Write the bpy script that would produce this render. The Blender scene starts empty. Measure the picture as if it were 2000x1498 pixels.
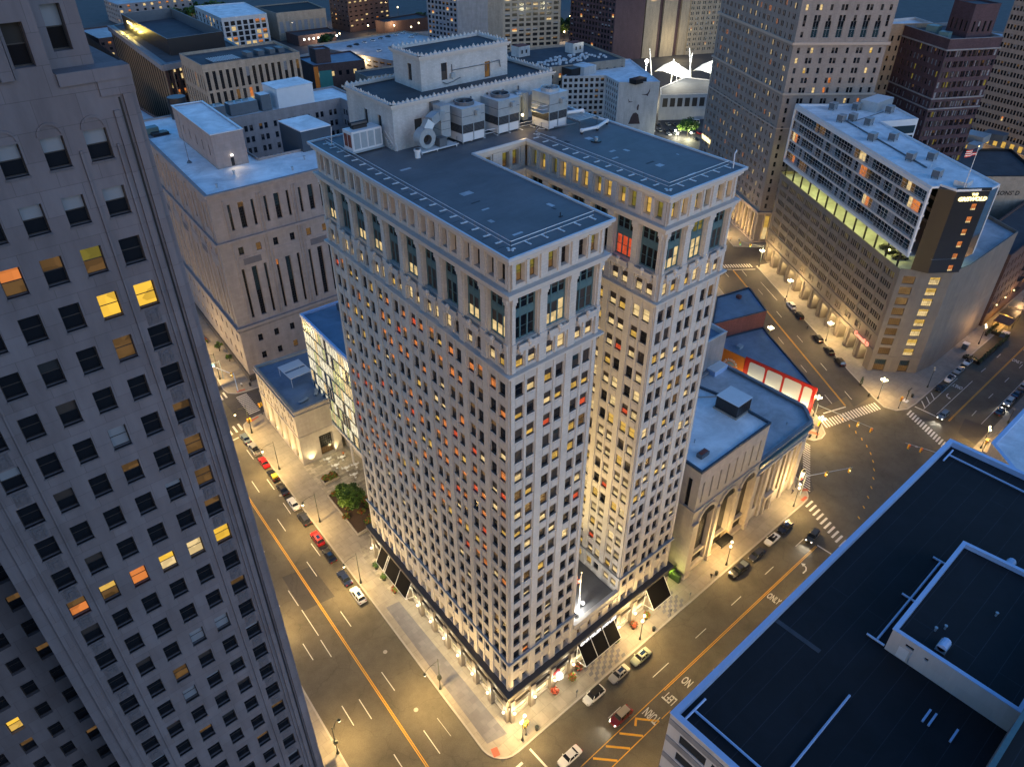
import bpy, math, random
from mathutils import Vector, Matrix
random.seed(7)
SC = bpy.context.scene
COL = SC.collection
R = math.radians

# ------------------------------------------------------------------ camera
cam_d = bpy.data.cameras.new('camera')
cam = bpy.data.objects.new('camera', cam_d); COL.objects.link(cam)
CAM = Vector((-50.67, -57.90, 132.69))
YAW, PIT, ROL = R(41.425), R(35.434), R(0.187)
_f = Vector((math.sin(YAW)*math.cos(PIT), math.cos(YAW)*math.cos(PIT), -math.sin(PIT)))
_r0 = Vector((math.cos(YAW), -math.sin(YAW), 0)); _u0 = _r0.cross(_f)
_r = _r0*math.cos(ROL)+_u0*math.sin(ROL); _u = -_r0*math.sin(ROL)+_u0*math.cos(ROL)
cam.matrix_world = Matrix(((_r.x,_u.x,-_f.x,CAM.x),(_r.y,_u.y,-_f.y,CAM.y),(_r.z,_u.z,-_f.z,CAM.z),(0,0,0,1)))
cam_d.sensor_width = 36; cam_d.lens = 36*1450.37/2000
cam_d.clip_start = 1; cam_d.clip_end = 6000
SC.camera = cam
def px(p):
    d = Vector(p)-CAM; z = d.dot(_f)
    if z < 1: return (-9999, -9999, z)
    return (1000+1450.37*d.dot(_r)/z, 749-1450.37*d.dot(_u)/z, z)

# ------------------------------------------------------------------ light
W = bpy.data.worlds.new("World"); SC.world = W; W.use_nodes = True
nt = W.node_tree; nt.nodes.clear()
sky = nt.nodes.new('ShaderNodeTexSky'); sky.sky_type = 'NISHITA'
sky.sun_disc = False; sky.sun_elevation = R(3.5); sky.sun_rotation = R(235)
sky.ozone_density = 4.2; sky.air_density = 1.0; sky.dust_density = 1.0; sky.altitude = 200
bg = nt.nodes.new('ShaderNodeBackground'); bg.inputs['Strength'].default_value = 0.069
out = nt.nodes.new('ShaderNodeOutputWorld')
nt.links.new(sky.outputs[0], bg.inputs[0]); nt.links.new(bg.outputs[0], out.inputs[0])
sun_d = bpy.data.lights.new('sun', 'SUN'); sun_d.energy = 0.11; sun_d.angle = R(40); sun_d.color = (0.70, 0.80, 1.0)
sun = bpy.data.objects.new('sun', sun_d); COL.objects.link(sun)
sun.rotation_euler = Vector((0.30, -0.85, 0.30)).to_track_quat('Z', 'Y').to_euler()
SC.view_settings.view_transform = 'Standard'; SC.view_settings.look = 'None'
SC.view_settings.exposure = 3.0; SC.view_settings.gamma = 1.0
SC.view_settings.use_curve_mapping = False
SC.cycles.use_denoising = True
SC.cycles.max_bounces = 5; SC.cycles.diffuse_bounces = 3; SC.cycles.glossy_bounces = 3
SC.cycles.sample_clamp_indirect = 4.0
SC.cycles.use_light_tree = True

# ------------------------------------------------------------------ materials
MATS = {}
def newmat(name):
    m = bpy.data.materials.new(name); m.use_nodes = True
    if 'canvas' in name: setin(m.node_tree.nodes['Principled BSDF'],'Specular IOR Level',0.05)
    MATS[name] = m
    return m, m.node_tree, m.node_tree.nodes['Principled BSDF']
def setin(n, k, v):
    if k in n.inputs: n.inputs[k].default_value = v
def c4(c, k=1.0): return (c[0]*k, c[1]*k, c[2]*k, 1)
def plain(name, col, rough=0.6, metal=0.0, var=0.18, scale=0.6, bump=0.0, coat=0.0):
    m, t, b = newmat(name)
    tc = t.nodes.new('ShaderNodeTexCoord')
    nz = t.nodes.new('ShaderNodeTexNoise'); nz.inputs['Scale'].default_value = scale; nz.inputs['Detail'].default_value = 6
    rp = t.nodes.new('ShaderNodeMixRGB'); rp.blend_type = 'MIX'
    rp.inputs[1].default_value = c4(col, 1-var); rp.inputs[2].default_value = c4(col, 1+var)
    geo = t.nodes.new('ShaderNodeNewGeometry')
    t.links.new(geo.outputs['Position'], nz.inputs['Vector']); t.links.new(nz.outputs['Fac'], rp.inputs[0])
    t.links.new(rp.outputs[0], b.inputs['Base Color'])
    b.inputs['Roughness'].default_value = rough; b.inputs['Metallic'].default_value = metal
    if coat: setin(b, 'Coat Weight', coat)
    if bump:
        bp = t.nodes.new('ShaderNodeBump'); bp.inputs['Strength'].default_value = bump; bp.inputs['Distance'].default_value = 0.1
        n2 = t.nodes.new('ShaderNodeTexNoise'); n2.inputs['Scale'].default_value = scale*8
        t.links.new(geo.outputs['Position'], n2.inputs['Vector']); t.links.new(n2.outputs['Fac'], bp.inputs['Height']); t.links.new(bp.outputs[0], b.inputs['Normal'])
    return m
def masonry(name, col, bw=1.2, bh=0.6, mortar=0.02, dark=0.6, rough=0.75, var=0.2, tint=None, stain=0.25):
    """coursed stone / brick: brick texture on metre UVs, blotchy stains, light relief"""
    m, t, b = newmat(name)
    uv = t.nodes.new('ShaderNodeUVMap')
    br = t.nodes.new('ShaderNodeTexBrick')
    br.inputs['Scale'].default_value = 1.0; br.inputs['Brick Width'].default_value = bw; br.inputs['Row Height'].default_value = bh
    br.inputs['Mortar Size'].default_value = mortar; br.inputs['Mortar Smooth'].default_value = 0.3; br.inputs['Bias'].default_value = 0.0
    t2 = tint or col
    br.inputs['Color1'].default_value = c4(col, 1-var); br.inputs['Color2'].default_value = c4(t2, 1+var)
    br.inputs['Mortar'].default_value = c4(col, dark)
    t.links.new(uv.outputs[0], br.inputs['Vector'])
    geo = t.nodes.new('ShaderNodeNewGeometry')
    mp = t.nodes.new('ShaderNodeMapping'); mp.inputs['Scale'].default_value = (1, 1, 0.22)
    t.links.new(geo.outputs['Position'], mp.inputs[0])
    nz = t.nodes.new('ShaderNodeTexNoise'); nz.inputs['Scale'].default_value = 0.55; nz.inputs['Detail'].default_value = 8; nz.inputs['Roughness'].default_value = 0.65
    t.links.new(mp.outputs[0], nz.inputs['Vector'])
    cr = t.nodes.new('ShaderNodeMapRange'); cr.inputs[1].default_value = 0.3; cr.inputs[2].default_value = 0.7
    cr.inputs[3].default_value = 1-stain; cr.inputs[4].default_value = 1+stain*0.4
    t.links.new(nz.outputs['Fac'], cr.inputs[0])
    mx = t.nodes.new('ShaderNodeVectorMath'); mx.operation = 'SCALE'
    t.links.new(br.outputs['Color'], mx.inputs[0]); t.links.new(cr.outputs[0], mx.inputs['Scale'])
    t.links.new(mx.outputs[0], b.inputs['Base Color'])
    b.inputs['Roughness'].default_value = rough
    return m
def emis(name, col, st, noise=0.0, scale=1.3, base=0.05, sampled=False, gloss=True):
    m, t, b = newmat(name)
    b.inputs['Base Color'].default_value = c4(col, base); b.inputs['Roughness'].default_value = 0.25 if gloss else 0.7
    b.inputs['Emission Strength'].default_value = st/8
    if noise:
        geo = t.nodes.new('ShaderNodeNewGeometry')
        nz = t.nodes.new('ShaderNodeTexVoronoi'); nz.inputs['Scale'].default_value = scale; nz.distance = 'CHEBYCHEV'
        t.links.new(geo.outputs['Position'], nz.inputs['Vector'])
        n3 = t.nodes.new('ShaderNodeTexNoise'); n3.inputs['Scale'].default_value = 0.23; t.links.new(geo.outputs['Position'], n3.inputs['Vector'])
        sp = t.nodes.new('ShaderNodeSeparateColor'); t.links.new(nz.outputs['Color'], sp.inputs[0])
        ad = t.nodes.new('ShaderNodeMath'); ad.operation = 'MULTIPLY_ADD'; ad.inputs[1].default_value = 0.6
        t.links.new(sp.outputs[0], ad.inputs[0]); 
        mm = t.nodes.new('ShaderNodeMath'); mm.operation = 'MULTIPLY'; mm.inputs[1].default_value = 0.8
        t.links.new(n3.outputs['Fac'], mm.inputs[0]); t.links.new(mm.outputs[0], ad.inputs[2])
        mr = t.nodes.new('ShaderNodeMapRange'); mr.inputs[1].default_value = 0.2; mr.inputs[2].default_value = 0.85
        mr.inputs[3].default_value = 1-noise; mr.inputs[4].default_value = 1.15
        t.links.new(ad.outputs[0], mr.inputs[0])
        sc = t.nodes.new('ShaderNodeVectorMath'); sc.operation = 'SCALE'; sc.inputs[0].default_value = col
        t.links.new(mr.outputs[0], sc.inputs['Scale']); t.links.new(sc.outputs[0], b.inputs['Emission Color'])
    else:
        b.inputs['Emission Color'].default_value = c4(col)
    m.cycles.emission_sampling = 'AUTO' if sampled else 'NONE'
    return m
def asphalt(name, col, streak=0.25):
    m, t, b = newmat(name)
    geo = t.nodes.new('ShaderNodeNewGeometry')
    n1 = t.nodes.new('ShaderNodeTexNoise'); n1.inputs['Scale'].default_value = 0.12; n1.inputs['Detail'].default_value = 8; n1.inputs['Roughness'].default_value = 0.7
    n2 = t.nodes.new('ShaderNodeTexNoise'); n2.inputs['Scale'].default_value = 6.0; n2.inputs['Detail'].default_value = 4
    vo = t.nodes.new('ShaderNodeTexVoronoi'); vo.feature = 'DISTANCE_TO_EDGE'; vo.inputs['Scale'].default_value = 0.11
    nw = t.nodes.new('ShaderNodeTexNoise'); nw.inputs['Scale'].default_value = 0.6
    wa = t.nodes.new('ShaderNodeVectorMath'); wa.operation = 'MULTIPLY_ADD'; wa.inputs[1].default_value = (2.2, 2.2, 0)
    t.links.new(geo.outputs['Position'], nw.inputs['Vector']); t.links.new(nw.outputs['Color'], wa.inputs[0]); t.links.new(geo.outputs['Position'], wa.inputs[2])
    t.links.new(wa.outputs[0], vo.inputs['Vector'])
    for n in (n1, n2): t.links.new(geo.outputs['Position'], n.inputs['Vector'])
    a = t.nodes.new('ShaderNodeMapRange'); a.inputs[1].default_value = 0.3; a.inputs[2].default_value = 0.7; a.inputs[3].default_value = 1-streak; a.inputs[4].default_value = 1+streak
    t.links.new(n1.outputs['Fac'], a.inputs[0])
    c = t.nodes.new('ShaderNodeMapRange'); c.inputs[1].default_value = 0.35; c.inputs[2].default_value = 0.65; c.inputs[3].default_value = 0.86; c.inputs[4].default_value = 1.14
    t.links.new(n2.outputs['Fac'], c.inputs[0])
    d = t.nodes.new('ShaderNodeMapRange'); d.inputs[1].default_value = 0.0; d.inputs[2].default_value = 0.014; d.inputs[3].default_value = 0.80; d.inputs[4].default_value = 1.0
    t.links.new(vo.outputs['Distance'], d.inputs[0])
    m1 = t.nodes.new('ShaderNodeMath'); m1.operation = 'MULTIPLY'; t.links.new(a.outputs[0], m1.inputs[0]); t.links.new(c.outputs[0], m1.inputs[1])
    m2 = t.nodes.new('ShaderNodeMath'); m2.operation = 'MULTIPLY'; t.links.new(m1.outputs[0], m2.inputs[0]); t.links.new(d.outputs[0], m2.inputs[1])
    s = t.nodes.new('ShaderNodeVectorMath'); s.operation = 'SCALE'; s.inputs[0].default_value = col
    t.links.new(m2.outputs[0], s.inputs['Scale']); t.links.new(s.outputs[0], b.inputs['Base Color'])
    b.inputs['Roughness'].default_value = 0.75
    return m
def roofmat(name, col, sx=6.0, sy=1.1, seam=0.75, rough=0.55, var=0.3, seamw=0.02):
    """membrane roof: sheet seams plus ponding stains"""
    m, t, b = newmat(name)
    geo = t.nodes.new('ShaderNodeNewGeometry')
    br = t.nodes.new('ShaderNodeTexBrick'); br.inputs['Scale'].default_value = 1.0
    br.inputs['Brick Width'].default_value = sx; br.inputs['Row Height'].default_value = sy; br.inputs['Mortar Size'].default_value = seamw
    br.inputs['Color1'].default_value = c4(col, 0.96); br.inputs['Color2'].default_value = c4(col, 1.04); br.inputs['Mortar'].default_value = c4(col, seam)
    t.links.new(geo.outputs['Position'], br.inputs['Vector'])
    nz = t.nodes.new('ShaderNodeTexNoise'); nz.inputs['Scale'].default_value = 0.16; nz.inputs['Detail'].default_value = 9; nz.inputs['Roughness'].default_value = 0.7; nz.inputs['Distortion'].default_value = 0.6
    t.links.new(geo.outputs['Position'], nz.inputs['Vector'])
    a = t.nodes.new('ShaderNodeMapRange'); a.inputs[1].default_value = 0.32; a.inputs[2].default_value = 0.68; a.inputs[3].default_value = 1-var; a.inputs[4].default_value = 1+var*0.6
    t.links.new(nz.outputs['Fac'], a.inputs[0])
    s = t.nodes.new('ShaderNodeVectorMath'); s.operation = 'SCALE'; t.links.new(br.outputs['Color'], s.inputs[0]); t.links.new(a.outputs[0], s.inputs['Scale'])
    t.links.new(s.outputs[0], b.inputs['Base Color']); b.inputs['Roughness'].default_value = rough
    return m
def glassmat(name, col=(0.012,0.016,0.022), rough=0.08, spec=0.5):
    m, t, b = newmat(name)
    b.inputs['Base Color'].default_value = c4(col); b.inputs['Roughness'].default_value = rough
    setin(b, 'Specular IOR Level', spec)
    return m
# stone, brick and so on
terra   = masonry('terracotta_pale', (0.50,0.475,0.44), 1.3, 0.65, 0.015, 0.78, 0.6, 0.05, stain=0.16)
terra_p = masonry('terracotta_pier', (0.54,0.52,0.485), 0.9, 0.45, 0.02, 0.75, 0.6, 0.05, stain=0.14)
basep  = plain('base_pier_stone', (0.16,0.14,0.12), 0.6, var=0.2, scale=1.2)
terra_d = plain('terracotta_trim', (0.50,0.48,0.45), 0.6, var=0.12, scale=1.5)
band_d  = plain('grey_granite_band', (0.075,0.07,0.068), 0.5, var=0.2, scale=1.0)
ledge_m = plain('lead_ledge', (0.34,0.36,0.38), 0.5, var=0.2, scale=1.0)
teal    = plain('teal_iron', (0.075,0.15,0.17), 0.45, var=0.2, scale=2.0)
tealfr  = plain('teal_mullion', (0.05,0.095,0.10), 0.5, var=0.1)
frame_d = plain('dark_window_frame', (0.03,0.026,0.025), 0.5, var=0.1)
frame_w = plain('pale_window_frame', (0.45,0.45,0.45), 0.5, var=0.1)
lime    = masonry('limestone_violet', (0.175,0.157,0.172), 2.75, 1.93, 0.025, 0.62, 0.8, 0.16, tint=(0.145,0.135,0.15), stain=0.28)
lime_t  = plain('limestone_carved', (0.12,0.115,0.13), 0.8, var=0.4, scale=6.0, bump=0.6)
court   = masonry('courthouse_stone', (0.27,0.24,0.235), 1.6, 0.8, 0.015, 0.8, 0.75, 0.06, stain=0.2)
bankst  = masonry('bank_limestone', (0.42,0.38,0.33), 1.4, 0.7, 0.015, 0.8, 0.7, 0.06, stain=0.2)
paled   = masonry('pale_precast', (0.50,0.49,0.48), 2.4, 3.0, 0.01, 0.85, 0.7, 0.04, stain=0.12)
tan     = masonry('tan_brick', (0.30,0.245,0.18), 0.5, 0.25, 0.02, 0.8, 0.8, 0.12)
garage  = masonry('garage_precast', (0.17,0.15,0.13), 3.0, 1.5, 0.015, 0.8, 0.75, 0.06, stain=0.2)
redbr   = masonry('red_brick', (0.17,0.05,0.035), 0.4, 0.14, 0.012, 1.6, 0.85, 0.25)
brownbr = masonry('brown_brick', (0.085,0.05,0.045), 0.6, 0.25, 0.02, 1.2, 0.8, 0.25)
brownd  = masonry('dark_purple_brick', (0.06,0.035,0.045), 0.6, 0.3, 0.02, 1.2, 0.8, 0.2)
hotelbr = masonry('hotel_brick', (0.27,0.235,0.21), 0.6, 0.25, 0.015, 0.85, 0.8, 0.08, stain=0.2)
hotelst = plain('hotel_stone', (0.42,0.35,0.29), 0.7, var=0.12, scale=1.2)
penth   = masonry('white_glazed_brick', (0.50,0.52,0.52), 0.5, 0.22, 0.02, 0.85, 0.45, 0.08, stain=0.25)
greyc   = masonry('grey_concrete', (0.24,0.24,0.25), 3.0, 1.6, 0.02, 0.8, 0.8, 0.06)
beige   = masonry('beige_stone', (0.34,0.29,0.23), 1.5, 0.75, 0.02, 0.8, 0.75, 0.08)
black_m = plain('black_metal', (0.012,0.012,0.014), 0.4, var=0.2)
blackpan= plain('black_panel', (0.018,0.018,0.02), 0.35, var=0.2, scale=0.4)
dkblue  = plain('dark_blue_metal', (0.03,0.05,0.075), 0.45, var=0.2)
galv    = plain('galvanised_steel', (0.34,0.40,0.44), 0.4, 0.35, var=0.2, scale=1.6)
galvd   = plain('galvanised_dark', (0.10,0.12,0.14), 0.5, 0.2, var=0.2)
white_m = plain('white_metal', (0.62,0.64,0.66), 0.4, var=0.08)
pole_m  = plain('lamp_pole_green', (0.02,0.028,0.025), 0.45, var=0.2)
rail_m  = plain('rail_steel', (0.62,0.64,0.66), 0.35, 0.3, var=0.1)
coping  = plain('aluminium_coping', (0.55,0.60,0.66), 0.35, 0.25, var=0.1)
bluecop = plain('blue_grey_coping', (0.42,0.55,0.78), 0.35, 0.1, var=0.1)
canvas  = plain('black_canvas', (0.012,0.012,0.013), 0.85, var=0.2)
red_m   = plain('red_paint', (0.55,0.02,0.015), 0.4, var=0.1)
orange_m= plain('orange_mural', (0.75,0.20,0.02), 0.5, var=0.1)
teal_w  = plain('teal_wall', (0.04,0.22,0.20), 0.6, var=0.15)
conc    = asphalt('sidewalk_concrete', (0.30,0.275,0.24), 0.12)
walk    = masonry('sidewalk_flags', (0.27,0.245,0.21), 2.4, 2.4, 0.035, 0.7, 0.8, 0.07, stain=0.2)
walk_d  = masonry('sidewalk_dark_flags', (0.15,0.145,0.16), 1.2, 1.2, 0.02, 0.8, 0.8, 0.12, stain=0.15)
plaza   = masonry('plaza_slate', (0.30,0.27,0.22), 1.8, 0.9, 0.03, 0.6, 0.7, 0.35, stain=0.35)
pav_r   = plain('tactile_red', (0.38,0.10,0.06), 0.8, var=0.15)
kerbm   = plain('kerb_granite', (0.34,0.32,0.29), 0.7, var=0.15, scale=2)
road_m  = asphalt('asphalt_road', (0.098,0.086,0.062), 0.35)
road_n  = asphalt('asphalt_newer', (0.055,0.05,0.047), 0.2)
ground_m= asphalt('ground_asphalt', (0.06,0.055,0.055), 0.3)
paint_w = plain('white_road_paint', (0.62,0.60,0.55), 0.6, var=0.25, scale=3)
paint_y = plain('yellow_road_paint', (0.70,0.36,0.03), 0.6, var=0.2, scale=3)
roof_b  = roofmat('roof_grey_membrane', (0.12,0.125,0.135), 9, 1.0, 0.8, 0.6, 0.25)
roof_k  = roofmat('roof_black_membrane', (0.006,0.007,0.010), 80, 3.0, 4.5, 0.85, 0.5, 0.04)
roof_w  = roofmat('roof_white_membrane', (0.76,0.78,0.80), 12, 2.4, 0.9, 0.5, 0.3)
roof_l  = roofmat('roof_pale_grey', (0.42,0.44,0.47), 9, 2.0, 0.85, 0.55, 0.35)
roof_d  = roofmat('roof_dark_gravel', (0.055,0.06,0.07), 14, 3.0, 0.8, 0.8, 0.35)
roof_u  = roofmat('roof_blue_membrane', (0.19,0.25,0.33), 12, 3.0, 0.85, 0.55, 0.3)
leafm   = plain('leaf_green', (0.05,0.11,0.012), 0.6, var=0.6, scale=2.2)
leafd   = plain('leaf_dark', (0.025,0.05,0.02), 0.7, var=0.5, scale=1.0)
barkm   = plain('bark', (0.06,0.045,0.03), 0.9, var=0.3, scale=4)
soil    = plain('planting_soil', (0.05,0.03,0.02), 0.9, var=0.4, scale=4)
skinm   = plain('skin', (0.35,0.22,0.15), 0.6, var=0.1)
cloth_b = plain('navy_cloth', (0.02,0.03,0.07), 0.85, var=0.2)
cloth_k = plain('charcoal_cloth', (0.02,0.02,0.022), 0.85, var=0.2)
cloth_r = plain('orange_cloth', (0.6,0.16,0.03), 0.85, var=0.2)
tyre    = plain('tyre_rubber', (0.012,0.012,0.012), 0.8, var=0.1)
rimm    = plain('wheel_rim', (0.35,0.36,0.38), 0.3, 0.8, var=0.1)
tents   = plain('tent_fabric', (0.75,0.75,0.70), 0.6, var=0.05)
muralm  = plain('mural_dark', (0.05,0.035,0.04), 0.7, var=0.4, scale=1.0)
# glass and lights
g_dark  = glassmat('glass_dark', (0.008,0.010,0.014), 0.10, 0.35)
g_mid   = glassmat('glass_greyish', (0.03,0.033,0.036), 0.12, 0.5)
g_teal  = glassmat('glass_blue_green', (0.02,0.04,0.05), 0.06, 0.8)
g_shade = plain('window_shade', (0.045,0.036,0.032), 0.5, var=0.25, scale=0.7, coat=0.25)
g_shadel= plain('window_blind_pale', (0.20,0.22,0.25), 0.5, var=0.15, scale=0.7, coat=0.5)
LB = 1.0
e_yel   = emis('lit_room_yellow', (1.0,0.60,0.12), 0.62*LB, 0.55, 1.1)
e_crm   = emis('lit_room_cream', (1.0,0.72,0.33), 0.78*LB, 0.6, 1.4)
e_org   = emis('lit_room_orange', (1.0,0.30,0.07), 0.62*LB, 0.6, 1.0)
e_red   = emis('lit_room_red', (1.0,0.12,0.04), 0.60*LB, 0.45, 1.0)
e_dim   = emis('lit_room_dim', (0.8,0.42,0.14), 0.13*LB, 0.7, 1.2)
e_olv   = emis('lit_room_olive', (0.62,0.50,0.08), 0.26*LB, 0.6, 1.2)
e_grn   = emis('lit_room_greenish', (0.85,0.85,0.35), 0.60*LB, 0.75, 1.6)
e_gold  = emis('lit_tower_gold', (1.0,0.58,0.06), 0.9*LB, 0.5, 0.8)
e_wht   = emis('light_white', (1.0,0.93,0.80), 9.0)
e_wht2  = emis('sign_white', (1.0,0.97,0.92), 1.4)
e_off   = emis('lit_office_white', (1.0,0.90,0.62), 0.85, 0.6, 1.0)
e_gld   = emis('sign_gold', (1.0,0.80,0.35), 3.0)
e_warm  = emis('lamp_globe_warm', (1.0,0.80,0.42), 14.0)
e_rsign = emis('sign_red', (1.0,0.25,0.15), 2.2)
e_tail  = emis('tail_light_red', (1.0,0.03,0.02), 1.6)
e_green = emis('signal_green', (0.1,1.0,0.5), 3.0)
e_blue  = emis('light_blue', (0.2,0.35,1.0), 1.5)
e_shop  = emis('shop_interior', (1.0,0.78,0.36), 2.4, 0.75, 0.9)
e_park  = emis('parking_deck_light', (0.85,0.80,0.25), 0.16, 0.3, 0.3)

# ------------------------------------------------------------------ mesh helpers
class MB:
    def __init__(s): s.v=[]; s.f=[]; s.mi=[]; s.mats=[]; s.uvs=None
    def m(s, mat):
        if mat not in s.mats: s.mats.append(mat)
        return s.mats.index(mat)
    def poly(s, pts, mat):
        i=len(s.v); s.v += [tuple(p) for p in pts]; s.f.append(tuple(range(i,i+len(pts)))); s.mi.append(s.m(mat))
    def hull(s, vs, fs, mat):
        i=len(s.v); s.v += [tuple(p) for p in vs]; k=s.m(mat)
        for f in fs: s.f.append(tuple(i+q for q in f)); s.mi.append(k)
    def box(s, x0,x1,y0,y1,z0,z1,mat, top=None):
        vs=[(x0,y0,z0),(x1,y0,z0),(x1,y1,z0),(x0,y1,z0),(x0,y0,z1),(x1,y0,z1),(x1,y1,z1),(x0,y1,z1)]
        s.hull(vs,[(0,3,2,1),(0,1,5,4),(1,2,6,5),(2,3,7,6),(3,0,4,7)],mat); s.hull(vs,[(4,5,6,7)],top or mat)
    def prism(s, poly, z0, z1, mat, top=None, bottom=True):
        n=len(poly); vs=[(p[0],p[1],z0) for p in poly]+[(p[0],p[1],z1) for p in poly]
        s.hull(vs,[(i,(i+1)%n,n+(i+1)%n,n+i) for i in range(n)],mat)
        s.hull(vs,[tuple(range(n,2*n))],top or mat)
        if bottom: s.hull(vs,[tuple(range(n-1,-1,-1))],mat)
    def tube(s, a, b, r, mat, seg=6, r2=None, cap=True):
        a=Vector(a); b=Vector(b); d=(b-a).normalized(); r2 = r if r2 is None else r2
        x = d.orthogonal().normalized(); y = d.cross(x)
        vs=[a+(x*math.cos(t)+y*math.sin(t))*r for t in [2*math.pi*i/seg for i in range(seg)]]
        vs+=[b+(x*math.cos(t)+y*math.sin(t))*r2 for t in [2*math.pi*i/seg for i in range(seg)]]
        fs=[(i,(i+1)%seg,seg+(i+1)%seg,seg+i) for i in range(seg)]
        if cap: fs += [tuple(range(seg-1,-1,-1)), tuple(range(seg,2*seg))]
        s.hull(vs,fs,mat)
    def path(s, pts, r, mat, seg=6):
        for a,b in zip(pts,pts[1:]): s.tube(a,b,r,mat,seg)
    def ball(s, c, r, mat, seg=8, rings=5, sz=1.0):
        vs=[];fs=[]
        for j in range(rings+1):
            ph=math.pi*j/rings
            for i in range(seg):
                th=2*math.pi*i/seg; vs.append((c[0]+r*math.sin(ph)*math.cos(th), c[1]+r*math.sin(ph)*math.sin(th), c[2]-r*sz*math.cos(ph)))
        for j in range(rings):
            for i in range(seg): fs.append((j*seg+i, j*seg+(i+1)%seg, (j+1)*seg+(i+1)%seg, (j+1)*seg+i))
        s.hull(vs,fs,mat)
    def fbox(s, F, u0,u1,d0,d1,z0,z1,mat, top=None):
        """box on a facade frame F: u along the wall, d outward"""
        P=[F.pt(u0,d0),F.pt(u1,d0),F.pt(u1,d1),F.pt(u0,d1)]
        # order so that normals face outward (u x (-n))
        vs=[(p[0],p[1],z) for z in (z0,z1) for p in P]
        s.hull(vs,[(0,1,2,3),(4,7,6,5)[::1],(1,0,4,5),(2,1,5,6),(3,2,6,7),(0,3,7,4)] if False else [(0,1,2,3),(1,0,4,5),(2,1,5,6),(3,2,6,7),(0,3,7,4)],mat)
        s.hull(vs,[(7,6,5,4)],top or mat)
    def build(s, name, parent=None, loc=None, smooth=False):
        me = bpy.data.meshes.new(name)
        off = Vector(parent.location) if (parent is not None and loc is None) else Vector(loc or (0,0,0))
        root_abs = off
        if parent is not None and parent.parent is not None and loc is None:
            root_abs = off + Vector(parent.parent.location)
        vv=[(a-root_abs.x,b-root_abs.y,c-root_abs.z) for a,b,c in s.v]
        me.from_pydata(vv,[],s.f)
        for m in s.mats: me.materials.append(m)
        me.polygons.foreach_set('material_index', s.mi)
        uvl = me.uv_layers.new(name='UVMap'); data=[0.0]*(2*len(me.loops))
        V=s.v
        for p in me.polygons:
            n=p.normal
            if abs(n.z)>0.75:
                for li in p.loop_indices:
                    q=V[me.loops[li].vertex_index]; data[2*li]=q[0]; data[2*li+1]=q[1]
            else:
                l=math.hypot(n.x,n.y) or 1; tx,ty=-n.y/l,n.x/l
                for li in p.loop_indices:
                    q=V[me.loops[li].vertex_index]; data[2*li]=q[0]*tx+q[1]*ty; data[2*li+1]=q[2]
        uvl.data.foreach_set('uv', data)
        if smooth: me.polygons.foreach_set('use_smooth',[True]*len(me.polygons))
        me.update()
        o = bpy.data.objects.new(name, me); COL.objects.link(o)
        if parent is not None: o.parent = parent
        elif loc is not None: o.location = loc
        return o
def offs(poly,d):
    n=len(poly); out=[]
    for i in range(n):
        a,b,c=Vector(poly[i-1]),Vector(poly[i]),Vector(poly[(i+1)%n])
        u=(b-a).normalized(); v=(c-b).normalized(); n1=Vector((u.y,-u.x)); n2=Vector((v.y,-v.x))
        k=(n1+n2); k/=max(k.dot(n1),0.3); out.append((b.x+k.x*d,b.y+k.y*d))
    return out
def ring(mb,poly,di,do,z0,z1,mat,top=None):
    """mitred band round a ccw footprint, from offset di to offset do"""
    I=offs(poly,di); O=offs(poly,do); n=len(poly)
    for i in range(n):
        j=(i+1)%n
        mb.poly([(*O[i],z0),(*O[j],z0),(*O[j],z1),(*O[i],z1)],mat)
        mb.poly([(*O[i],z1),(*O[j],z1),(*I[j],z1),(*I[i],z1)],top or mat)
        mb.poly([(*I[i],z0),(*I[j],z0),(*O[j],z0),(*O[i],z0)],mat)
        mb.poly([(*I[j],z0),(*I[i],z0),(*I[i],z1),(*I[j],z1)],mat)
class Fr:
    """facade frame from P0 to P1 (counter-clockwise footprint): outward normal lies to the right"""
    def __init__(s,P0,P1):
        s.P0=Vector(P0[:2]); s.P1=Vector(P1[:2]); d=s.P1-s.P0; s.L=d.length; s.u=d/s.L; s.n=Vector((s.u.y,-s.u.x))
        s.ang=math.atan2(s.u.y,s.u.x)
    def pt(s,u,d=0.0):
        q=s.P0+s.u*u+s.n*d; return (q.x,q.y)
    def p3(s,u,d,z): q=s.P0+s.u*u+s.n*d; return (q.x,q.y,z)
    def inset(s,d): # same frame moved inward
        o=Fr(s.P0-s.n*d,s.P1-s.n*d); return o
def tag(o,label,cat,group=None,kind=None):
    o['label']=label; o['category']=cat
    if group: o['group']=group
    if kind: o['kind']=kind
    return o
def thing(name,loc,label,cat,group=None):
    o=bpy.data.objects.new(name,None); COL.objects.link(o); o.location=loc; o.empty_display_size=0.5
    return tag(o,label,cat,group)
def struct(mb,name):
    o=mb.build(name); o['kind']='structure'; return o
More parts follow.
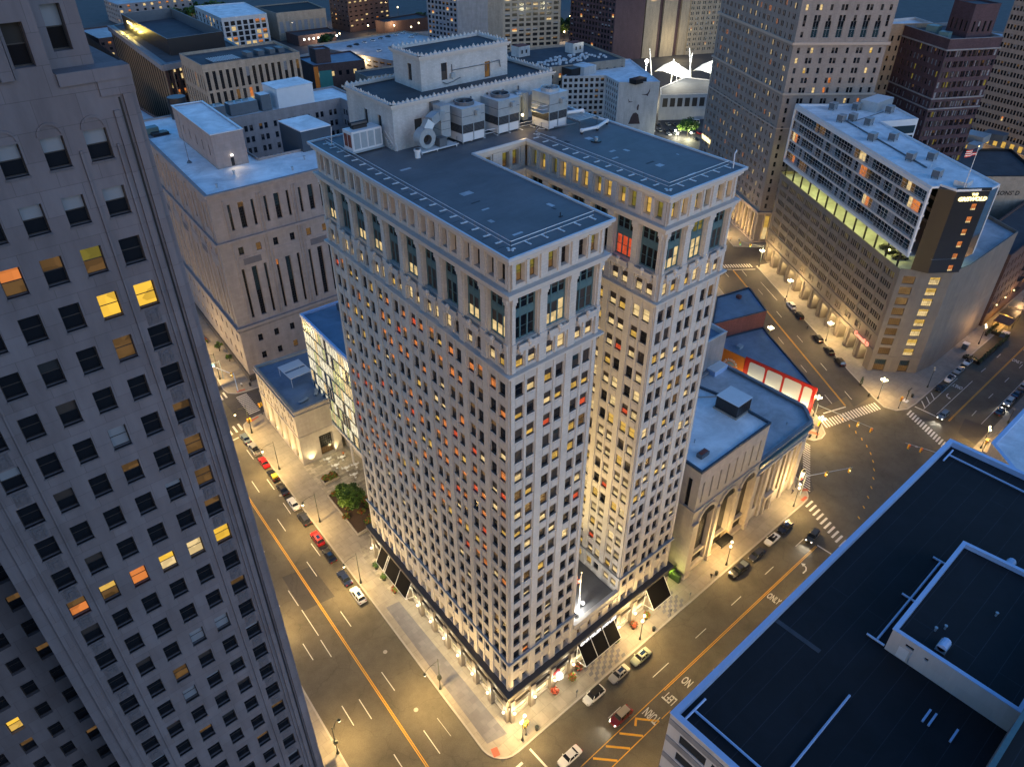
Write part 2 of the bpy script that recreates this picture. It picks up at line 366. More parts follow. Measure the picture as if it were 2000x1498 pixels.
def wall(mb, F, z0, z1, ops, depth, mat, rev=None):
    """wall skin with real openings and reveals; ops=(u0,u1,za,zb)"""
    L=F.L; us=sorted({0.0,L}|{round(o[0],3) for o in ops}|{round(o[1],3) for o in ops})
    zs=sorted({z0,z1}|{round(o[2],3) for o in ops}|{round(o[3],3) for o in ops})
    for a,b in zip(zs,zs[1:]):
        zm=(a+b)/2; row=[o for o in ops if o[2]<zm<o[3]]
        st=None
        for c,d in zip(us,us[1:]):
            um=(c+d)/2; hole=any(o[0]<um<o[1] for o in row)
            if not hole and st is None: st=c
            if hole and st is not None:
                mb.poly([F.p3(st,0,a),F.p3(c,0,a),F.p3(c,0,b),F.p3(st,0,b)],mat); st=None
        if st is not None: mb.poly([F.p3(st,0,a),F.p3(L,0,a),F.p3(L,0,b),F.p3(st,0,b)],mat)
    r=rev or mat
    for o in ops:
        u0,u1,a,b=o[:4]; d=-(o[4] if len(o)>4 else depth)
        mb.poly([F.p3(u0,0,a),F.p3(u0,0,b),F.p3(u0,d,b),F.p3(u0,d,a)],r)
        mb.poly([F.p3(u1,0,b),F.p3(u1,0,a),F.p3(u1,d,a),F.p3(u1,d,b)],r)
        mb.poly([F.p3(u0,0,b),F.p3(u1,0,b),F.p3(u1,d,b),F.p3(u0,d,b)],r)
        mb.poly([F.p3(u1,0,a),F.p3(u0,0,a),F.p3(u0,d,a),F.p3(u1,d,a)],r)
# window units -----------------------------------------------------
TPL={}
def win_tpl(key):
    """key=(w,h,up,lo,split,style,frame) in local coords: x along wall, z up, front towards -y"""
    if key in TPL: return TPL[key]
    w,h,up,lo,split,style,fr = key
    mb=MB(); fm=MATS[fr]; U=MATS[up]; Lo=MATS[lo]; hw=w/2; t=0.07 if w<1.9 else 0.09
    if style=='plain': t=0.05
    def b(x0,x1,z0,z1,y0=-0.06,y1=0.0,m=fm): mb.box(x0,x1,y0,y1,z0,z1,m)
    b(-hw,-hw+t,0,h); b(hw-t,hw,0,h); b(-hw+t,hw-t,0,t); b(-hw+t,hw-t,h-t,h)
    zs=t+(h-2*t)*(1-split)
    if style in ('sash','sashl'):
        b(-hw+t,hw-t,h*0.5-0.035,h*0.5+0.035,-0.04)
        if style=='sashl': b(-0.02,0.02,t,h-t,-0.03)
    elif style=='grid':
        nx=max(1,round(w/0.55)); nz=max(1,round(h/0.8))
        for i in range(1,nx): x=-hw+w*i/nx; b(x-0.025,x+0.025,t,h-t,-0.04)
        for i in range(1,nz): z=h*i/nz; b(-hw+t,hw-t,z-0.025,z+0.025,-0.035)
    def pane(za,zb,m):
        if zb-za>0.02: mb.poly([(-hw+t,-0.015,za),(hw-t,-0.015,za),(hw-t,-0.015,zb),(-hw+t,-0.015,zb)],m)
    pane(t,zs,Lo); pane(zs,h-t,U)
    TPL[key]=mb; return mb
TPLM={}
def tpl_mesh(key,name):
    if (key,name) in TPLM: return TPLM[(key,name)]
    o=win_tpl(key).build(name); me=o.data; bpy.data.objects.remove(o); TPLM[(key,name)]=me; return me
def put_windows(root, places, name='window', most=100, rest='window'):
    """places: (x,y,z, ang, key). The ones that show largest become parts, the others one stuff part"""
    sc=[]
    for p in places:
        q=px(p[:3]); n=Vector((math.sin(p[3]),-math.cos(p[3]),0)); d=(CAM-Vector(p[:3]))
        f=n.dot(d.normalized()); vis = f>0 and -30<q[0]<2030 and -30<q[1]<1530
        sc.append((p[4][0]*p[4][1]*max(f,0)/(d.length**2) if vis else 0.0, p))
    sc.sort(key=lambda t:-t[0])
    if len(sc)<=most: first=[t[1] for t in sc]; tail=[]
    else: first=[t[1] for t in sc[:most]]; tail=[t[1] for t in sc[most:]]
    for p in first:
        o=bpy.data.objects.new(name,tpl_mesh(p[4],name)); COL.objects.link(o); o.parent=root
        o.location=Vector(p[:3])-root.location; o.rotation_euler=(0,0,p[3])
    if tail:
        mb=MB()
        for p in tail:
            t=win_tpl(p[4]); c,s=math.cos(p[3]),math.sin(p[3]); i=len(mb.v)
            mb.v += [(p[0]+x*c-y*s, p[1]+x*s+y*c, p[2]+z) for x,y,z in t.v]
            mb.f += [tuple(i+q for q in f) for f in t.f]
            idx=[mb.m(m) for m in t.mats]; mb.mi += [idx[k] for k in t.mi]
        o=mb.build(rest,root); o['kind']='stuff'
def pick(weights):
    r=random.random()*sum(w for _,w in weights)
    for k,w in weights:
        r-=w
        if r<=0: return k
    return weights[-1][0]
def wp(F,u0,u1,za,zb,depth,kind,fr='dark_window_frame',style='sash'):
    """one window placement; kind=(upper,lower,splits)"""
    up,lo,sp = kind; split = random.choice(sp) if isinstance(sp,(list,tuple)) else sp
    x,y=F.pt((u0+u1)/2,-depth+0.0)
    return (x,y,za,F.ang,(round(u1-u0,2),round(zb-za,2),up,lo,split,style,fr))
def text_obj(name, s, size, M, mat, parent=None, ext=0.05, align='CENTER', bold=0.0, sx=1.0, shear=0.0):
    cu=bpy.data.curves.new(name,'FONT'); cu.body=s; cu.size=size; cu.extrude=ext; cu.align_x=align; cu.align_y='CENTER'; cu.offset=bold; cu.shear=shear; cu.resolution_u=2
    t=bpy.data.objects.new(name,cu); COL.objects.link(t); bpy.context.view_layer.update()
    me=bpy.data.meshes.new_from_object(t.evaluated_get(bpy.context.evaluated_depsgraph_get()))
    bpy.data.objects.remove(t); bpy.data.curves.remove(cu)
    for v in me.vertices: v.co.x*=sx
    if parent is not None: M = Matrix.Translation(-Vector(parent.location)) @ M
    me.transform(M); me.materials.clear(); me.materials.append(mat); me.name=name
    o=bpy.data.objects.new(name,me); COL.objects.link(o)
    if parent is not None: o.parent=parent
    return o
def wall_M(F,u,d,z):
    """matrix that stands text on a facade, reading left to right seen from outside"""
    x=Vector((F.u.x,F.u.y,0)); zz=Vector((0,0,1)); n=Vector((F.n.x,F.n.y,0)); p=F.p3(u,d,z)
    return Matrix(((x.x,0,n.x,p[0]),(x.y,0,n.y,p[1]),(0,1,0,p[2]),(0,0,0,1)))
def floor_M(x,y,z,ang):
    return Matrix.Translation((x,y,z)) @ Matrix.Rotation(ang,4,'Z')
def lamp(x,y,z,w,col=(1.0,0.66,0.30),rad=0.25,parent=None,name='bulb_light'):
    d=bpy.data.lights.new(name,'POINT'); d.energy=w*LK; d.color=col; d.shadow_soft_size=rad
    o=bpy.data.objects.new(name,d); COL.objects.link(o); 
    if parent is not None: o.parent=parent; o.location=Vector((x,y,z))-parent.location
    else: o.location=(x,y,z)
    return o
def spot(x,y,z,tx,ty,tz,w,col=(1.0,0.66,0.30),ang=90,blend=0.6,rad=0.2,parent=None,name='flood_light'):
    d=bpy.data.lights.new(name,'SPOT'); d.energy=w*LK; d.color=col; d.shadow_soft_size=rad; d.spot_size=R(ang); d.spot_blend=blend
    o=bpy.data.objects.new(name,d); COL.objects.link(o); v=Vector((x-tx,y-ty,z-tz))
    o.rotation_euler=v.to_track_quat('Z','Y').to_euler()
    if parent is not None: o.parent=parent; o.location=Vector((x,y,z))-parent.location
    else: o.location=(x,y,z)
    return o
LK=0.20
def copy_tree(o, loc, rz, label=None, group=None):
    r=o.copy(); COL.objects.link(r); r.location=loc; r.rotation_euler=(0,0,rz)
    if label: r['label']=label
    if group: r['group']=group
    def rec(src,dst):
        for ch in list(src.children):
            c=ch.copy(); COL.objects.link(c); c.parent=dst; rec(ch,c)
    rec(o,r); return r
# ================================================================== the U-shaped tower
SH=0.068
def sx(x,y): return (x+SH*y, y)       # the streets meet at slightly less than a right angle
T = thing('office_tower',(22,25,0),'pale U-shaped office tower with light court, teal upper bays and dark roof in the middle','building')
WD,GAP,XR,DP,CY = 16.27,28.59,44.8,51.0,31.0
A=(0,0); B_=(WD,0); Cc=sx(WD,CY); D_=sx(GAP,CY); E_=(GAP,0); F_=(XR,0); G_=sx(XR,DP); H_=sx(0,DP)
# facades seen (ccw): west side H->A, front A->B, court east side? (faces +x, hidden) B->C, court back C->D, court west face D->E, front E->F
DEP=0.30
def bays(L,n,m=2.9): return [m+(L-2*m)*i/(n-1) for i in range(n)] if n>1 else [L/2]
LEV=[20.1+3.793*k for k in range(16)]     # window heads of the regular floors
shade_w=[(('window_shade','lit_room_cream',(0.45,0.55,0.62)),12),(('window_shade','lit_room_yellow',(0.4,0.5,0.6,0.7)),16),(('window_shade','glass_dark',(0.4,0.6,0.8)),14),
 (('glass_dark','glass_dark',0.5),20),(('window_shade','window_shade',0.5),12),(('lit_room_cream','lit_room_cream',0.5),7),(('window_shade','lit_room_red',(0.5,0.6)),3.5),(('glass_blue_green','window_shade',0.5),5),(('lit_room_dim','lit_room_dim',0.5),8)]
west_w=[(('window_shade','lit_room_red',(0.5,0.6)),8),(('window_shade','lit_room_orange',(0.4,0.5,0.6)),26),(('lit_room_orange','lit_room_dim',0.5),8),(('window_shade','lit_room_yellow',(0.4,0.55,0.7)),9),(('glass_dark','glass_dark',0.5),26),(('window_shade','lit_room_cream',(0.6,0.75,0.8)),6),(('lit_room_dim','window_shade',0.5),12)]
west_low=[(('glass_dark','glass_dark',0.5),58),(('window_shade','glass_dark',0.5),16),(('window_shade','lit_room_cream',(0.6,0.7)),5),(('lit_room_dim','lit_room_dim',0.5),8),(('window_shade','lit_room_dim',0.5),8)]
front_low=[(('glass_dark','glass_dark',0.5),50),(('window_shade','glass_dark',0.5),18),(('window_shade','lit_room_cream',(0.7,0.8)),10),(('lit_room_dim','window_shade',0.5),8),(('window_shade','lit_room_orange',0.7),4)]
court_w=[(('window_shade','lit_room_cream',(0.4,0.5,0.6)),34),(('lit_room_cream','lit_room_cream',0.5),16),(('window_shade','lit_room_yellow',(0.4,0.5)),12),(('glass_dark','glass_dark',0.5),12),(('window_shade','window_shade',0.5),8),(('window_shade','lit_room_red',0.6),3),(('lit_room_yellow','lit_room_yellow',0.5),8)]
top_dark=[(('glass_dark','glass_dark',0.5),10),(('lit_room_dim','lit_room_dim',0.5),2),(('lit_room_olive','lit_room_dim',0.4),1)]
top_lit=[(('lit_room_olive','lit_room_yellow',0.5),8),(('lit_room_yellow','lit_room_yellow',0.5),5),(('lit_room_olive','lit_room_olive',0.5),5)]
top_mid=[(('lit_room_olive','lit_room_dim',0.6),6),(('glass_dark','glass_dark',0.5),4)]
belt_w=[(('window_shade','lit_room_cream',(0.4,0.5,0.6)),20),(('lit_room_cream','lit_room_cream',0.5),12),(('window_shade','lit_room_yellow',0.5),6),(('glass_dark','window_shade',0.5),3)]
places=[]; loggias=[]
walls=MB(); trim=MB(); piers=MB(); led=MB(); bandm=MB(); shop=MB()
def tower_face(F,n,reg,top,belt,low=None,base=True,court_=False,nowin_above=None,m=2.9,logg='mix'):
    Fi=F.inset(0.20); cs=bays(F.L,n,m); ops=[]
    hb=[(-1.78,-0.32),(0.32,1.78)]
    z_lo = 12.6 if court_ else 0.0
    for c in cs:
        for a,b in hb:
            for k,h in enumerate(LEV):
                if court_ and h-2.1<z_lo+0.4: continue
                za,zb=h-2.1,h; o=(c+a,c+b,za,zb); ops.append(o)
                places.append(wp(Fi,*o,DEP,pick(low if (low and k<5) else reg)))
            o=(c+a,c+b,14.3,16.1)
            if 14.3>z_lo+0.3: ops.append(o); places.append(wp(Fi,*o,DEP,pick(low or reg)))
            o=(c+a+0.05,c+b-0.05,79.5,81.5); ops.append(o); places.append(wp(Fi,*o,DEP,pick(belt)))
            o=(c+a+0.03,c+b-0.03,91.5,94.05); ops.append(o); places.append(wp(Fi,*o,0.75,pick(top)))
        ops.append((c-1.85,c+1.85,83.4,89.7,0.7))
        loggias.append((Fi,c,logg))
        if base:
            for a,b in hb:
                o=(c+a,c+b,9.75,11.9,0.9); ops.append(o); places.append(wp(Fi,*o[:4],0.9,(('glass_dark','glass_dark',0.5) if random.random()<.9 else ('lit_room_dim','lit_room_dim',0.5)),style='plain'))
    if base:
        for c in cs:
            ops.append((c-2.0,c+2.0,0.7,3.9,0.5)); ops.append((c-2.0,c+2.0,5.3,6.7,0.4))
    opsd=[o if len(o)>4 else (o[0],o[1],o[2],o[3],0.75 if o[2]>91 else DEP) for o in ops]
    wall(walls,Fi,z_lo,95.5,opsd,DEP,terra)
    # piers between bays, mullions, sills
    edges=[0.0]+[(p+q)/2 for p,q in zip(cs,cs[1:])]+[F.L]
    hw=(cs[1]-cs[0])/2-1.95 if n>1 else 0.7
    zb = 13.0 if court_ else 9.7
    for i,e in enumerate(edges):
        w=hw; u0=e-w; u1=e+w
        if i==0: u0,u1=0.28,max(0.6,cs[0]-2.0)
        if i==len(edges)-1: u0,u1=min(F.L-0.6,cs[-1]+2.0),F.L-0.28
        piers.fbox(Fi,u0,u1,-0.05,0.20,zb,78.6,terra_p)
        # giant order above
        trim.fbox(Fi,u0+0.05,u1-0.05,-0.05,0.30,82.6,89.95,terra_p)
        trim.fbox(Fi,u0-0.02,u1+0.02,-0.05,0.45,82.5,83.5,terra_d)
        trim.fbox(Fi,u0+0.0,u1-0.0,-0.05,0.42,89.0,89.4,terra_d)
        trim.fbox(Fi,u0-0.08,u1+0.08,-0.05,0.55,89.4,89.95,terra_d)
        trim.fbox(Fi,u0+0.1,u1-0.1,-0.05,0.25,91.2,94.4,terra_p)
        trim.fbox(Fi,u0+0.0,u1-0.0,-0.05,0.36,79.2,82.5,terra_p)
    for c in cs:
        trim.fbox(Fi,c-0.2,c+0.2,-0.05,0.12,zb+ (3.9 if not court_ else 0),78.6,terra_p)
        trim.fbox(Fi,c-0.22,c+0.22,-0.05,0.2,79.3,82.3,terra_p)
        trim.fbox(Fi,c-0.22,c+0.22,-0.05,0.2,91.2,94.3,terra_p)
        if base: trim.fbox(Fi,c-0.25,c+0.25,-0.05,0.12,9.7,13.4,terra_p)
        # balconette with urn under every loggia
        trim.fbox(Fi,c-1.75,c+1.75,-0.05,0.75,82.35,82.7,terra_d)
        trim.fbox(Fi,c-1.75,c+1.75,0.55,0.72,82.7,83.35,terra_d)
        for q in (-1.2,1.2): trim.fbox(Fi,c+q-0.18,c+q+0.18,-0.05,0.62,81.75,82.35,terra_d)
        x,y=Fi.pt(c,0.78); trim.ball((x,y,83.45),0.36,terra_d,8,5,1.2); trim.tube((x,y,82.7),(x,y,83.2),0.2,terra_d,6)
        for a,b in hb:
            for h in LEV:
                if h-2.1<z_lo+0.4: continue
                trim.fbox(Fi,c+a-0.03,c+b+0.03,-0.2,0.10,h-2.24,h-2.1,terra_d)
                trim.fbox(Fi,c+a+0.15,c+b-0.15,-0.02,0.05,h-3.45,h-2.5,terra_d)
    if base:
        for i,e in enumerate(edges):
            u0,u1=max(0,e-0.5),min(F.L,e+0.5)
            if i in(0,len(edges)-1): u0,u1=(0,0.85) if i==0 else (F.L-0.85,F.L)
            bandm.fbox(Fi,u0-(0.1 if i else 0),u1+(0.1 if i<len(edges)-1 else 0),-0.05,0.85,0.0,6.9,basep)
FW=Fr(H_,A); FA=Fr(A,B_); FE=Fr(E_,F_); FD=Fr(D_,E_); FC=Fr(Cc,D_); FB=Fr(B_,Cc); FG=Fr(F_,G_); FH=Fr(G_,H_)
tower_face(FW,10,west_w,top_dark,belt_w,west_low)
tower_face(FA,3,shade_w,top_mid,belt_w,front_low,m=2.93)
tower_face(FE,3,shade_w,top_lit,belt_w,front_low,m=2.93)
tower_face(FD,6,court_w,top_lit,belt_w,base=False,court_=True,logg='dark')
tower_face(FC,2,court_w,top_mid,belt_w,base=False,court_=True,m=3.2,logg='dark')
FOOT=[A,B_,Cc,D_,E_,F_,G_,H_]; FI=offs(FOOT,-0.20)
for z0,z1,d,mt in ((78.5,78.8,0.5,terra_d),(78.8,79.1,0.78,terra_d),(89.95,90.3,0.5,terra_d),(90.3,90.6,0.68,terra_d),(90.6,90.9,0.88,terra_d),(94.5,94.8,0.38,terra_d),(94.8,95.35,0.62,terra_d),(95.35,95.75,1.0,coping)):
    ring(led,FI,-0.05 if z1<95.5 else 0.74,d,z0,z1,mt)
for PP in ([A,B_,Cc,H_],[E_,F_,G_,D_]):
    Pi=offs(PP,-0.20); ring(led,Pi,-0.05,0.3,17.2,17.45,ledge_m); ring(led,Pi,-0.05,0.46,17.45,17.85,ledge_m)
PB=offs([A,F_,G_,H_],-0.20)
for z0,z1,d in ((8.9,9.55,1.2),(8.3,8.9,0.8),(6.9,8.3,0.55),(4.1,5.1,0.5)): ring(bandm,PB,-0.05,d,z0,z1,band_d)
for F in (FB,FG,FH): wall(walls,F.inset(0.20),0,95.5,[],0.3,terra)
walls.build('wall',T); piers.build('pier',T); trim.build('ornament',T); led.build('cornice',T); bandm.build('base_course',T)
# podium across the court
pod=MB(); FP=Fr(B_,E_).inset(0.20); ops=[]
for c in bays(FP.L,4,1.7):
    o=(c-0.55,c+0.55,9.75,11.9); ops.append(o); places.append(wp(FP,*o,0.5,('glass_dark','lit_room_dim',0.6),style='plain'))
ops += [(1.2,FP.L-1.2,0.4,3.9)]
wall(pod,FP,0,14.0,ops,0.6,terra)
pod.fbox(FP,0,FP.L,-0.5,0.35,13.2,14.3,terra_d)
for i in range(22): pod.fbox(FP,0.3+i*0.54,0.55+i*0.54,0.30,0.5,12.7,13.2,terra_d)
pass
for u in (0.6,4.1,FP.L-4.1,FP.L-0.6): pod.fbox(FP,u-0.4,u+0.4,-0.05,0.5,0,5,bankst)
pod.build('podium',T)
rf=MB()
q=[sx(WD,0.4),sx(GAP,0.4),sx(GAP,CY),sx(WD,CY)]; rf.poly([(a,b,13.0) for a,b in q],roof_b); rf.build('court_roof',T); rf=MB()
ii=offs(FI,0.76)
rf.poly([(a,b,95.5) for a,b in ii],roof_b)
rf.build('roof',T)
# shop windows: lit interior panes with frames
for F,n,m in ((FW,10,2.9),(FA,3,2.93),(FE,3,2.93)):
    Fi=F.inset(0.20)
    for j,c in enumerate(bays(F.L,n,m)):
        lit='shop_interior' if not(F is FW and j>6) else 'lit_room_cream'
        places.append(wp(Fi,c-2.0,c+2.0,0.7,3.9,0.5,(lit,lit,0.5),style='grid'))
        places.append(wp(Fi,c-2.0,c+2.0,5.3,6.7,0.4,(random.choice(['glass_dark','lit_room_yellow','glass_dark']),'glass_dark',0.5),style='plain'))
places.append(wp(FP,1.2,FP.L-1.2,0.4,3.9,0.6,('shop_interior','shop_interior',0.5),style='grid'))
put_windows(T,places)
# loggias: teal iron three-light bays of two storeys
LOG={}
def loggia_mesh(v):
    if v in LOG: return LOG[v]
    mb=MB(); w=1.85
    lo,up = {0:(g_dark,g_dark),1:(e_crm,g_dark),2:(e_crm,e_olv),3:(e_red,g_dark),4:(g_shade,g_dark),5:(g_dark,e_olv)}[v]
    mb.box(-w,w,-0.05,0.05,3.15,4.35,teal)
    for x0,x1 in ((-1.7,-0.72),(-0.49,0.49),(0.72,1.7)): mb.box(x0,x1,-0.11,-0.05,3.35,4.15,teal)
    for x in (-w,-0.70,0.50,w-0.2): mb.box(x,x+0.2,-0.12,0.05,0,6.3,teal)
    mb.box(-w,w,-0.06,0.05,0,0.2,teal); mb.box(-w,w,-0.06,0.05,6.1,6.3,teal)
    for x0,x1 in ((-1.65,-0.70),(-0.50,0.50),(0.70,1.65)):
        for za,zb,g in ((0.2,3.15,lo),(4.35,6.1,up)):
            mid=(za+zb)/2; mb.box(x0,x1,-0.04,0.02,mid-0.04,mid+0.04,tealfr)
            gg=g
            if v in(1,4) and random.random()<.45: gg=g_shade
            mb.poly([(x0,0.0,za),(x1,0.0,za),(x1,0.0,mid),(x0,0.0,mid)],g); mb.poly([(x0,0.0,mid),(x1,0.0,mid),(x1,0.0,zb),(x0,0.0,zb)],gg)
    o=mb.build('oriel_window'); LOG[v]=o.data; bpy.data.objects.remove(o); return LOG[v]
for i,(F,c,lg) in enumerate(loggias):
    if lg=='dark': v=0 if i%4 else 4
    else: v=[0,1,4,1,2,4,1,5,1,2][i%10] if i>=10 else [1,4,1,1,4,1,4,0,1,1][i]
    x,y=F.pt(c,-0.6); o=bpy.data.objects.new('oriel_window',loggia_mesh(v)); COL.objects.link(o); o.parent=T
    o.location=Vector((x,y,83.4))-T.location; o.rotation_euler=(0,0,F.ang)
F=FD.inset(0.20); x,y=F.pt(bays(F.L,6)[4],-0.6)
for ch in T.children:
    if ch.name.startswith('oriel_window') and (Vector((x,y,83.4))-T.location-ch.location).length<0.1: ch.data=loggia_mesh(3); ch['label']='bay with red lit lower lights'
# wall lights on the shop piers
sc=MB(); lamps_main=[]
for F,n,m in ((FW,10,2.9),(FA,3,2.93),(FE,3,2.93)):
    Fi=F.inset(0.20); cs=bays(F.L,n,m); ed=[0.4]+[(p+q)/2 for p,q in zip(cs,cs[1:])]+[F.L-0.4]
    for e in ed:
        x,y=Fi.pt(e,1.25); o=MB(); o.ball((x,y,3.6),0.24,e_warm,8,5); o.tube(Fi.p3(e,0.8,3.9),(x,y,3.9),0.05,black_m,5)
        o.build('wall_lantern',T); lamps_main.append((Fi,e))
for k,(Fi,e) in enumerate(lamps_main):
    x,y=Fi.pt(e,1.75); lamp(x,y,3.7,330,(1.0,0.82,0.50),0.3)
# main-building rooftop ------------------------------------------------------------
# penthouse of two tiers
PX0,PX1,PY0,PY1=11.0,44.0,39.2,60.0
def pq(x,y): return (x+SH*(y-39.2),y)
ph=MB(); P1=[pq(PX0,PY0),pq(PX1,PY0),pq(PX1,PY1-6),pq(PX0,PY1-6)]
FS=Fr(P1[0],P1[1]); FWp=Fr(P1[3],P1[0]); wops=[]; pp=[]
for u in (4.6,): o=(u-0.75,u+0.75,96.9,99.6); wops.append(o); pp.append(wp(FS,*o,0.25,('glass_greyish','glass_greyish',0.5),style='plain'))
for u in (24.6,): o=(u-0.6,u+0.6,97.0,99.9); wops.append(o); pp.append(wp(FS,*o,0.12,('window_blind_pale','window_blind_pale',0.5),fr='pale_window_frame',style='plain'))
wall(ph,FS,95,102.4,wops,0.25,penth)
wops=[]
for u in (FWp.L-4.2,FWp.L-8.6): o=(u-0.55,u+0.55,97.2,100.0); wops.append(o); pp.append(wp(FWp,*o,0.25,('glass_greyish','glass_greyish',0.5),style='plain'))
wall(ph,FWp,95,102.4,wops,0.25,penth)
for i in (1,2): wall(ph,Fr(P1[i],P1[(i+1)%4]),95,102.4,[],0.2,penth)
ph.poly([(a,b,101.9) for a,b in P1],roof_d)
Q=[pq(19.6,44),pq(37.6,44),pq(37.6,52.5),pq(19.6,52.5)]
FS2=Fr(Q[0],Q[1]); FW2=Fr(Q[3],Q[0]); wops=[]
for u in (4.6,): o=(u-0.6,u+0.6,103.0,105.6); wops.append(o); pp.append(wp(FS2,*o,0.25,('glass_greyish','window_shade',0.5),style='plain'))
o=(13.0,14.2,102.1,104.6); wops.append(o); pp.append(wp(FS2,*o,0.25,('lit_room_dim','lit_room_dim',0.5),style='plain'))
wall(ph,FS2,101.9,107.2,wops,0.25,penth)
o=(FW2.L-4.0,FW2.L-2.8,103.0,105.6); pp.append(wp(FW2,*o,0.25,('glass_greyish','glass_greyish',0.5),style='plain')); wall(ph,FW2,101.9,107.2,[o],0.25,penth)
for i in (1,2): wall(ph,Fr(Q[i],Q[(i+1)%4]),101.9,107.2,[],0.2,penth)
ph.poly([(a,b,106.8) for a,b in Q],roof_d)
pho=ph.build('penthouse',T)
ct=MB(); crest=MB()
for poly,zt in ((P1,102.4),(Q,107.2)):
    for i in range(4):
        F=Fr(poly[i],poly[(i+1)%4])
        ct.fbox(F,-0.45,F.L+0.45,-0.35,0.45,zt-0.35,zt,terra_d); ct.fbox(F,-0.25,F.L+0.25,-0.05,0.22,zt-0.65,zt-0.35,terra_d)
        k=int(F.L/0.82)
        for j in range(k):
            u=0.4+j*(F.L-0.8)/(k-1); x,y=F.pt(u,0.05); h=0.6 if j%3==0 else 0.36
            crest.hull([F.p3(u-0.34,0.2,zt),F.p3(u+0.34,0.2,zt),F.p3(u,-0.02,zt+h),F.p3(u-0.34,-0.15,zt),F.p3(u+0.34,-0.15,zt)],[(0,1,2),(3,0,2),(1,4,2),(4,3,2)],terra_d)
            crest.ball((x,y,zt+h*0.55),0.17,terra_d,5,3)
ct.build('cornice',pho); crest.build('cresting',pho)
cd=MB()
for pts in ([(26,43.9,105.2),(26,43.9,103.0)],[(26,43.8,104.3),(33,43.8,104.3),(33.1,43.8,103.2)],[(24,43.8,102.8),(24.8,43.8,102.4),(26.2,43.8,102.6),(27.6,43.8,103.0)],[(33,43.8,104.3),(36,43.8,104.5),(36.2,43.8,103.4)]):
    cd.path(pts,0.07,galvd,5)
cd.box(25.6,26.4,43.6,43.98,103.2,103.9,galv)
cd.build('conduit',pho)
for p in pp: 
    o=bpy.data.objects.new('window',tpl_mesh(p[4],'window')); COL.objects.link(o); o.parent=pho; o.location=Vector(p[:3])-T.location; o.rotation_euler=(0,0,p[3])
# ================================================================== ground, streets, pavements
g=MB(); g.poly([(-700,-500,-0.02),(1400,-500,-0.02),(1400,1500,-0.02),(-700,1500,-0.02)],ground_m); struct(g,'ground')
def sheet(name,polys,z,mat):
    m=MB()
    for p in polys: m.poly([(a,b,z) for a,b in p],mat)
    return struct(m,name)
sheet('road',[[(-27.9,-24.9),(240,-24.9),(240,-3.0),(131,12.5),(211,133),(193,133),(104,-1),(100,-4.5),(-6,-5),(2.2,135),(13,330),(-8,330),(-17,180),(-19.5,130),(-27.9,0)][:15]],0.0,road_m)
def xc(y): return -7.25+0.07*y
def xl(y): return -28.0+0.07*y
def arc(cx,cy,r,a0,a1,n=6): return [(cx+r*math.cos(R(a0+(a1-a0)*i/n)), cy+r*math.sin(R(a0+(a1-a0)*i/n))) for i in range(n+1)]
def block(name,poly,mat=None,kerb=0.35):
    m=MB(); m.prism(poly,-0.02,0.15,kerbm,top=kerbm); ins=offs(poly,-kerb)
    struct(m,'kerb'); t=MB(); t.poly([(a,b,0.154) for a,b in ins],mat or walk); return struct(t,'pavement')
mainb=[(xc(-1),-1)]+arc(xc(-1)+4.6,-1,4.6,180,270)[1:]+[(93,-5.5)]+arc(94.5,-0.8,4.7,270,350,5)[1:]+[(104.3,6),(104.3,75),(80,120),(12,119.5),(9.3,118.6)]+[(3.5,118.2),(1.4,117),(0.5,114)]
block('pavement',mainb)
block('pavement',[(4.3,137)]+[(4.6,134.5),(6.2,132.6),(9,131.6),(13,131.2),(100,135),(130,235),(22,240),(10.3,178.8)])
block('pavement',[(xl(-20)-80,-22),(xl(-22),-22),(xl(118),118),(xl(118)-90,118)])
block('pavement',[(xl(118)-90,134),(xl(134)+0.5,134),(2,240),(-90,240)])
isl=[(116.5,60),(116.5,9)]+[(117.6,6),(120.2,4.9),(123.2,5.4),(128,10.2)]+[(128+0.553*t,10.2+0.833*t) for t in (40,90)]
block('pavement',isl)
gb=[(147.4,0.6),(148.4,-2.6),(151.7,-4.6),(156.3,-5.0),(330,-4.2),(330,40),(238,60),(206,76),(198.5,78.5),(171.2,37.1),(158.5,18.9),(149.4,4.4)]
block('pavement',gb)
block('pavement',[(207,95),(214,88),(241,69),(300,50),(300,150),(262,175)])
block('pavement',[(-9.5,-24.9),(96,-24.9),(96,-120),(-9.5,-120)])
block('pavement',[(126,-24.9),(330,-24.9),(330,-120),(126,-120)])
# dark flag panel, brick fan, plaza paving
sheet('paving',[[(-5.9,-0.6),(-1.9,-1.6),(0.0,36.5),(-3.0,37.0)]],0.158,walk_d)
sheet('paving',[[(3.9,52.3),(16.5,52.3),(17.6,89.4),(5.6,89.4)]],0.158,plaza)
sheet('paving',[[(-0.4,38.5),(3.1,38.5),(3.9,52),(2.2,56),(0.8,52)]],0.158,plaza)
sheet('tactile_paving',[[(-6.6,-3.4),(-5.4,-3.8),(-4.9,-2.2),(-6.1,-1.8)],[(96.9,-2.6),(98.6,-3.9),(99.0,-3.0),(97.4,-1.7)],[(94.0,-5.0),(96.2,-5.0),(96.2,-4.2),(94.0,-4.2)],[(6.9,132.9),(9.4,132.4),(9.4,133.2),(7.1,133.7)],[(3.2,117.2),(6.4,118.0),(6.4,117.3),(3.4,116.5)],[(120.6,6.3),(121.9,6.5),(120.9,9.2),(119.9,8.9)]],0.162,pav_r)
pm=MB()
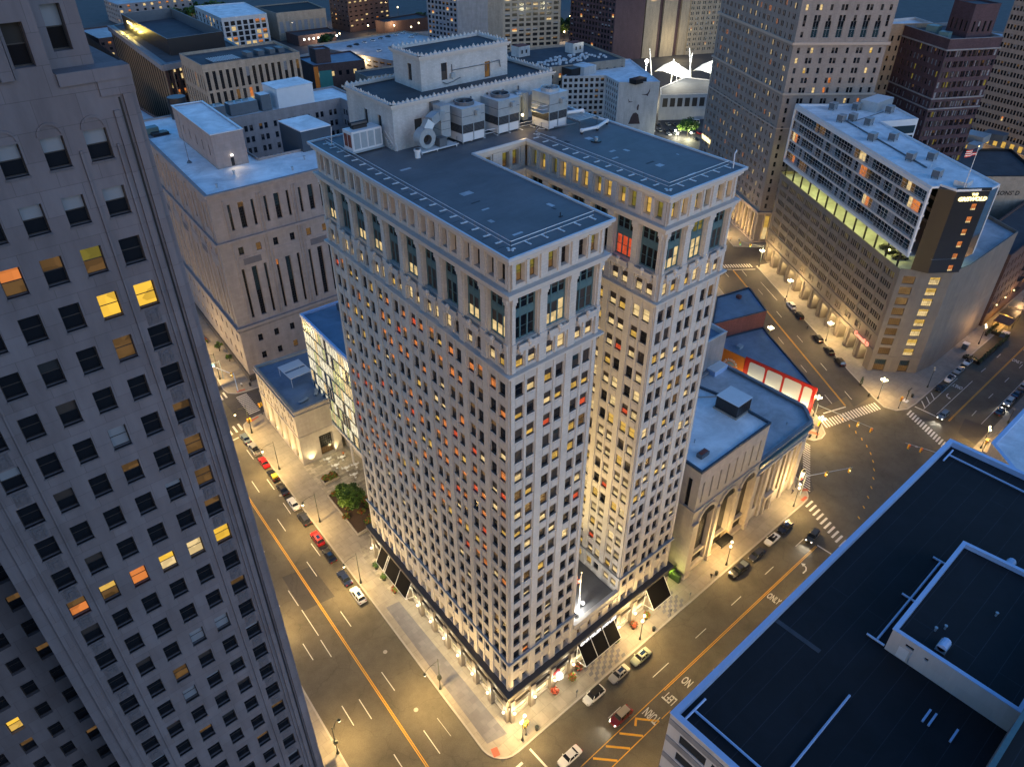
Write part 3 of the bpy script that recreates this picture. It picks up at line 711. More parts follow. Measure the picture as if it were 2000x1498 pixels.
for k,(cx,w,n) in enumerate(((22.6,9,9),(43.8,6,6))):   # star pattern in the pavement in front of the entrances
    for i in range(n):
        for j in range(6):
            if (i+j)%2==0: 
                x=cx-w/2+i*w/n; y=-5.0+j*0.7
                pm.poly([(x,y,0.158),(x+w/n,y,0.158),(x+w/n+0.35,y+0.7,0.158),(x+0.35,y+0.7,0.158)],walk_d)
struct(pm,'paving')
sheet('road_patch',[[(152,-19),(160,-17.5),(161,-24),(150,-24.5)],[(149.5,17.5),(157,16),(150.5,5.5),(141,6.5)],[(-16.9,48),(-9.8,47),(-9.4,58),(-16,59.5)]],0.004,road_n)
# ---- markings
mw=MB(); my=MB(); Z=0.009
def line(m,a,b,w,mat,z=Z):
    a=Vector(a);b=Vector(b);d=(b-a).normalized();n=Vector((-d.y,d.x))*w/2
    m.poly([(*(a-n),z),(*(b-n),z),(*(b+n),z),(*(a+n),z)],mat)
SX=lambda x0,y: x0+0.0715*y
# street on the left: double yellow, dashes
for o in (-0.16,0.16): line(my,(SX(-16.8,-24)+o,-24),(SX(-16.8,112)+o,112),0.17,paint_y)
for x0,ys in ((-13.6,(-9.5,3.7,19.5,37.9,59.4,76.2,86.8,101.3)),(-10.2,())):
    pass
for a,b in (((-10.9,42.7),(-11.2,37.9)),((-12.3,24.6),(-12.6,19.5)),((-13.1,9.2),(-13.45,3.7)),((-6.1,64.2),(-6.4,59.4)),((-4.7,80.9),(-5.1,76.2)),((-3.8,91.6),(-4.15,86.8)),((-2.6,106.1),(-2.9,101.3)),
   ((-8.4,76.7),(-8.75,71.8)),((-9.6,59.9),(-9.95,54.6)),((-7.1,93.5),(-7.5,88.4)),((-5.9,108.0),(-6.3,102.7)),((-15.3,74.0),(-15.65,69)),((-16.7,55.2),(-17.0,50)),((-17.7,39.2),(-18.05,34.2)),((-18.8,22.5),(-19.15,17.5)),((-19.8,9.1),(-20.15,4.1)),
   ((-19.8,57.3),(-20.2,52.4)),((-20.9,40.8),(-21.2,36)),((-22.0,23.5),(-22.35,18.6)),((-17.0,48.5),(-17.5,40.4)),((-13.9,-6),(-14.2,-11)),((-20.6,-5.5),(-21,-10.5))):
    line(mw,a,b,0.17,paint_w)
line(mw,(-9.75,9.5),(-9.95,5.0),0.07,paint_w)
def zebra(m,c0,c1,n,along,wid,mat=paint_w,bw=0.55):
    """n bars between centres c0 and c1; each bar runs along the vector 'along' for length wid"""
    c0=Vector(c0);c1=Vector(c1);al=Vector(along).normalized()*wid/2
    for i in range(n):
        c=c0+(c1-c0)*i/(n-1); line(m,c-al,c+al,bw,mat)
zebra(mw,(-12.5,131.5),(3.6,134.2),13,(0.07,1),3.4)
zebra(mw,(7.2,130.6),(6.6,120.6),12,(1,-0.02),3.3,bw=0.42)
zebra(mw,(-16.5,115.6),(0.4,116.8),12,(0.07,1),3.4)
line(mw,(-8.7,112.0),(-1.9,112.6),0.35,paint_w)
zebra(mw,(-22,-8),(-8.3,-6.4),10,(0.07,1),3.4)
zebra(mw,(-4.9,-7.4),(-6.3,-22.5),14,(1,0.0),3.2,bw=0.5)
line(mw,(-0.6,-6.4),(-0.6,-14.6),0.4,paint_w)
# street on the right
for o in (-0.16,0.16): line(my,(27.0 if o<0 else -3,-15.0+o),(83.2,-15.0+o),0.15,paint_y)
for a,b in ((27.5,32.4),(41.2,44.8),(53.8,57.4),(66.7,70.1),(79.4,82.9),(14.5,18.0),(2.6,5.6)): line(mw,(a,-11.8),(b,-11.8),0.16,paint_w)
line(my,(-3,-18.55),(21.3,-18.55),0.16,paint_y); line(my,(22.0,-18.55),(24.6,-18.55),0.13,paint_y)
for a,b in (((18.3,-15.2),(21.3,-18.5)),((18.3,-15.4),(17.2,-16.2)),((13.9,-15.2),(16.8,-18.4)),((10.2,-15.2),(13.2,-18.4)),((6.8,-15.2),(9.8,-18.4)),((3.4,-15.2),(6.4,-18.4)),((0,-15.2),(3,-18.4))): line(my,a,b,0.42,paint_y)
for s,x in (('NO',31.9),('LEFT',26.5),('TURN',21.1)): text_obj('road_lettering',s,1.5,floor_M(x,-16.9,Z,R(90))@Matrix.Diagonal((0.80,1.85,1,1)),paint_w,ext=0.0,bold=0.03)['kind']='structure'
text_obj('road_lettering','ONLY',1.5,floor_M(62.2,-16.9,Z,R(-90))@Matrix.Diagonal((0.72,1.7,1,1)),paint_w,ext=0.0,bold=0.03)['kind']='structure'
def arrow(x,y,ang,s=1.0,left=1):
    m=MB(); c,si=math.cos(ang),math.sin(ang)
    P=lambda a,b:(x+(a*c-b*left*si)*s, y+(a*si+b*left*c)*s, Z)
    pts=[(-1.4,-0.5),(-0.2,-0.5),(0.55,-0.1),(0.85,0.6),(0.6,0.6),(0.3,0.05),(-0.3,-0.22),(-1.4,-0.22)]
    q=[P(*p) for p in pts]; m.poly(q if left>0 else q[::-1],paint_w)
    q=[P(0.2,0.6),P(1.3,0.6),P(0.75,1.35)]; m.poly(q if left>0 else q[::-1],paint_w); return struct(m,'road_arrow')
arrow(75.0,-16.9,0,1.1)
line(mw,(83.6,-15.0),(83.6,-18.6),0.35,paint_w)
zebra(mw,(94.6,-6.4),(86.0,-24.2),14,(1,0),3.1,bw=0.55)
zebra(mw,(98.9,-3.0),(115.2,6.6),20,(0.10,1),2.3,bw=0.30)
# diagonal street
DX=Vector((0.553,0.833)); NX=Vector((0.833,-0.553))
for o in (-0.16,0.16): line(my,Vector((188.8,82.4))+NX*o,Vector((139.6,8.4))+NX*o,0.16,paint_y)
for a,b in (((191.3,80),(188.6,76)),((182.7,67),(180.3,63.4)),((173.3,53.1),(170.9,49.5)),((164.1,39.3),(161.8,35.8)),((154.8,25.2),(152.5,21.7)),((146.3,12.3),(144,8.8)),((184.5,83.1),(182.7,80.1)),((140,15.3),(137.6,11.6)),((149,28.8),(146.8,25.4)),((158.4,43),(156,39.4))): line(mw,a,b,0.17,paint_w)
line(mw,(188.4,69.6),(180.5,57.4),0.15,paint_w)
line(mw,(131.3,10.8),(139.2,8.1),0.4,paint_w); line(mw,(188.9,82.7),(196.1,77.1),0.4,paint_w); line(mw,(186.5,85.0),(189.0,83.1),0.3,paint_w)
zebra(mw,(126.9,8.0),(146.6,2.2),21,(-0.52,-0.9),3.3,bw=0.5)
zebra(mw,(185.6,89.5),(197.5,80.2),15,(0.45,0.75),2.8,bw=0.5)
zebra(mw,(150.6,-5.6),(143.6,-18.5),14,(1,0.06),3.0,bw=0.5)
line(mw,(154.8,-5.3),(154.8,-11.5),0.4,paint_w)
my2=MB()
for o in (-0.14,0.14): line(my,(155.3,-14.9+o),(240,-14.0+o),0.15,paint_y)
line(mw,(155.8,-11.2),(181.3,-11.1),0.16,paint_w); line(mw,(161,-21.7),(240,-21.3),0.16,paint_w); line(mw,(155.6,-7.6),(179.3,-7.4),0.15,paint_w)
for a,b in (((188.6,-10.8),(191.8,-10.9)),((201,-10.8),(204.2,-10.8)),((188.3,-17.9),(191.8,-17.9)),((175.7,-18),(179.1,-18)),((162.9,-18.3),(166.4,-18.2)),((200,-17.9),(203,-17.9))): line(mw,a,b,0.16,paint_w)
for x in (156.5,159.6,162.8): line(mw,(x,-7.5),(x+2.6,-5.4),0.3,paint_w)
arrow(167.5,-9.4,R(180),1.0)
text_obj('road_lettering','ONLY',1.5,floor_M(174.8,-9.3,Z,R(90))@Matrix.Diagonal((0.72,1.7,1,1)),paint_w,ext=0.0,bold=0.03)['kind']='structure'
text_obj('road_lettering','ONLY',1.5,floor_M(203.5,-16.0,Z,R(-90))@Matrix.Diagonal((0.72,1.7,1,1)),paint_w,ext=0.0,bold=0.03)['kind']='structure'
arrow(212,-15.9,0,1.0)
# guide dots through the crossing
for i in range(13):
    t=i/12; x=133.5-34*t+6*math.sin(t*3.1); y=6.0-22.5*t-3.5*math.sin(t*3.1); line(my,(x,y),(x-0.6*(1-t)-0.5,y-0.7),0.3,paint_y)
struct(mw,'white_road_marking'); struct(my,'yellow_road_marking')
mh=MB()
for x,y in ((-0.6,125.8),(-3.6,127.6),(-3.0,122.2),(-3.9,83.8),(-11.8,13.5),(38,-19),(137,-14),(-9.2,28)):
    mh.prism(arc(x,y,0.45,0,360,12)[:-1],0.0,0.012,kerbm)
struct(mh,'manhole_cover')
# ================================================================== buildings close by
def bldg(name,label,poly,z1,mat,roofm,faces,z0=0.0,par=0.9,cop=None,depth=0.3,places=None,cat='building',put=True,copw=0.35,group=None,hidden=()):
    """faces: {edge index: list of openings (u0,u1,za,zb,kind,style,frame[,depth])}"""
    cx=sum(p[0] for p in poly)/len(poly); cy=sum(p[1] for p in poly)/len(poly)
    B=thing(name,(cx,cy,z0),label,cat,group); mb=MB(); pl=[] if places is None else places
    for i in range(len(poly)):
        F=Fr(poly[i],poly[(i+1)%len(poly)]); L=faces.get(i,[])
        wall(mb,F,z0,z1,[(o[0],o[1],o[2],o[3],o[7] if len(o)>7 else depth) for o in L],depth,mat)
        for o in L:
            if o[4]: pl.append(wp(F,o[0],o[1],o[2],o[3],o[7] if len(o)>7 else depth,o[4],fr=o[6] if len(o)>6 else 'dark_window_frame',style=o[5] if len(o)>5 else 'sash'))
    mb.build('wall',B)
    r=MB(); r.poly([(a,b,z1-par) for a,b in offs(poly,-0.02)],roofm)
    r.build('roof',B)
    c=MB(); ring(c,poly,-copw,0.12,z1-0.02,z1+0.12,cop or mat); 
    I=offs(poly,-copw); n=len(poly)
    for i in range(n): j=(i+1)%n; c.poly([(*I[j],z1-par),(*I[i],z1-par),(*I[i],z1),(*I[j],z1)],cop or mat)
    c.build('parapet',B)
    if put: put_windows(B,pl)
    return B,pl
def grid(L,cols,w,rows,h,kinds,style='sash',fr='dark_window_frame',m=None,pair=0,depth=0.3,m1=None):
    """regular window grid; cols evenly spaced between the margins; pair>0 makes pairs with that gap"""
    out=[]; m=w if m is None else m; m1=m if m1 is None else m1
    for i in range(cols):
        c=m+(L-m-m1)*(i/(cols-1) if cols>1 else 0.5)
        for r in rows:
            if pair:
                out.append((c-pair/2-w,c-pair/2,r-h,r,pick(kinds),style,fr,depth)); out.append((c+pair/2,c+pair/2+w,r-h,r,pick(kinds),style,fr,depth))
            else: out.append((c-w/2,c+w/2,r-h,r,pick(kinds),style,fr,depth))
    return out
DK=(('glass_dark','glass_dark',0.5),); 
mixd=[(('glass_dark','glass_dark',0.5),60),(('window_shade','glass_dark',(0.4,0.5,0.6)),18),(('lit_room_dim','lit_room_dim',0.5),9),(('lit_room_orange','lit_room_dim',0.5),4),(('window_blind_pale','glass_dark',0.5),6),(('lit_room_cream','lit_room_cream',0.5),3)]

# ---- tower at the left edge of the picture
L1=thing('setback_tower',(-44.8,12,0),'violet grey limestone tower with punched sash windows filling the left edge','building')
pl=[]; mb=MB(); orn=MB()
F=Fr((-54.9,0),(-34.7,0)); U=lambda x: x+54.9
cols=[-51.6,-48.9,-46.2,-43.5,-40.8,-38.05]; heads=[1.0+105.4-3.86*k for k in range(0,27)]
rows1=[105.4-3.86*k for k in range(27)]+[109.2,113.1,117.2]
b1k=[(('glass_dark','glass_dark',0.5),58),(('glass_greyish','glass_dark',0.5),10),(('window_blind_pale','window_blind_pale',0.5),4),(('window_blind_pale','glass_dark',(0.35,0.5)),7),(('window_shade','glass_dark',0.5),8),(('lit_room_dim','glass_dark',0.5),6),(('lit_room_dim','lit_room_dim',0.5),3)]
litb={(-38.1,104.4):('lit_tower_gold','lit_tower_gold',0.5),(-40.8,104.4):('lit_tower_gold','lit_tower_gold',0.5),(-46.2,108.2):('lit_room_orange','lit_room_dim',0.5),(-40.8,108.2):('lit_room_olive','lit_room_dim',0.5),
 (-38.05,77.7):('lit_tower_gold','lit_tower_gold',0.5),(-40.8,77.7):('lit_room_cream','lit_room_cream',0.5),(-43.5,77.7):('lit_tower_gold','lit_room_cream',0.5),(-46.2,77.7):('lit_room_orange','lit_room_orange',0.5),(-48.9,77.7):('lit_room_yellow','lit_room_dim',0.5),(-51.6,77.7):('lit_room_dim','lit_room_orange',0.5)}
ops=[]
for ci,x in enumerate(cols):
    for h in rows1:
        if h<3: continue
        w=0.72 if ci not in(0,5) else 0.76
        o=(U(x)-w,U(x)+w,h-2.1,h,0.45); k=pick(b1k)
        for (lx,lz),kk in litb.items():
            if abs(lx-x)<0.8 and abs(lz-(h-1.0))<1.2: k=kk
        if h>110 and random.random()<.7: k=('window_blind_pale','glass_dark',0.5)
        ops.append(o); pl.append(wp(F,*o[:4],0.45,k))
        orn.fbox(F,o[0]-0.05,o[1]+0.05,-0.2,0.09,o[2]-0.16,o[2],lime_t)
wall(mb,F,0,121,ops,0.45,lime)
for u in (1.55,18.65):   # fluted corner strips: two slots and a raised fillet
    s=1 if u>10 else -1
    mb.fbox(F,u-0.25,u+0.15,-0.05,0.18,0,118.2,lime); mb.fbox(F,u+0.62*s,u+0.62*s+0.55,-0.05,0.25,0,119.2,lime)
for u in (U(-39.35),U(-36.75)-0.12,U(-52.9),U(-50.25)): mb.fbox(F,u-0.06,u+0.10,-0.05,0.16,0,116,lime)
for u0,u1 in ((18.95,19.1),(1.1,1.25)): mb.fbox(F,u0,u1,-0.05,0.012,0,119,black_m)
for x in (cols[0],cols[5]):
    for h in rows1[:27]:
        if h<6: continue
        z0=h-3.7; z1=h-2.35; orn.fbox(F,U(x)-0.55,U(x)+0.55,-0.02,0.05,z0,z1,lime_t); orn.fbox(F,U(x)-0.2,U(x)+0.2,0.04,0.10,z0+0.35,z1-0.35,lime_t)
        for a in (-0.42,0.30): orn.fbox(F,U(x)+a,U(x)+a+0.12,0.04,0.09,z0+0.1,z1-0.1,lime_t)
for x in cols:   # blind arches
    cx=U(x); n=8
    for i in range(n):
        a0,a1=math.pi*i/n,math.pi*(i+1)/n
        P=lambda a,r,d:F.p3(cx+r*math.cos(a),d,117.35+r*math.sin(a))
        orn.hull([P(a0,0.66,0.1),P(a1,0.66,0.1),P(a1,0.82,0.1),P(a0,0.82,0.1),P(a0,0.82,-0.02),P(a1,0.82,-0.02),P(a0,0.66,-0.02),P(a1,0.66,-0.02)],[(3,2,1,0),(4,5,2,3),(1,7,6,0)],lime)
mb.fbox(F,15.6,20.2,-1.4,0.25,120.2,121.0,lime); mb.fbox(F,17.9,20.2,-1.5,0.15,119.2,120.2,lime)
mb.poly([(-39.6,0,120.9),(-34.7,0,120.9),(-34.7,20,120.9),(-39.6,20,120.9)],lime)
wall(mb,Fr((-34.7,0),(-33.2,22)),0,121,[],0.3,lime); wall(mb,Fr((-54.9,8),(-54.9,0)),0,121,[],0.3,lime)
# the shaft goes on above the corner bay
F2=Fr((-54.9,0.0),(-39.4,0.0)); ops=[]
upk=[(('glass_dark','glass_dark',.5),6),(('window_blind_pale','glass_dark',.5),3),(('glass_greyish','glass_dark',.5),2)]
for x in cols[:5]:
    u=x+54.9
    for k in range(8):
        h=124.2+3.9*k; o=(u-0.62,u+0.62,h-2.6,h,0.7); ops.append(o); pl.append(wp(F2,*o[:4],0.7,pick(upk)))
wall(mb,F2,121,156,ops,0.7,lime)
for i in range(6):
    u=1.9+i*2.73
    if u<F2.L-0.2: mb.fbox(F2,u-0.38,u+0.38,-0.05,0.4,121.0,156,lime); mb.fbox(F2,u-0.55,u-0.45,-0.05,0.2,121,156,lime); mb.fbox(F2,u+0.45,u+0.55,-0.05,0.2,121,156,lime)
F4=Fr((-39.4,1.6),(-36.4,1.6)); wall(mb,F4,120.9,156,[(0.8,2.0,122+3.9*k,124.8+3.9*k,0.7) for k in range(8)],0.7,lime)
for k in range(8): pl.append(wp(F4,0.8,2.0,122+3.9*k,124.8+3.9*k,0.7,pick(upk)))
wall(mb,Fr((-39.4,0),(-39.4,1.6)),120.9,156,[],0.3,lime)
wall(mb,Fr((-36.4,1.6),(-35.3,20)),120.9,156,[],0.3,lime); mb.poly([(-54.9,0,156),(-36.4,0,156),(-35.3,20,156),(-54,20,156)],lime)
# wing across the light court, further back
F3=Fr((-80,8),(-54.9,8)); ops=[]
for i in range(9):
    x=-56.0-2.72*i
    for k in range(28):
        h=106.0-3.86*k+0.0
        if h<3: continue
        k_=pick([(('glass_dark','glass_dark',.5),9),(('lit_room_dim','glass_dark',.5),2),(('lit_room_orange','lit_room_dim',.5),0.6)])
        if i==2 and abs(h-58.9)<1.8: k_=('lit_tower_gold','lit_room_yellow',0.5)
        o=(x+80-0.62,x+80+0.62,h-2.1,h,0.45); ops.append(o); pl.append(wp(F3,*o[:4],0.45,k_))
wall(mb,F3,0,121,ops,0.45,lime); mb.poly([(-80,8,121),(-54.9,8,121),(-54.9,20,121),(-80,20,121)],lime)
F5=Fr((-66.6,-24),(-66.6,8)); wall(mb,F5,0,150,[],0.3,lime); wall(mb,Fr((-90,-24),(-66.6,-24)),0,150,[],0.3,lime); mb.poly([(-90,-24,150),(-66.6,-24,150),(-66.6,8,150),(-90,8,150)],lime)  # unseen other wing, added to keep skylight off the light court
mb.build('wall',L1); orn.build('carved_panel',L1); put_windows(L1,pl)

# ---- dark roofed block, bottom right
RB,_=bldg('flat_roofed_block','low pale block with huge black flat roof and blue parapet, bottom right corner',[(2.8,-77),(92,-77),(90.6,-30),(2.8,-30.1)],38.0,paled,roof_k,
 {3:sum([[(2+i*5.2,6.4+i*5.2,h-2.0,h,('glass_greyish','glass_greyish',.5),'plain','pale_window_frame') for i in range(8)] for h in (35.2,31.0,26.8,22.6,18.4,14.2,10)],[]),
  2:sum([[(2+i*5.2,6.4+i*5.2,h-2.0,h,('glass_dark','glass_dark',.5),'plain','dark_window_frame') for i in range(16)] for h in (31.0,26.8,22.6,18.4,14.2,10)],[])},par=1.0,cop=bluecop,copw=0.75,depth=0.12)
b=MB(); Fq=Fr((2.8,-30.1),(2.8,-77))
for h in (36.9,32.8,28.6,24.4,20.2,16,11.8,7.6): b.fbox(Fq,0.02,46,-0.02,0.10,h-1.15,h,greyc)
b.build('spandrel_band',RB)
c=MB()
for p in ([(5.2,-32,37.6),(5.2,-39,37.6)],[(6.4,-35,37.6),(6.4,-73,37.6)],[(20,-46,37.6),(44,-46,37.6)]):
    pass
def duct(parts,label,grp=None,w=0.18,z=37.06,mat=bluecop,name='roof_pipe'):
    o=MB()
    for a,bq in parts: o.tube((a[0],a[1],z+0.3),(bq[0],bq[1],z+0.3),w,mat,6)
    for a,bq in parts:
        for t in (0.1,0.5,0.9): x=a[0]+(bq[0]-a[0])*t; y=a[1]+(bq[1]-a[1])*t; o.box(x-0.15,x+0.15,y-0.15,y+0.15,z-0.05,z+0.2,black_m)
    return tag(o.build(name),label,'pipe',grp)
PXR=lambda x,y,z=37.3: None
duct([((3.2,-31.75),(8.4,-31.75))],'short blue rail lying across the near corner of the black roof','rails on the black roof')
duct([((5.9,-31.9),(5.8,-76))],'long blue rail running back from the near corner along the black roof edge','rails on the black roof')
duct([((24.0,-44.7),(4.5,-44.9))],'pale blue pipe alone in the middle of the black roof','rails on the black roof')
duct([((35.7,-42.8),(58,-42.5)),((35.4,-41.3),(35.4,-44.0)),((46.7,-41.3),(46.7,-43.4)),((58,-41.2),(58,-43.4))],'long rail with three cross bars beside the raised roof block','rails on the black roof')
duct([((88.5,-31.6),(84,-31.7)),((86.5,-31.8),(86,-76))],'rail at the far corner of the black roof','rails on the black roof')
for i,(x0,x1,y) in enumerate(((28.0,30.5,-53.1),(28.0,30.5,-53.9),(27.9,30.4,-56.8))):
    m=MB(); m.box(x0,x1,y-0.14,y+0.14,37.0,37.3,bluecop); m.box(x0+.3,x0+.5,y-0.2,y+0.2,36.98,37.12,black_m)
    tag(m.build('roof_batten'),'short pale blue batten lying on the black roof, %s'%('northern of a pair','southern of a pair','alone beside the white wall')[i],'batten','battens on the black roof')
m=MB(); m.box(27.1,27.9,-38.2,-30.9,37.01,37.05,roof_d); m.build('walkway_pad',RB)
PB,_=bldg('roof_block','raised penthouse with white wall, blue coping and black roof on the flat roofed block','x' and [(35.2,-61.3),(62,-61.3),(60.2,-43.8),(35.2,-44.2)],41.6,paled,roof_k,{3:[(2.2,3.4,39.9,40.5,('glass_dark','glass_dark',.5),'plain'),(5.0,5.5,39.8,40.3,('glass_dark','glass_dark',.5),'plain')]},z0=37.0,par=0.7,cop=bluecop,copw=0.5,cat='roof block')
m=MB(); Fq=Fr((35.2,-44.2),(35.2,-61.3)); m.fbox(Fq,1.6,3.0,-0.05,0.06,37.2,39.4,white_m); m.build('door',PB)
m=MB(); m.path([(35.1,-47.6,37.2),(34.6,-47.6,39.0),(35.1,-47.6,39.6)],0.06,galv); m.build('pipe',PB)
for i,(x,y,z) in enumerate(((37.9,-50.2,40.9),(65.5,-50.3,37.0))):
    m=MB(); m.box(x-0.9,x+0.9,y-0.7,y+0.7,z,z+0.9,galv); m.tube((x-0.9,y,z+0.9),(x+0.9,y,z+0.9),0.62,bluecop,10)
    for k in range(5): m.box(x-0.8+k*0.36,x-0.7+k*0.36,y-0.72,y+0.72,z+0.1,z+0.8,galvd)
    tag(m.build('roof_vent'),('small blue ribbed vent on the raised roof block','small blue ribbed vent beyond the raised roof block')[i],'vent')
for (x,y,l) in ((40.1,-48.2,'nearest of three vent pipes on the raised black roof block'),(41.5,-49,'middle of three vent pipes on the raised black roof block'),(49.5,-53,'farthest of three vent pipes on the raised black roof block')):
    m=MB(); m.tube((x,y,40.9),(x,y,41.6),0.14,galv,8); m.tube((x,y,41.6),(x,y,41.7),0.24,galv,8); tag(m.build('vent_pipe'),l,'vent pipe','vent pipes on the raised roof')
TB,_=bldg('stair_block','taller dark bulkhead with teal edge at the bottom right corner',[(12,-80),(70,-80),(70,-61.3),(12,-61.3)],45.0,greyc,roof_k,{},z0=37.0,par=0.4,cop=teal,copw=0.5,cat='roof block')

# ---- federal courthouse behind, with roof block and rear wing
CH=thing('courthouse',(50,170,0),'stone courthouse with tall slot windows and pale blue white roof behind the tower','building')
pl=[]; mb=MB(); r=MB(); tr=MB()
FSo=Fr((12.9,136),(92,134.2)); FWe=Fr((20.6,216),(12.9,136))
ck=[(('glass_blue_green','glass_dark',.5),6),(('glass_dark','glass_dark',.5),6),(('lit_room_dim','glass_dark',(0.2,.3)),1.5),(('window_shade','glass_dark',.5),2)]
def chface(F,bayset,corner=6.5):
    ops=[]; L=F.L; u=corner; 
    cen=[]
    while u<L-corner: cen.append(u); u+=bayset
    for i,c in enumerate(cen):
        for dx,w in ((-bayset*0.32,0.42),(0,0.8),(bayset*0.32,0.42)):
            ops.append((c+dx-w,c+dx+w,48.2,55.6,0.6)); pl.append(wp(F,c+dx-w,c+dx+w,48.2,55.6,0.6,pick(ck),style='grid'))
            ops.append((c+dx-w,c+dx+w,20.6,36.4,0.7)); pl.append(wp(F,c+dx-w,c+dx+w,20.6,36.4,0.7,pick(ck+[(('lit_room_orange','glass_dark',0.12),1.5)]),style='grid'))
        for dx in (-bayset*0.25,bayset*0.25):
            for h in (43.0,14.6,8.4): ops.append((c+dx-0.75,c+dx+0.75,h-2.3,h,0.4)); pl.append(wp(F,c+dx-0.75,c+dx+0.75,h-2.3,h,0.4,pick([(('glass_dark','glass_dark',.5),5),(('lit_room_dim','lit_room_orange',.5),1),(('lit_room_dim','lit_room_dim',.5),2)]),style='sashl'))
        tr.fbox(F,c-bayset*0.47,c-bayset*0.44,-0.05,0.25,19.5,57,court); tr.fbox(F,c+bayset*0.44,c+bayset*0.47,-0.05,0.25,19.5,57,court)
        tr.fbox(F,c-bayset*0.38,c+bayset*0.38,-0.05,0.12,37.0,40.0,court)
        if i%2==0: tr.fbox(F,c-bayset*0.25,c+bayset*0.25,0.1,0.22,37.5,39.4,lime_t)
    return ops
wall(mb,FSo,0,59.2,chface(FSo,10.4,8.5),0.6,court); wall(mb,FWe,0,59.2,chface(FWe,9.6,6.5),0.6,court)
fp=[(12.9,136),(92,134.2),(96,214),(20.6,216)]
for z0,z1,d,m_ in ((58.6,59.5,0.6,court),(45.0,45.7,0.7,court),(18.2,18.9,0.9,court),(16.9,17.3,0.3,court),(0,2.2,0.5,band_d)): ring(tr,fp,-0.4,d,z0,z1,m_)
for e in (1,2): wall(mb,Fr(fp[e],fp[(e+1)%4]),0,59.2,[],0.3,court)
# inner court
ic=[(36.5,154.3),(87,152),(89,196.5),(38.8,198.5)]
Fb=Fr(ic[3],ic[2]); Fe=Fr(ic[2],ic[1])
ops=[]
def cwin(F,ops,n,m):
    for c in bays(F.L,n,m):
        for h in (56.2,52.4,48.6,44.8,41.0,37.2):
            for a in (-1.55,0.35): o=(c+a,c+a+1.2,h-2.0,h,0.3); ops.append(o); pl.append(wp(F,*o[:4],0.3,pick([(('glass_dark','glass_dark',.5),6),(('lit_room_dim','glass_dark',.5),1),(('window_shade','glass_dark',.5),2)])))
cwin(Fb,ops,9,3.5); wall(mb,Fb,30,59.5,ops,0.3,court); ops=[]; cwin(Fe,ops,7,3); wall(mb,Fe,30,59.5,ops,0.3,court)
for a,b in ((ic[1],ic[0]),(ic[0],ic[3])): wall(mb,Fr(a,b),30,59.5,[],0.3,court)
mb.poly([(a,b,44) for a,b in ic],roof_w)
# roof ring
o=[(12.9,136),(92,134.2),(96,214),(20.6,216)]
for i in range(4):
    j=(i+1)%4; r.poly([(*o[i],59.0),(*o[j],59.0),(*ic[j],59.0),(*ic[i],59.0)],roof_w)
for i in range(4):
    j=(i+1)%4; F=Fr(ic[j],ic[i]); tr.fbox(F,0,F.L,-0.35,0.02,58.9,59.7,court)
mb.build('wall',CH); r.build('roof',CH); tr.build('cornice',CH)
# penthouse on the west wing
Pp=[(24.1,154.3),(33.4,154.0),(36.6,190),(27.2,191)]
m=MB(); F=Fr(Pp[0],Pp[1]); m2=[]
wall(m,F,59,68.8,[(4.2,5.2,59.2,61.6,0.25)],0.25,court); m2.append(wp(F,4.2,5.2,59.2,61.6,0.25,('glass_dark','glass_dark',.5),style='plain'))
F=Fr(Pp[3],Pp[0]); ops=[]
for u in (8,14,20,26,32): o=(u,u+0.8,62,65,0.3); ops.append(o); m2.append(wp(F,*o[:4],0.3,('glass_greyish','glass_dark',.5),style='plain'))
wall(m,F,59,68.8,ops,0.3,court)
for i in (1,2): wall(m,Fr(Pp[i],Pp[(i+1)%4]),59,68.8,[],0.3,court)
m.poly([(a,b,68.5) for a,b in Pp],roof_w); ring(m,Pp,-0.4,0.15,68.7,68.95,coping)
po=m.build('penthouse',CH)
for p in m2: oo=bpy.data.objects.new('window',tpl_mesh(p[4],'window')); COL.objects.link(oo); oo.parent=po; oo.location=Vector(p[:3])-CH.location; oo.rotation_euler=(0,0,p[3])
m=MB(); m.box(28.4,29.0,153.6,153.9,62.2,62.5,e_wht); m.build('wall_light',CH); spot(28.7,153.0,62.3,28.7,150.5,59,220,(1.0,0.72,0.38),120,0.8,0.2)
put_windows(CH,pl)

# ---- small bank on the corner of the plaza
fp=[(6.1,89.9),(17.6,89.2),(19.5,98.3),(24.0,98.3),(25.4,114.3),(8.0,116.2)]
wo=[]
Lw=26.3
for i in range(5):
    u=3.0+i*5.0; wo.append((u-0.9,u+0.9,0.6,8.6,('lit_room_cream' if i!=2 else 'glass_dark','lit_room_yellow',0.6),'grid','dark_window_frame',0.7)); 
    for dx in (-1.0,1.0): wo.append((u+dx-0.45,u+dx+0.45,10.2,12.2,('glass_dark','glass_dark',.5),'sash')); wo.append((u+dx-0.45,u+dx+0.45,13.6,15.6,('glass_dark','glass_dark',.5),'sash'))
BK,_=bldg('corner_bank','small square limestone bank with flat blue roof terrace, lit yellow from below, beside the plaza',fp,17.6,bankst,roof_u,{0:[(5.3,9.2,0.2,7.4,('glass_dark','lit_room_dim',.7),'grid','dark_window_frame',1.2)],5:wo},par=0.5,cop=bankst,copw=0.7)
m=MB(); ring(m,fp,-0.2,0.35,16.3,16.7,bankst); ring(m,fp,-0.2,0.18,9.2,9.5,bankst); F=Fr(fp[0],fp[1])
for i in range(20): m.fbox(F,0.2+i*0.56,0.48+i*0.56,-0.3,0.25,17.6,17.95,bankst)
F=Fr(fp[5],fp[0])
for i in range(46): m.fbox(F,0.2+i*0.56,0.48+i*0.56,-0.3,0.25,17.6,17.95,bankst)
m.build('cornice',BK)
for (x,y) in ((8.5,88.8),(15,88.6)): spot(x,y,0.5,x,y+1.3,9,1500,(1.0,0.78,0.38),95,0.9,0.3)
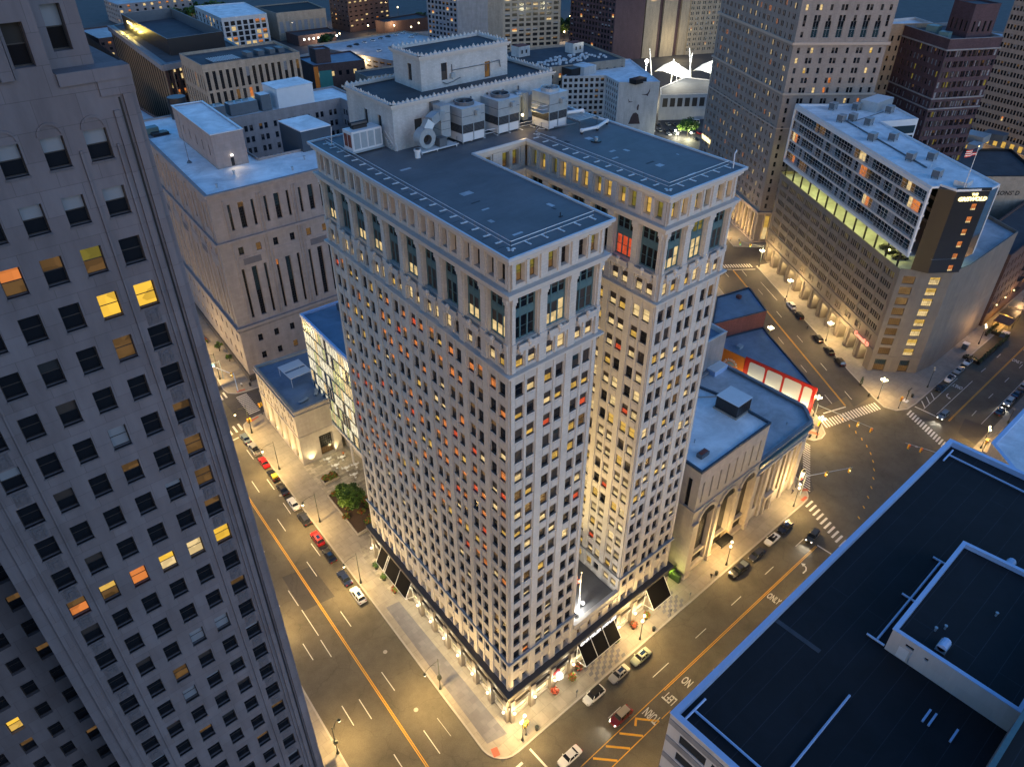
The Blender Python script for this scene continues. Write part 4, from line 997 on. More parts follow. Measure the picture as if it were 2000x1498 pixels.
for y in (92.5,97.5,102.5,107.5,112.5): spot(5.0+0.07*(y-90),y,0.4,6.6+0.07*(y-90),y,9,1000,(1.0,0.76,0.30),100,0.9,0.25)
spot(13,87.6,6.5,13,84,0,900,(1.0,0.80,0.42),140,0.8,0.3); spot(4.6,103,7,2.5,103,0,900,(1,0.76,0.34),150,0.8,0.3); spot(4.2,94,7,2.2,94,0,900,(1,0.76,0.34),150,0.8,0.3)
# ---- glass office block on stilts behind it
fp=[(13.2,52.8),(30,52.8),(33,97.6),(16.5,98.3)]
GB=thing('glass_block',(23,75,0),'brightly lit glass curtain wall block on stilts, squeezed beside the tower','building')
m=MB(); m.poly([(a,b,38.3) for a,b in fp],roof_u); m.poly([(a,b,10.0) for a,b in fp[::-1]],paled); m.build('roof',GB)
m=MB(); ring(m,fp,-0.35,0.25,38.0,38.9,bluecop); ring(m,fp,-0.5,0.25,9.6,10.6,paled); m.build('parapet',GB)
m=MB(); cell=[]
for e in (3,2,0,1):
    F=Fr(fp[e],fp[(e+1)%4]); n=int(F.L/1.5); du=F.L/n
    for k in range(7):
        z0=10.6+k*3.92; z1=z0+3.92
        m.fbox(F,0,F.L,-0.15,0.06,z0-0.02,z0+0.55,tealfr)
        for i in range(n):
            lit = random.random()<(.85 if k>=3 else .6)
            g_=random.choice([e_off,e_off,e_grn,e_crm,e_off]) if lit else random.choice([g_teal,g_teal,g_mid])
            if e in(0,1): g_=g_teal
            m.poly([F.p3(i*du,0,z0+0.55),F.p3(i*du+du,0,z0+0.55),F.p3(i*du+du,0,z1-0.02),F.p3(i*du,0,z1-0.02)],g_)
            m.fbox(F,i*du-0.04,i*du+0.04,-0.02,0.12,z0,z1,white_m)
m.build('curtain_wall',GB)
m=MB()
for y in (58,66,74,82,90): m.prism(arc(15.0+0.07*(y-60),y,0.35,0,360,8)[:-1],0.1,9.7,paled)
for y in (56,64,72,80,88): m.prism(arc(26.0,y,0.35,0,360,8)[:-1],0.1,9.7,paled)
m.build('column',GB)
m=MB(); m.box(19,28,54,94,0.15,9.5,bankst); m.build('lobby',GB)
for y in (60,72,84): lamp(16.6,y,8.2,260,(1.0,0.80,0.42),0.6)
for i,(x,y) in enumerate(((26,86),(22.5,66))):
    m=MB(); m.box(x-1.2,x+1.2,y-9,y+9 if i==0 else y+5,38.4,40.2,dkblue)
    for k in range(9 if i==0 else 6): m.prism(arc(x,y-8+k*1.8,0.7,0,360,10)[:-1],40.2,40.5,galv,top=black_m)
    tag(m.build('roof_condenser'),('long row of fan condensers on the glass block roof','shorter row of fan condensers on the glass block roof, nearer the tower')[i],'condenser','condensers on the glass block')
# terrace furniture on the bank roof
pt=thing('pergola',(14.5,104.5,17.1),'white pergola frame with slatted canopy on the bank roof terrace','pergola'); m=MB()
for x in (11.6,17.4):
    for y in (100.8,107.8): m.tube((x,y,17.1),(x,y,19.9),0.08,white_m,6)
m.build('post',pt); m=MB(); m.box(11.4,17.6,100.6,103.6,19.9,20.05,white_m); m.box(11.4,17.6,104.6,108,19.9,20.05,white_m); m.box(11.4,11.6,103.6,104.6,19.9,20.05,white_m); m.box(17.4,17.6,103.6,104.6,19.9,20.05,white_m); m.build('canopy',pt)
for i,(x,y,a) in enumerate(((10.8,93.4,0.2),(15.0,94.5,1.0),(16.5,92.9,0.9),(19.6,103.5,0.1))):
    m=MB(); c,s=math.cos(a),math.sin(a)
    q=[(x+u*c-v*s,y+u*s+v*c) for u,v in ((-1.4,-0.45),(-0.5,-0.6),(0.5,-0.6),(1.4,-0.45),(1.4,0.45),(0.5,0.3),(-0.5,0.3),(-1.4,0.45))]
    m.prism(q,17.55,17.65,galv)
    for u in (-1.1,1.1): m.box(x+u*c-0.1,x+u*c+0.1,y+u*s-0.1,y+u*s+0.1,17.1,17.55,black_m)
    tag(m.build('terrace_bench'),('curved grey bench near the front edge of the bank terrace','first of two curved benches at the inner corner of the bank terrace','second curved bench at the front inner corner of the bank terrace','curved bench against the glass wall on the bank terrace')[i],'bench','benches on the bank terrace')
# ---- arched banking hall right of the tower
AH=thing('arched_hall',(76,15,0),'stone banking hall with three tall arches and white roof, right of the tower','building')
pl=[]; mb=MB(); om=MB(); arcs=(56.6,64.2,71.8)
F=Fr((51.3,0),(75.6,0)); U=lambda x:x-51.3
ops=[(U(x)-2.6,U(x)+2.6,1.2,17.0,1.3) for x in arcs]
slots=[53.0+2.9*i for i in range(8)]
for x in slots: o=(U(x)-0.28,U(x)+0.28,22.6,28.4,0.4); ops.append(o); pl.append(wp(F,*o[:4],0.4,DK[0][0] if False else ('glass_dark','glass_dark',.5),style='plain'))
wall(mb,F,0,32.0,ops,0.4,bankst)
for x in arcs:   # arch heads in front of square openings
    n=10; cu=U(x)
    for i in range(n):
        a0,a1=math.pi*i/n,math.pi*(i+1)/n
        p0,p1=(cu+2.6*math.cos(a0),17.0+2.6*math.sin(a0)),(cu+2.6*math.cos(a1),17.0+2.6*math.sin(a1))
        q0,q1=(cu+3.3*math.cos(a0),17.0+3.3*math.sin(a0)),(cu+3.3*math.cos(a1),17.0+3.3*math.sin(a1))
        om.hull([F.p3(p0[0],0.35,p0[1]),F.p3(p1[0],0.35,p1[1]),F.p3(q1[0],0.35,q1[1]),F.p3(q0[0],0.35,q0[1]),F.p3(p0[0],-0.02,p0[1]),F.p3(p1[0],-0.02,p1[1]),F.p3(q0[0],-0.02,q0[1]),F.p3(q1[0],-0.02,q1[1])],[(3,2,1,0),(0,1,5,4),(2,3,6,7)],bankst)
        om.poly([F.p3(p0[0],0.02,p0[1]),F.p3(cu,0.02,17.0),F.p3(p1[0],0.02,p1[1])],g_mid)
    pl.append(wp(F,cu-2.6,cu+2.6,4.5,17.0,1.3,('glass_dark','glass_greyish',.5),style='grid')); pl.append(wp(F,cu-2.6,cu+2.6,1.2,4.4,1.0,('glass_dark','glass_dark',.5),style='grid'))
    om.fbox(F,cu-2.6,cu+2.6,-1.2,-0.4,4.3,4.9,bankst)
for u in (0.0,U(60.4)-0.55,U(68.0)-0.55,U(75.6)-1.1): om.fbox(F,u,u+1.1+(0.9 if u==0 else 0),-0.05,0.55,0,17.0,bankst); om.fbox(F,u-0.1,u+1.2+(0.9 if u==0 else 0),-0.05,0.75,0,1.6,bankst)
q=[(51.3,0),(75.6,0),(76,13),(73,30),(53.4,30)]
wall(mb,Fr((53.4,30),(51.3,0)),0,32.0,[(27.0,28.2,20.5,28.8,0.5)],0.5,bankst); pl.append(wp(Fr((53.4,30),(51.3,0)),27.0,28.2,20.5,28.8,0.5,('glass_dark','glass_dark',.5),style='plain'))
wall(mb,Fr((75.6,0),(76,13)),18,32,[],0.3,bankst); wall(mb,Fr((76,13),(53,30)),18,32,[],0.3,bankst)
ring(om,[(51.3,0),(75.6,0),(76,13),(73,30),(53.4,30)],-0.35,0.14,31.7,32.25,dkblue); ring(om,[(51.3,0),(75.6,0),(76,13),(73,30),(53.4,30)],-0.3,0.25,20.6,21.0,bankst)
rr=MB(); rr.poly([(a,b,31.75) for a,b in q],roof_w); rr.poly([(a,b,19.6) for a,b in [(75.6,0.6),(98.6,0.6),(102.5,5.2),(103.0,30),(52,30),(53,10)]],roof_l)
# lower block with lit tall windows
fl=[(75.6,0.4),(98.4,0.4),(102.7,4.9),(103.3,30.2)]
F=Fr(fl[0],fl[1]); ops=[]
for i,u in enumerate((3.2,8.0,12.8,17.6)):
    o=(u-0.9,u+0.9,3.6 if i!=1 else 5.5,15.2,1.0); ops.append(o); pl.append(wp(F,*o[:4],1.0,('glass_dark' if i==0 else 'lit_room_yellow','lit_room_dim',(0.25,0.35)),style='grid'))
for i in range(9): u=1.5+i*2.45; o=(u-0.45,u+0.45,17.2,18.5,0.3); ops.append(o); pl.append(wp(F,*o[:4],0.3,('glass_dark','glass_dark',.5),style='plain'))
wall(mb,F,0,20.3,ops,0.4,bankst)
F1=Fr(fl[1],fl[2]); wall(mb,F1,0,20.3,[(1.8,3.6,3.5,14,0.6)],0.5,bankst); pl.append(wp(F1,1.8,3.6,3.5,14,0.6,('glass_dark','glass_dark',.5),style='grid'))
wall(mb,Fr(fl[2],fl[3]),0,20.3,[],0.4,bankst); wall(mb,Fr(fl[3],(53,30.4)),0,20.3,[],0.4,bankst)
ring(om,[fl[0],fl[1],fl[2],fl[3],(76,30)],-0.5,0.3,20.0,20.5,greyc)
F=Fr(fl[0],fl[1]); om.fbox(F,0,F.L,-0.05,0.75,18.7,19.3,teal); om.fbox(F,0,F.L,-0.05,0.35,15.9,16.5,bankst)
om.fbox(F1,0,F1.L,-0.05,0.75,18.7,19.3,teal)
for u in (0.9,5.6,10.4,15.2,20.0): om.fbox(F,u-0.6,u+0.6,-0.05,0.55,0,15.9,bankst)
for u in (6.6,9.4): om.fbox(F,u,u+0.5,0.1,1.0,0,5.2,bankst)
om.fbox(F,6.4,10.1,0.1,1.1,5.2,5.9,bankst)
mb.build('wall',AH); rr.build('roof',AH); om.build('stone_trim',AH); put_windows(AH,pl)
m=MB(); m.box(62.0,66.4,-2.4,-0.6,4.6,4.9,canvas); m.box(62,66.4,-2.45,-2.35,4.0,4.9,canvas); m.build('entrance_canopy',AH); 
m=MB(); m.box(62.2,66.2,-0.62,-0.5,4.05,4.35,e_gld); m.build('light_strip',AH)
for x in (62.8,65.8): lamp(x,-1.5,3.8,170,(1.0,0.50,0.10),0.3)
lamp(71.5,-1.6,3.2,110,(1.0,0.52,0.12),0.3)
for x in (95.4,99.6): spot(x+1,-1.0+(0 if x<96 else 2.6),0.5,x+0.4,0.6+(0 if x<96 else 2.6),9,900,(1.0,0.74,0.25),80,0.8,0.3)
for x in (78.5,83,87.8,92.6): spot(x+0.2,-0.7,0.6,x+0.2,0.6,8,260,(1.0,0.76,0.38),80,0.8,0.3)
def housing(x0,x1,y0,y1,z0,z1,wm,tm,name,label,cat,det=True):
    m=MB(); m.box(x0,x1,y0,y1,z0,z1,wm,top=tm); m.box(x0-0.12,x1+0.12,y0-0.12,y1+0.12,z1,z1+0.12,tm); m.box(x0-0.3,x1+0.3,y0-0.3,y1+0.3,z0-0.02,z0+0.35,conc)
    if det:
        for i in range(1,int((x1-x0)/0.9)): m.box(x0+i*0.9,x0+i*0.9+0.05,y0-0.03,y0,z0+0.4,z1-0.15,black_m)
        for i in range(1,int((y1-y0)/0.9)): m.box(x0-0.03,x0,y0+i*0.9,y0+i*0.9+0.05,z0+0.4,z1-0.15,black_m)
    return tag(m.build(name),label,cat)
housing(71.2,76.4,5.9,11.5,31.8,35.2,blackpan,white_m,'roof_housing','black walled plant housing with white lid on the white roof of the arched hall','plant housing')
m=MB(); m.box(76,79,17,20.5,19.6,21.4,blackpan)
for a in (0,1):
    for b in (0,1): m.prism(arc(76.8+a*1.4,17.9+b*1.6,0.55,0,360,10)[:-1],21.4,21.6,galvd,top=black_m)
tag(m.build('roof_condenser'),'dark four fan condenser on the pale roof behind the black housing','condenser')
m=MB(); m.box(54.6,57.2,2.6,4.0,31.8,32.7,galvd); m.box(54.9,56.9,2.9,3.7,32.7,32.9,redbr); tag(m.build('roof_unit'),'small dark unit at the near corner of the white roof','roof unit')
m=MB(); m.box(97,102.6,28,31.5,19.6,21.0,bluecop); m.box(97,102.6,28,31.5,21.0,21.2,white_m); tag(m.build('skylight'),'blue glazed skylight at the back of the pale roof by the orange mural','skylight')
for (x,y,l) in ((81,4,'at the front edge of the pale lower roof'),(93.5,4.2,'near the far corner of the pale lower roof'),(62,12,'in the middle of the white upper roof'),(58,7,'near the unit on the white upper roof')):
    m=MB(); z=19.6 if x>76 else 31.75; m.tube((x,y,z),(x,y,z+0.7),0.12,galv,6); m.tube((x,y,z+0.7),(x,y,z+0.85),0.22,galv,6); tag(m.build('vent_pipe'),'small vent pipe '+l,'vent pipe','vent pipes on the banking hall')
# ---- tall plain party-wall block behind the hall
bldg('party_wall_block','plain pale grey block with raised parapet between the tower and the orange mural',[(47.5,31.8),(103.3,30.6),(104.6,45),(48.5,46)],30,greyc,roof_u,{},par=1.2,cop=paled,copw=0.5)
# ---- brick block and low wedge building on the island between the streets
BB,_=bldg('brick_block','dark red brick block with blue membrane roof on the island corner',[(126.0,49),(146,42.8),(155.2,55.6),(141.6,58.6)],15,redbr,roof_u,{},par=0.35,cop=dkblue,copw=0.3)
m=MB(); m.box(146.2,147.4,53.2,54.6,14.7,15.7,redbr); m.build('chimney',BB)
WB,_=bldg('wedge_building','low wedge shaped shop building with blue roof and painted end wall, pointing at the crossing',[(125.6,43.5),(125.9,35),(127.3,12.9),(143.0,38.4),(146.0,42.7),(126.0,48.9)],9,bankst,roof_u,{},par=0.3,cop=dkblue,copw=0.3)
m=MB(); F=Fr((125.9,35.6),(127.3,12.9))
m.fbox(F,0,F.L,-0.1,0.3,0.3,9.9,red_m); m.build('sign_wall',WB)
ps=MB(); Z0=1.2
for u0,u1 in ((1.6,6.8),(7.5,12.4),(13.1,18.4),(19.1,21.7)):
    n=5; r_=0.7; pts=[]
    for cx,cz,a0 in ((u1-r_,Z0+r_,270),(u1-r_,9.0-r_,0),(u0+r_,9.0-r_,90),(u0+r_,Z0+r_,180)):
        for i in range(n+1): a=R(a0+90*i/n); pts.append(F.p3(cx+r_*math.cos(a),0.34,cz+r_*math.sin(a)))
    ps.poly(pts,tents)
ps.build('poster_panel',WB)
for u in (3.0,9,15,20.5): q=F.pt(u,2.2); q2=F.pt(u,0); spot(q[0],q[1],1.0,q2[0],q2[1],5.5,700,(1.0,0.88,0.55),110,0.8,0.3)
F=Fr((125.6,43.6),(125.9,35.7)); m=MB(); m.fbox(F,0,F.L,-0.1,0.22,0.3,9.2,orange_m); m.build('mural',WB)
m=MB(); n=10; cu=3.6
for i in range(n):
    a0,a1=math.pi*(0.95-0.9*i/n),math.pi*(0.95-0.9*(i+1)/n); P=lambda a,r:F.p3(cu+r*math.cos(a),0.25,4.6+r*0.9*math.sin(a))
    m.poly([P(a0,1.55),P(a1,1.55),P(a1,0.2),P(a0,0.2)][::-1],galv)
m.build('mural_emblem',WB)
for i,ch in enumerate('GRANDMA'):
    a=math.pi*(0.93-0.86*i/6); u=cu+2.1*math.cos(a); z=4.6+2.0*math.sin(a)
    text_obj('letter',ch,1.0,wall_M(F,u,0.27,z)@Matrix.Rotation(a-math.pi/2,4,'Z'),tents,parent=WB,ext=0.01,bold=0.04)
q=F.pt(6.6,1.8); q2=F.pt(6,0); spot(q[0],q[1],0.8,q2[0],q2[1],5,650,(1.0,0.75,0.2),110,0.8,0.3)
m=MB(); m.box(129,131,40,41.4,8.7,9.7,galv); tag(m.build('roof_unit'),'small grey unit on the blue wedge roof','roof unit')
# ================================================================== mixed block on the diagonal street
GR=thing('garage_apartment_block',(195,35,0),'grey garage block carrying a white framed glass apartment slab, right of the crossing','building')
low=[(207,81),(162,13.4),(166,8.6),(172,2.6),(180,1.2),(216,1.2),(250,58)]
pl=[]; mb=MB(); tr=MB(); dk=MB()
F=Fr(low[0],low[1]); L=F.L; ops=[]
nb=12; bw=(L-3)/nb
for i in range(nb):
    c=1.5+bw*(i+0.5)
    for k,h in enumerate((33.2,29.6,26.0,22.4,18.8,15.2)):
        for j in range(5):
            u=c-2.2+j*1.1; kd=pick([(('glass_dark','glass_dark',.5),7),(('lit_room_dim','glass_dark',.5),1),(('glass_greyish','glass_dark',.5),2)])
            if k==0 or (k in(1,2,3) and random.random()<.25): kd=('lit_room_olive','lit_room_dim',.6) if random.random()<.6 else kd
            o=(u-0.38,u+0.38,h-(1.9 if k else 2.1),h,0.3); ops.append(o); pl.append(wp(F,*o[:4],0.3,kd,style='plain'))
    for a in (-1.5,-0.5,1.0): 
        o=(c+a,c+a+0.55,9.3,11.4,0.3); ops.append(o); pl.append(wp(F,*o[:4],0.3,('glass_dark','glass_dark',.5),style='plain'))
    ops.append((c-1.9,c+1.9,0.1,6.2,2.6))
    tr.fbox(F,1.5+bw*i-0.45,1.5+bw*i+0.45,-0.05,0.35,0.1,7.4,garage)
    dk.poly([F.p3(c-1.9,-2.55,0.2),F.p3(c+1.9,-2.55,0.2),F.p3(c+1.9,-2.55,6.0),F.p3(c-1.9,-2.55,6.0)],bankst)
    q=F.pt(c,-1.2); lamp(q[0],q[1],5.6,420,(1.0,0.74,0.34),0.25)
    if i%2==0: q=F.pt(c,1.6); spot(q[0],q[1],0.6,F.pt(c,0)[0],F.pt(c,0)[1],8,520,(1.0,0.70,0.18),100,0.9,0.3)
wall(mb,F,0.1,34.5,ops,0.3,garage)
for z0,z1,d in ((7.4,7.9,0.3),(12.4,12.8,0.22),(34.3,35.3,0.2)): tr.fbox(F,0,F.L,-0.1,d,z0,z1,garage)
for i in range(nb+1): tr.fbox(F,1.5+bw*i-0.3,1.5+bw*i+0.3,-0.05,0.12,12.8,34.3,garage)
for e,(u0,u1),lit in ((1,(1.4,4.8),False),(2,(2.6,5.6),True)):
    F=Fr(low[e],low[e+1]); ops=[(u0,u1,0.4,4.6,0.5)]; pl.append(wp(F,u0,u1,0.4,4.6,0.5,('glass_blue_green','lit_room_dim',.5),style='grid'))
    for k in range(8):
        h=8.9+k*3.5; o=(u0,u1,h-2.5,h,0.3); ops.append(o); pl.append(wp(F,*o[:4],0.3,('lit_room_yellow' if lit else 'lit_room_dim','lit_room_cream' if lit else 'lit_room_dim',(0.3,0.6)),style='grid'))
    wall(mb,F,0.1,35.0 if e==2 else 34.8,ops,0.3,garage); tr.fbox(F,-0.05,F.L+0.05,-0.1,0.18,34.8,35.6,garage); tr.fbox(F,0,F.L,-0.05,0.15,5.3,5.9,garage)
for e in (3,4,5,6): 
    F=Fr(low[e],low[(e+1)%7]); wall(mb,F,0.1,34.8,[],0.3,garage); tr.fbox(F,-0.02,F.L+0.02,-0.3,0.06,34.6,35.6,garage)
mb.build('wall',GR); tr.build('stone_trim',GR); dk.build('arcade_wall',GR)
r=MB(); r.poly([(a,b,34.4) for a,b in low],roof_l); 
top=[(207,81),(161.8,12.6),(163.6,11.4),(165.4,12.0),(164.6,7.1),(172.3,1.5),(177.6,1.2),(209.3,50.6),(222,43.8),(233.6,60.2),(218,71)]
r.poly([(a,b,59.9) for a,b in top],roof_w); r.poly([(a,b,39.9) for a,b in top[::-1]],paled); r.build('roof',GR)
m=MB(); ring(m,top,-0.5,0.05,59.8,60.4,white_m); 
fr=MB(); gl=MB(); F=Fr(top[0],top[1]); L=F.L
# white frame and five glazed levels with balcony rails
m.fbox(F,0,L,-0.3,0.25,58.6,59.8,white_m); m.fbox(F,0,L,-0.3,0.25,39.6,40.4,white_m); m.fbox(F,0,0.7,-0.3,0.3,40.4,58.6,white_m); m.fbox(F,L-0.7,L,-0.3,0.3,40.4,58.6,white_m)
n=46; du=(L-1.4)/n
for k in range(5):
    z0=40.4+k*3.66; z1=z0+3.66
    m.fbox(F,0.7,L-0.7,-1.2,0.12,z0-0.05 if k else z0,z0+0.55,paled)
    for i in range(n):
        u=0.7+i*du; blk=(i//4+k*2)%5; lit=(math.sin((i//3)*12.9898+k*78.233)*43758.5453)%1<.07
        g_=random.choice([g_dark,g_teal,g_teal,g_mid,g_shadel]) if not lit else random.choice([e_org,e_dim,e_dim,e_crm])
        rec=-0.25 if (i//5+k)%3 else -1.0
        gl.poly([F.p3(u,rec,z0+0.5),F.p3(u+du,rec,z0+0.5),F.p3(u+du,rec,z1),F.p3(u,rec,z1)],g_)
        if rec<-0.5 and i%5==0: gl.poly([F.p3(u,-1.0,z0+.5),F.p3(u,-0.25,z0+.5),F.p3(u,-0.25,z1),F.p3(u,-1.0,z1)],g_mid)
        fr.fbox(F,u-0.03,u+0.03,rec,rec+0.06,z0+0.5,z1,frame_w)
        fr.fbox(F,u-0.025,u+0.025,0.0,0.05,z0+0.55,z0+1.55,frame_w)
    for z in (1.05,1.55): fr.fbox(F,0.7,L-0.7,0.0,0.05,z0+z-0.04,z0+z,frame_w)
    fr.fbox(F,0.7,L-0.7,-0.25,-0.19,z0+2.2,z0+2.28,frame_w)
m.build('white_frame',GR); fr.build('balcony_rail',GR); gl.build('glazing',GR)
# black corner tower with its sign
m=MB(); bk=[(163.6,11.4),(164.9,7.1),(172.3,1.5),(177.6,1.2)]
F=Fr(bk[0],bk[1]); m.fbox(F,0,F.L,-0.5,0.0,35.6,59.8,blackpan)
F=Fr(bk[1],bk[2]); L=F.L; ops=[]; cp=[]
for k in range(6): h=56.2-3.66*k; o=(L*0.60,L*0.60+1.5,h-1.9,h,0.2); ops.append(o); pl.append(wp(F,*o[:4],0.2,('lit_room_orange','lit_room_cream',.75),style='grid'))
wall(m,F,35.6,59.85,ops,0.2,blackpan); m.fbox(F,-0.2,L+0.2,-0.4,0.1,59.85,60.6,blackpan)
m.build('corner_tower',GR)
F=Fr(bk[2],bk[3]); g=MB(); g.poly([F.p3(0,0,40),F.p3(F.L,0,40),F.p3(F.L,0,59.8),F.p3(0,0,59.8)],g_teal)
F=Fr(bk[3],top[7]); 
for k in range(5): g.poly([F.p3(0,-0.2,40.9+3.66*k),F.p3(F.L,-0.2,40.9+3.66*k),F.p3(F.L,-0.2,43.9+3.66*k),F.p3(0,-0.2,43.9+3.66*k)],g_teal)
for e in (7,8,9,10):
    F=Fr(top[e],top[(e+1)%11]); g.poly([F.p3(0,-.1,40),F.p3(F.L,-.1,40),F.p3(F.L,-.1,59),F.p3(0,-.1,59)],g_teal)
g.build('side_glazing',GR)
m=MB(); F=Fr(bk[3],top[7])
for k in range(6): m.fbox(F,0,F.L,-0.3,0.05,39.9+3.66*k,40.9+3.66*k if k<5 else 59.8,white_m)
m.fbox(F,0,0.7,-0.3,0.1,40,59.8,white_m); F=Fr(bk[2],bk[3]); m.fbox(F,F.L-0.5,F.L,-0.3,0.1,40,59.8,white_m)
for e in (7,8,9): F=Fr(top[e],top[(e+1)%11]); m.fbox(F,0,F.L,-0.3,0.05,58.3,59.8,white_m); m.fbox(F,0,0.5,-0.3,0.08,40,58.3,white_m); m.fbox(F,0,F.L,-0.3,0.05,55.0,55.6,white_m)
m.build('side_frame',GR)
F=Fr(bk[1],bk[2]); 
text_obj('sign_letters','GRISWOLD',1.55,wall_M(F,L/2+0.3,0.2,57.6),e_gld,parent=GR,ext=0.08,bold=0.05,sx=1.0,shear=0.15); text_obj('sign_letters','THE',0.9,wall_M(F,L/2+0.6,0.2,58.9),e_gld,parent=GR,ext=0.08,bold=0.03)
for b in (bk[1],bk[2]): spot(b[0]-0.8,b[1]-0.6,36.2,b[0],b[1],50,260,(1.0,0.85,0.25),50,0.9,0.2)
co=MB(); F=Fr(top[0],top[1])
for i in range(13): co.prism(arc(*F.pt(2+i*6.3,-0.8),0.32,0,360,8)[:-1],34.4,39.9,black_m)
for i in range(3): co.prism(arc(*Fr(bk[1],(178,1.3)).pt(8+i*2.2,-0.8),0.3,0,360,8)[:-1],34.4,39.9,black_m)
co.build('column',GR)
dw=MB(); F=Fr(top[0],top[1]); dw.fbox(F,0,F.L-12,-9,-8.8,34.4,39.85,paled); dw.build('deck_wall',GR)
for i in range(8): q=F.pt(5+i*9.5,-3.2); lamp(q[0],q[1],39.2,520,(0.92,0.90,0.22),0.5)
lamp(181,6,38.5,260,(0.7,0.9,0.5),0.4)
F=Fr(low[0],low[1]); text_obj('sign_letters','Connell D',2.0,wall_M(F,F.L-6.5,0.55,7.9),e_rsign,parent=GR,ext=0.12,bold=0.05)
put_windows(GR,pl)
m=MB(); m.box(219,231,57.5,63.5,59.9,63.2,galv,top=white_m); o=tag(m.build('stair_house'),'white stair house at the far end of the white slab roof','roof hut')
def cond(x,y,z,label,grp):
    t=thing('roof_condenser',(x,y,z),label,'condenser',grp); m=MB(); m.box(x-1.4,x+1.4,y-1,y+1,z+0.5,z+2.3,galvd)
    for k in range(7): m.box(x-1.35+k*0.42,x-1.2+k*0.42,y-1.04,y+1.04,z+0.55,z+2.25,galv)
    m.box(x-1.45,x+1.45,y-1.05,y+1.05,z+2.3,z+2.4,galv); m.build('housing',t)
    for a in (-1.2,1.2): 
        for b in (-0.85,0.85):
            m=MB(); m.box(x+a-0.08,x+a+0.08,y+b-0.08,y+b+0.08,z,z+0.5,black_m); m.build('leg',t)
cl=['at the far left corner of the roof','second along the back edge of the roof','beside the stair house','left of the roof pipe, farthest','right of the roof pipe, farthest','beside the satellite dish','left of the pipe in the middle of the roof','right of the pipe in the middle of the roof','left of the pipe near the front of the roof','right of the pipe near the front of the roof','alone near the black corner tower']
for (x,y),l in zip([(212,69.5),(217.6,63.8),(223.3,54.6),(200.3,60.0),(204.3,58.1),(203.9,52.2),(189.1,43.4),(194.1,39.1),(179.6,26.8),(184.8,22.9),(170.8,15.3)],cl): cond(x,y,59.9,'ribbed rooftop condenser '+l,'condensers on the white slab roof')
m=MB(); m.path([(202,59,60.1),(176.5,20.5,60.1)],0.22,galvd,5); m.path([(204,57,60.1),(222,56,60.1)],0.15,galvd,5); tag(m.build('roof_pipe'),'dark pipe running down the middle of the white slab roof','pipe')
def flagpole(x,y,z,h,label,lit=True,flag=(3.2,1.9)):
    t=thing('flagpole',(x,y,z),label,'flagpole'); m=MB(); m.tube((x,y,z),(x,y,z+h),0.13,white_m,8,0.07); m.ball((x,y,z+h+0.1),0.16,e_gld,6,4); m.build('pole',t)
    f=MB(); w,hh=flag
    for s in range(7):
        mat=red_m if s%2==0 else tents
        for k in range(6):
            a0,a1=k/6,(k+1)/6; W_=lambda a:(x-w*a*0.8,y+0.25*math.sin(a*7)+w*a*0.5,0); z0=z+h-0.3-hh*(s+1)/7; z1=z+h-0.3-hh*s/7
            mm=cloth_b if (s<4 and k<3) else mat
            p,q=W_(a0),W_(a1); f.poly([(p[0],p[1],z0-a0*0.5),(q[0],q[1],z0-a1*0.5),(q[0],q[1],z1-a1*0.5),(p[0],p[1],z1-a0*0.5)],mm)
    f.build('flag',t); return t
flagpole(166.9,6.4,60,11.5,'lit flagpole with striped flag above the glowing rooftop sign')
spot(167.6,7.6,60.3,166.9,6.4,71,500,(1.0,0.80,0.35),30,0.7,0.1)
m=MB(); m.box(168.6,169.4,8.4,9.2,60,60.5,black_m); m.ball((169,8.8,60.8),0.35,e_wht,8,5); tag(m.build('roof_flood_light'),'bright floodlight at the foot of the rooftop flagpole','floodlight')
m=MB(); m.box(167.8,171.8,6.2,9.6,60,61.6,penth,top=white_m); tag(m.build('roof_hut'),'small white hut behind the rooftop flagpole','roof hut')

# ================================================================== big brick hotel
HT=thing('hotel_tower',(240,105,0),'huge brown grey brick hotel tower with pale belts and golden lit arches at its foot','building')
C0=(216.9,92.2); hp=[(250.3,148.5),C0,(243.5,70.5),(282,128)]
pl=[]; mb=MB(); tr=MB(); F=Fr(hp[0],hp[1]); G=Fr(hp[1],hp[2])
hk=[(('glass_dark','glass_dark',.5),20),(('window_shade','glass_dark',.5),6),(('glass_greyish','glass_greyish',.5),4),(('lit_room_cream','lit_room_cream',.5),2.4),(('lit_room_orange','lit_room_orange',.5),1.5),(('window_blind_pale','glass_dark',.5),1)]
rows=[16.9+3.45*k for k in range(13)]+[62.2+3.45*k for k in range(5)]+[79.8+3.45*k for k in range(9)]
rows=[r_ for r_ in rows if not(59.3<r_<61.2 or 76.6<r_<79)]
ops=[]
for i in range(17):
    c=2.6+i*3.7
    for h in rows:
        for a in ((-0.95,0.15) if i%3 else (-0.4,)):
            o=(c+a,c+a+0.8,h-1.9,h,0.22); ops.append(o); pl.append(wp(F,*o[:4],0.22,pick(hk)))
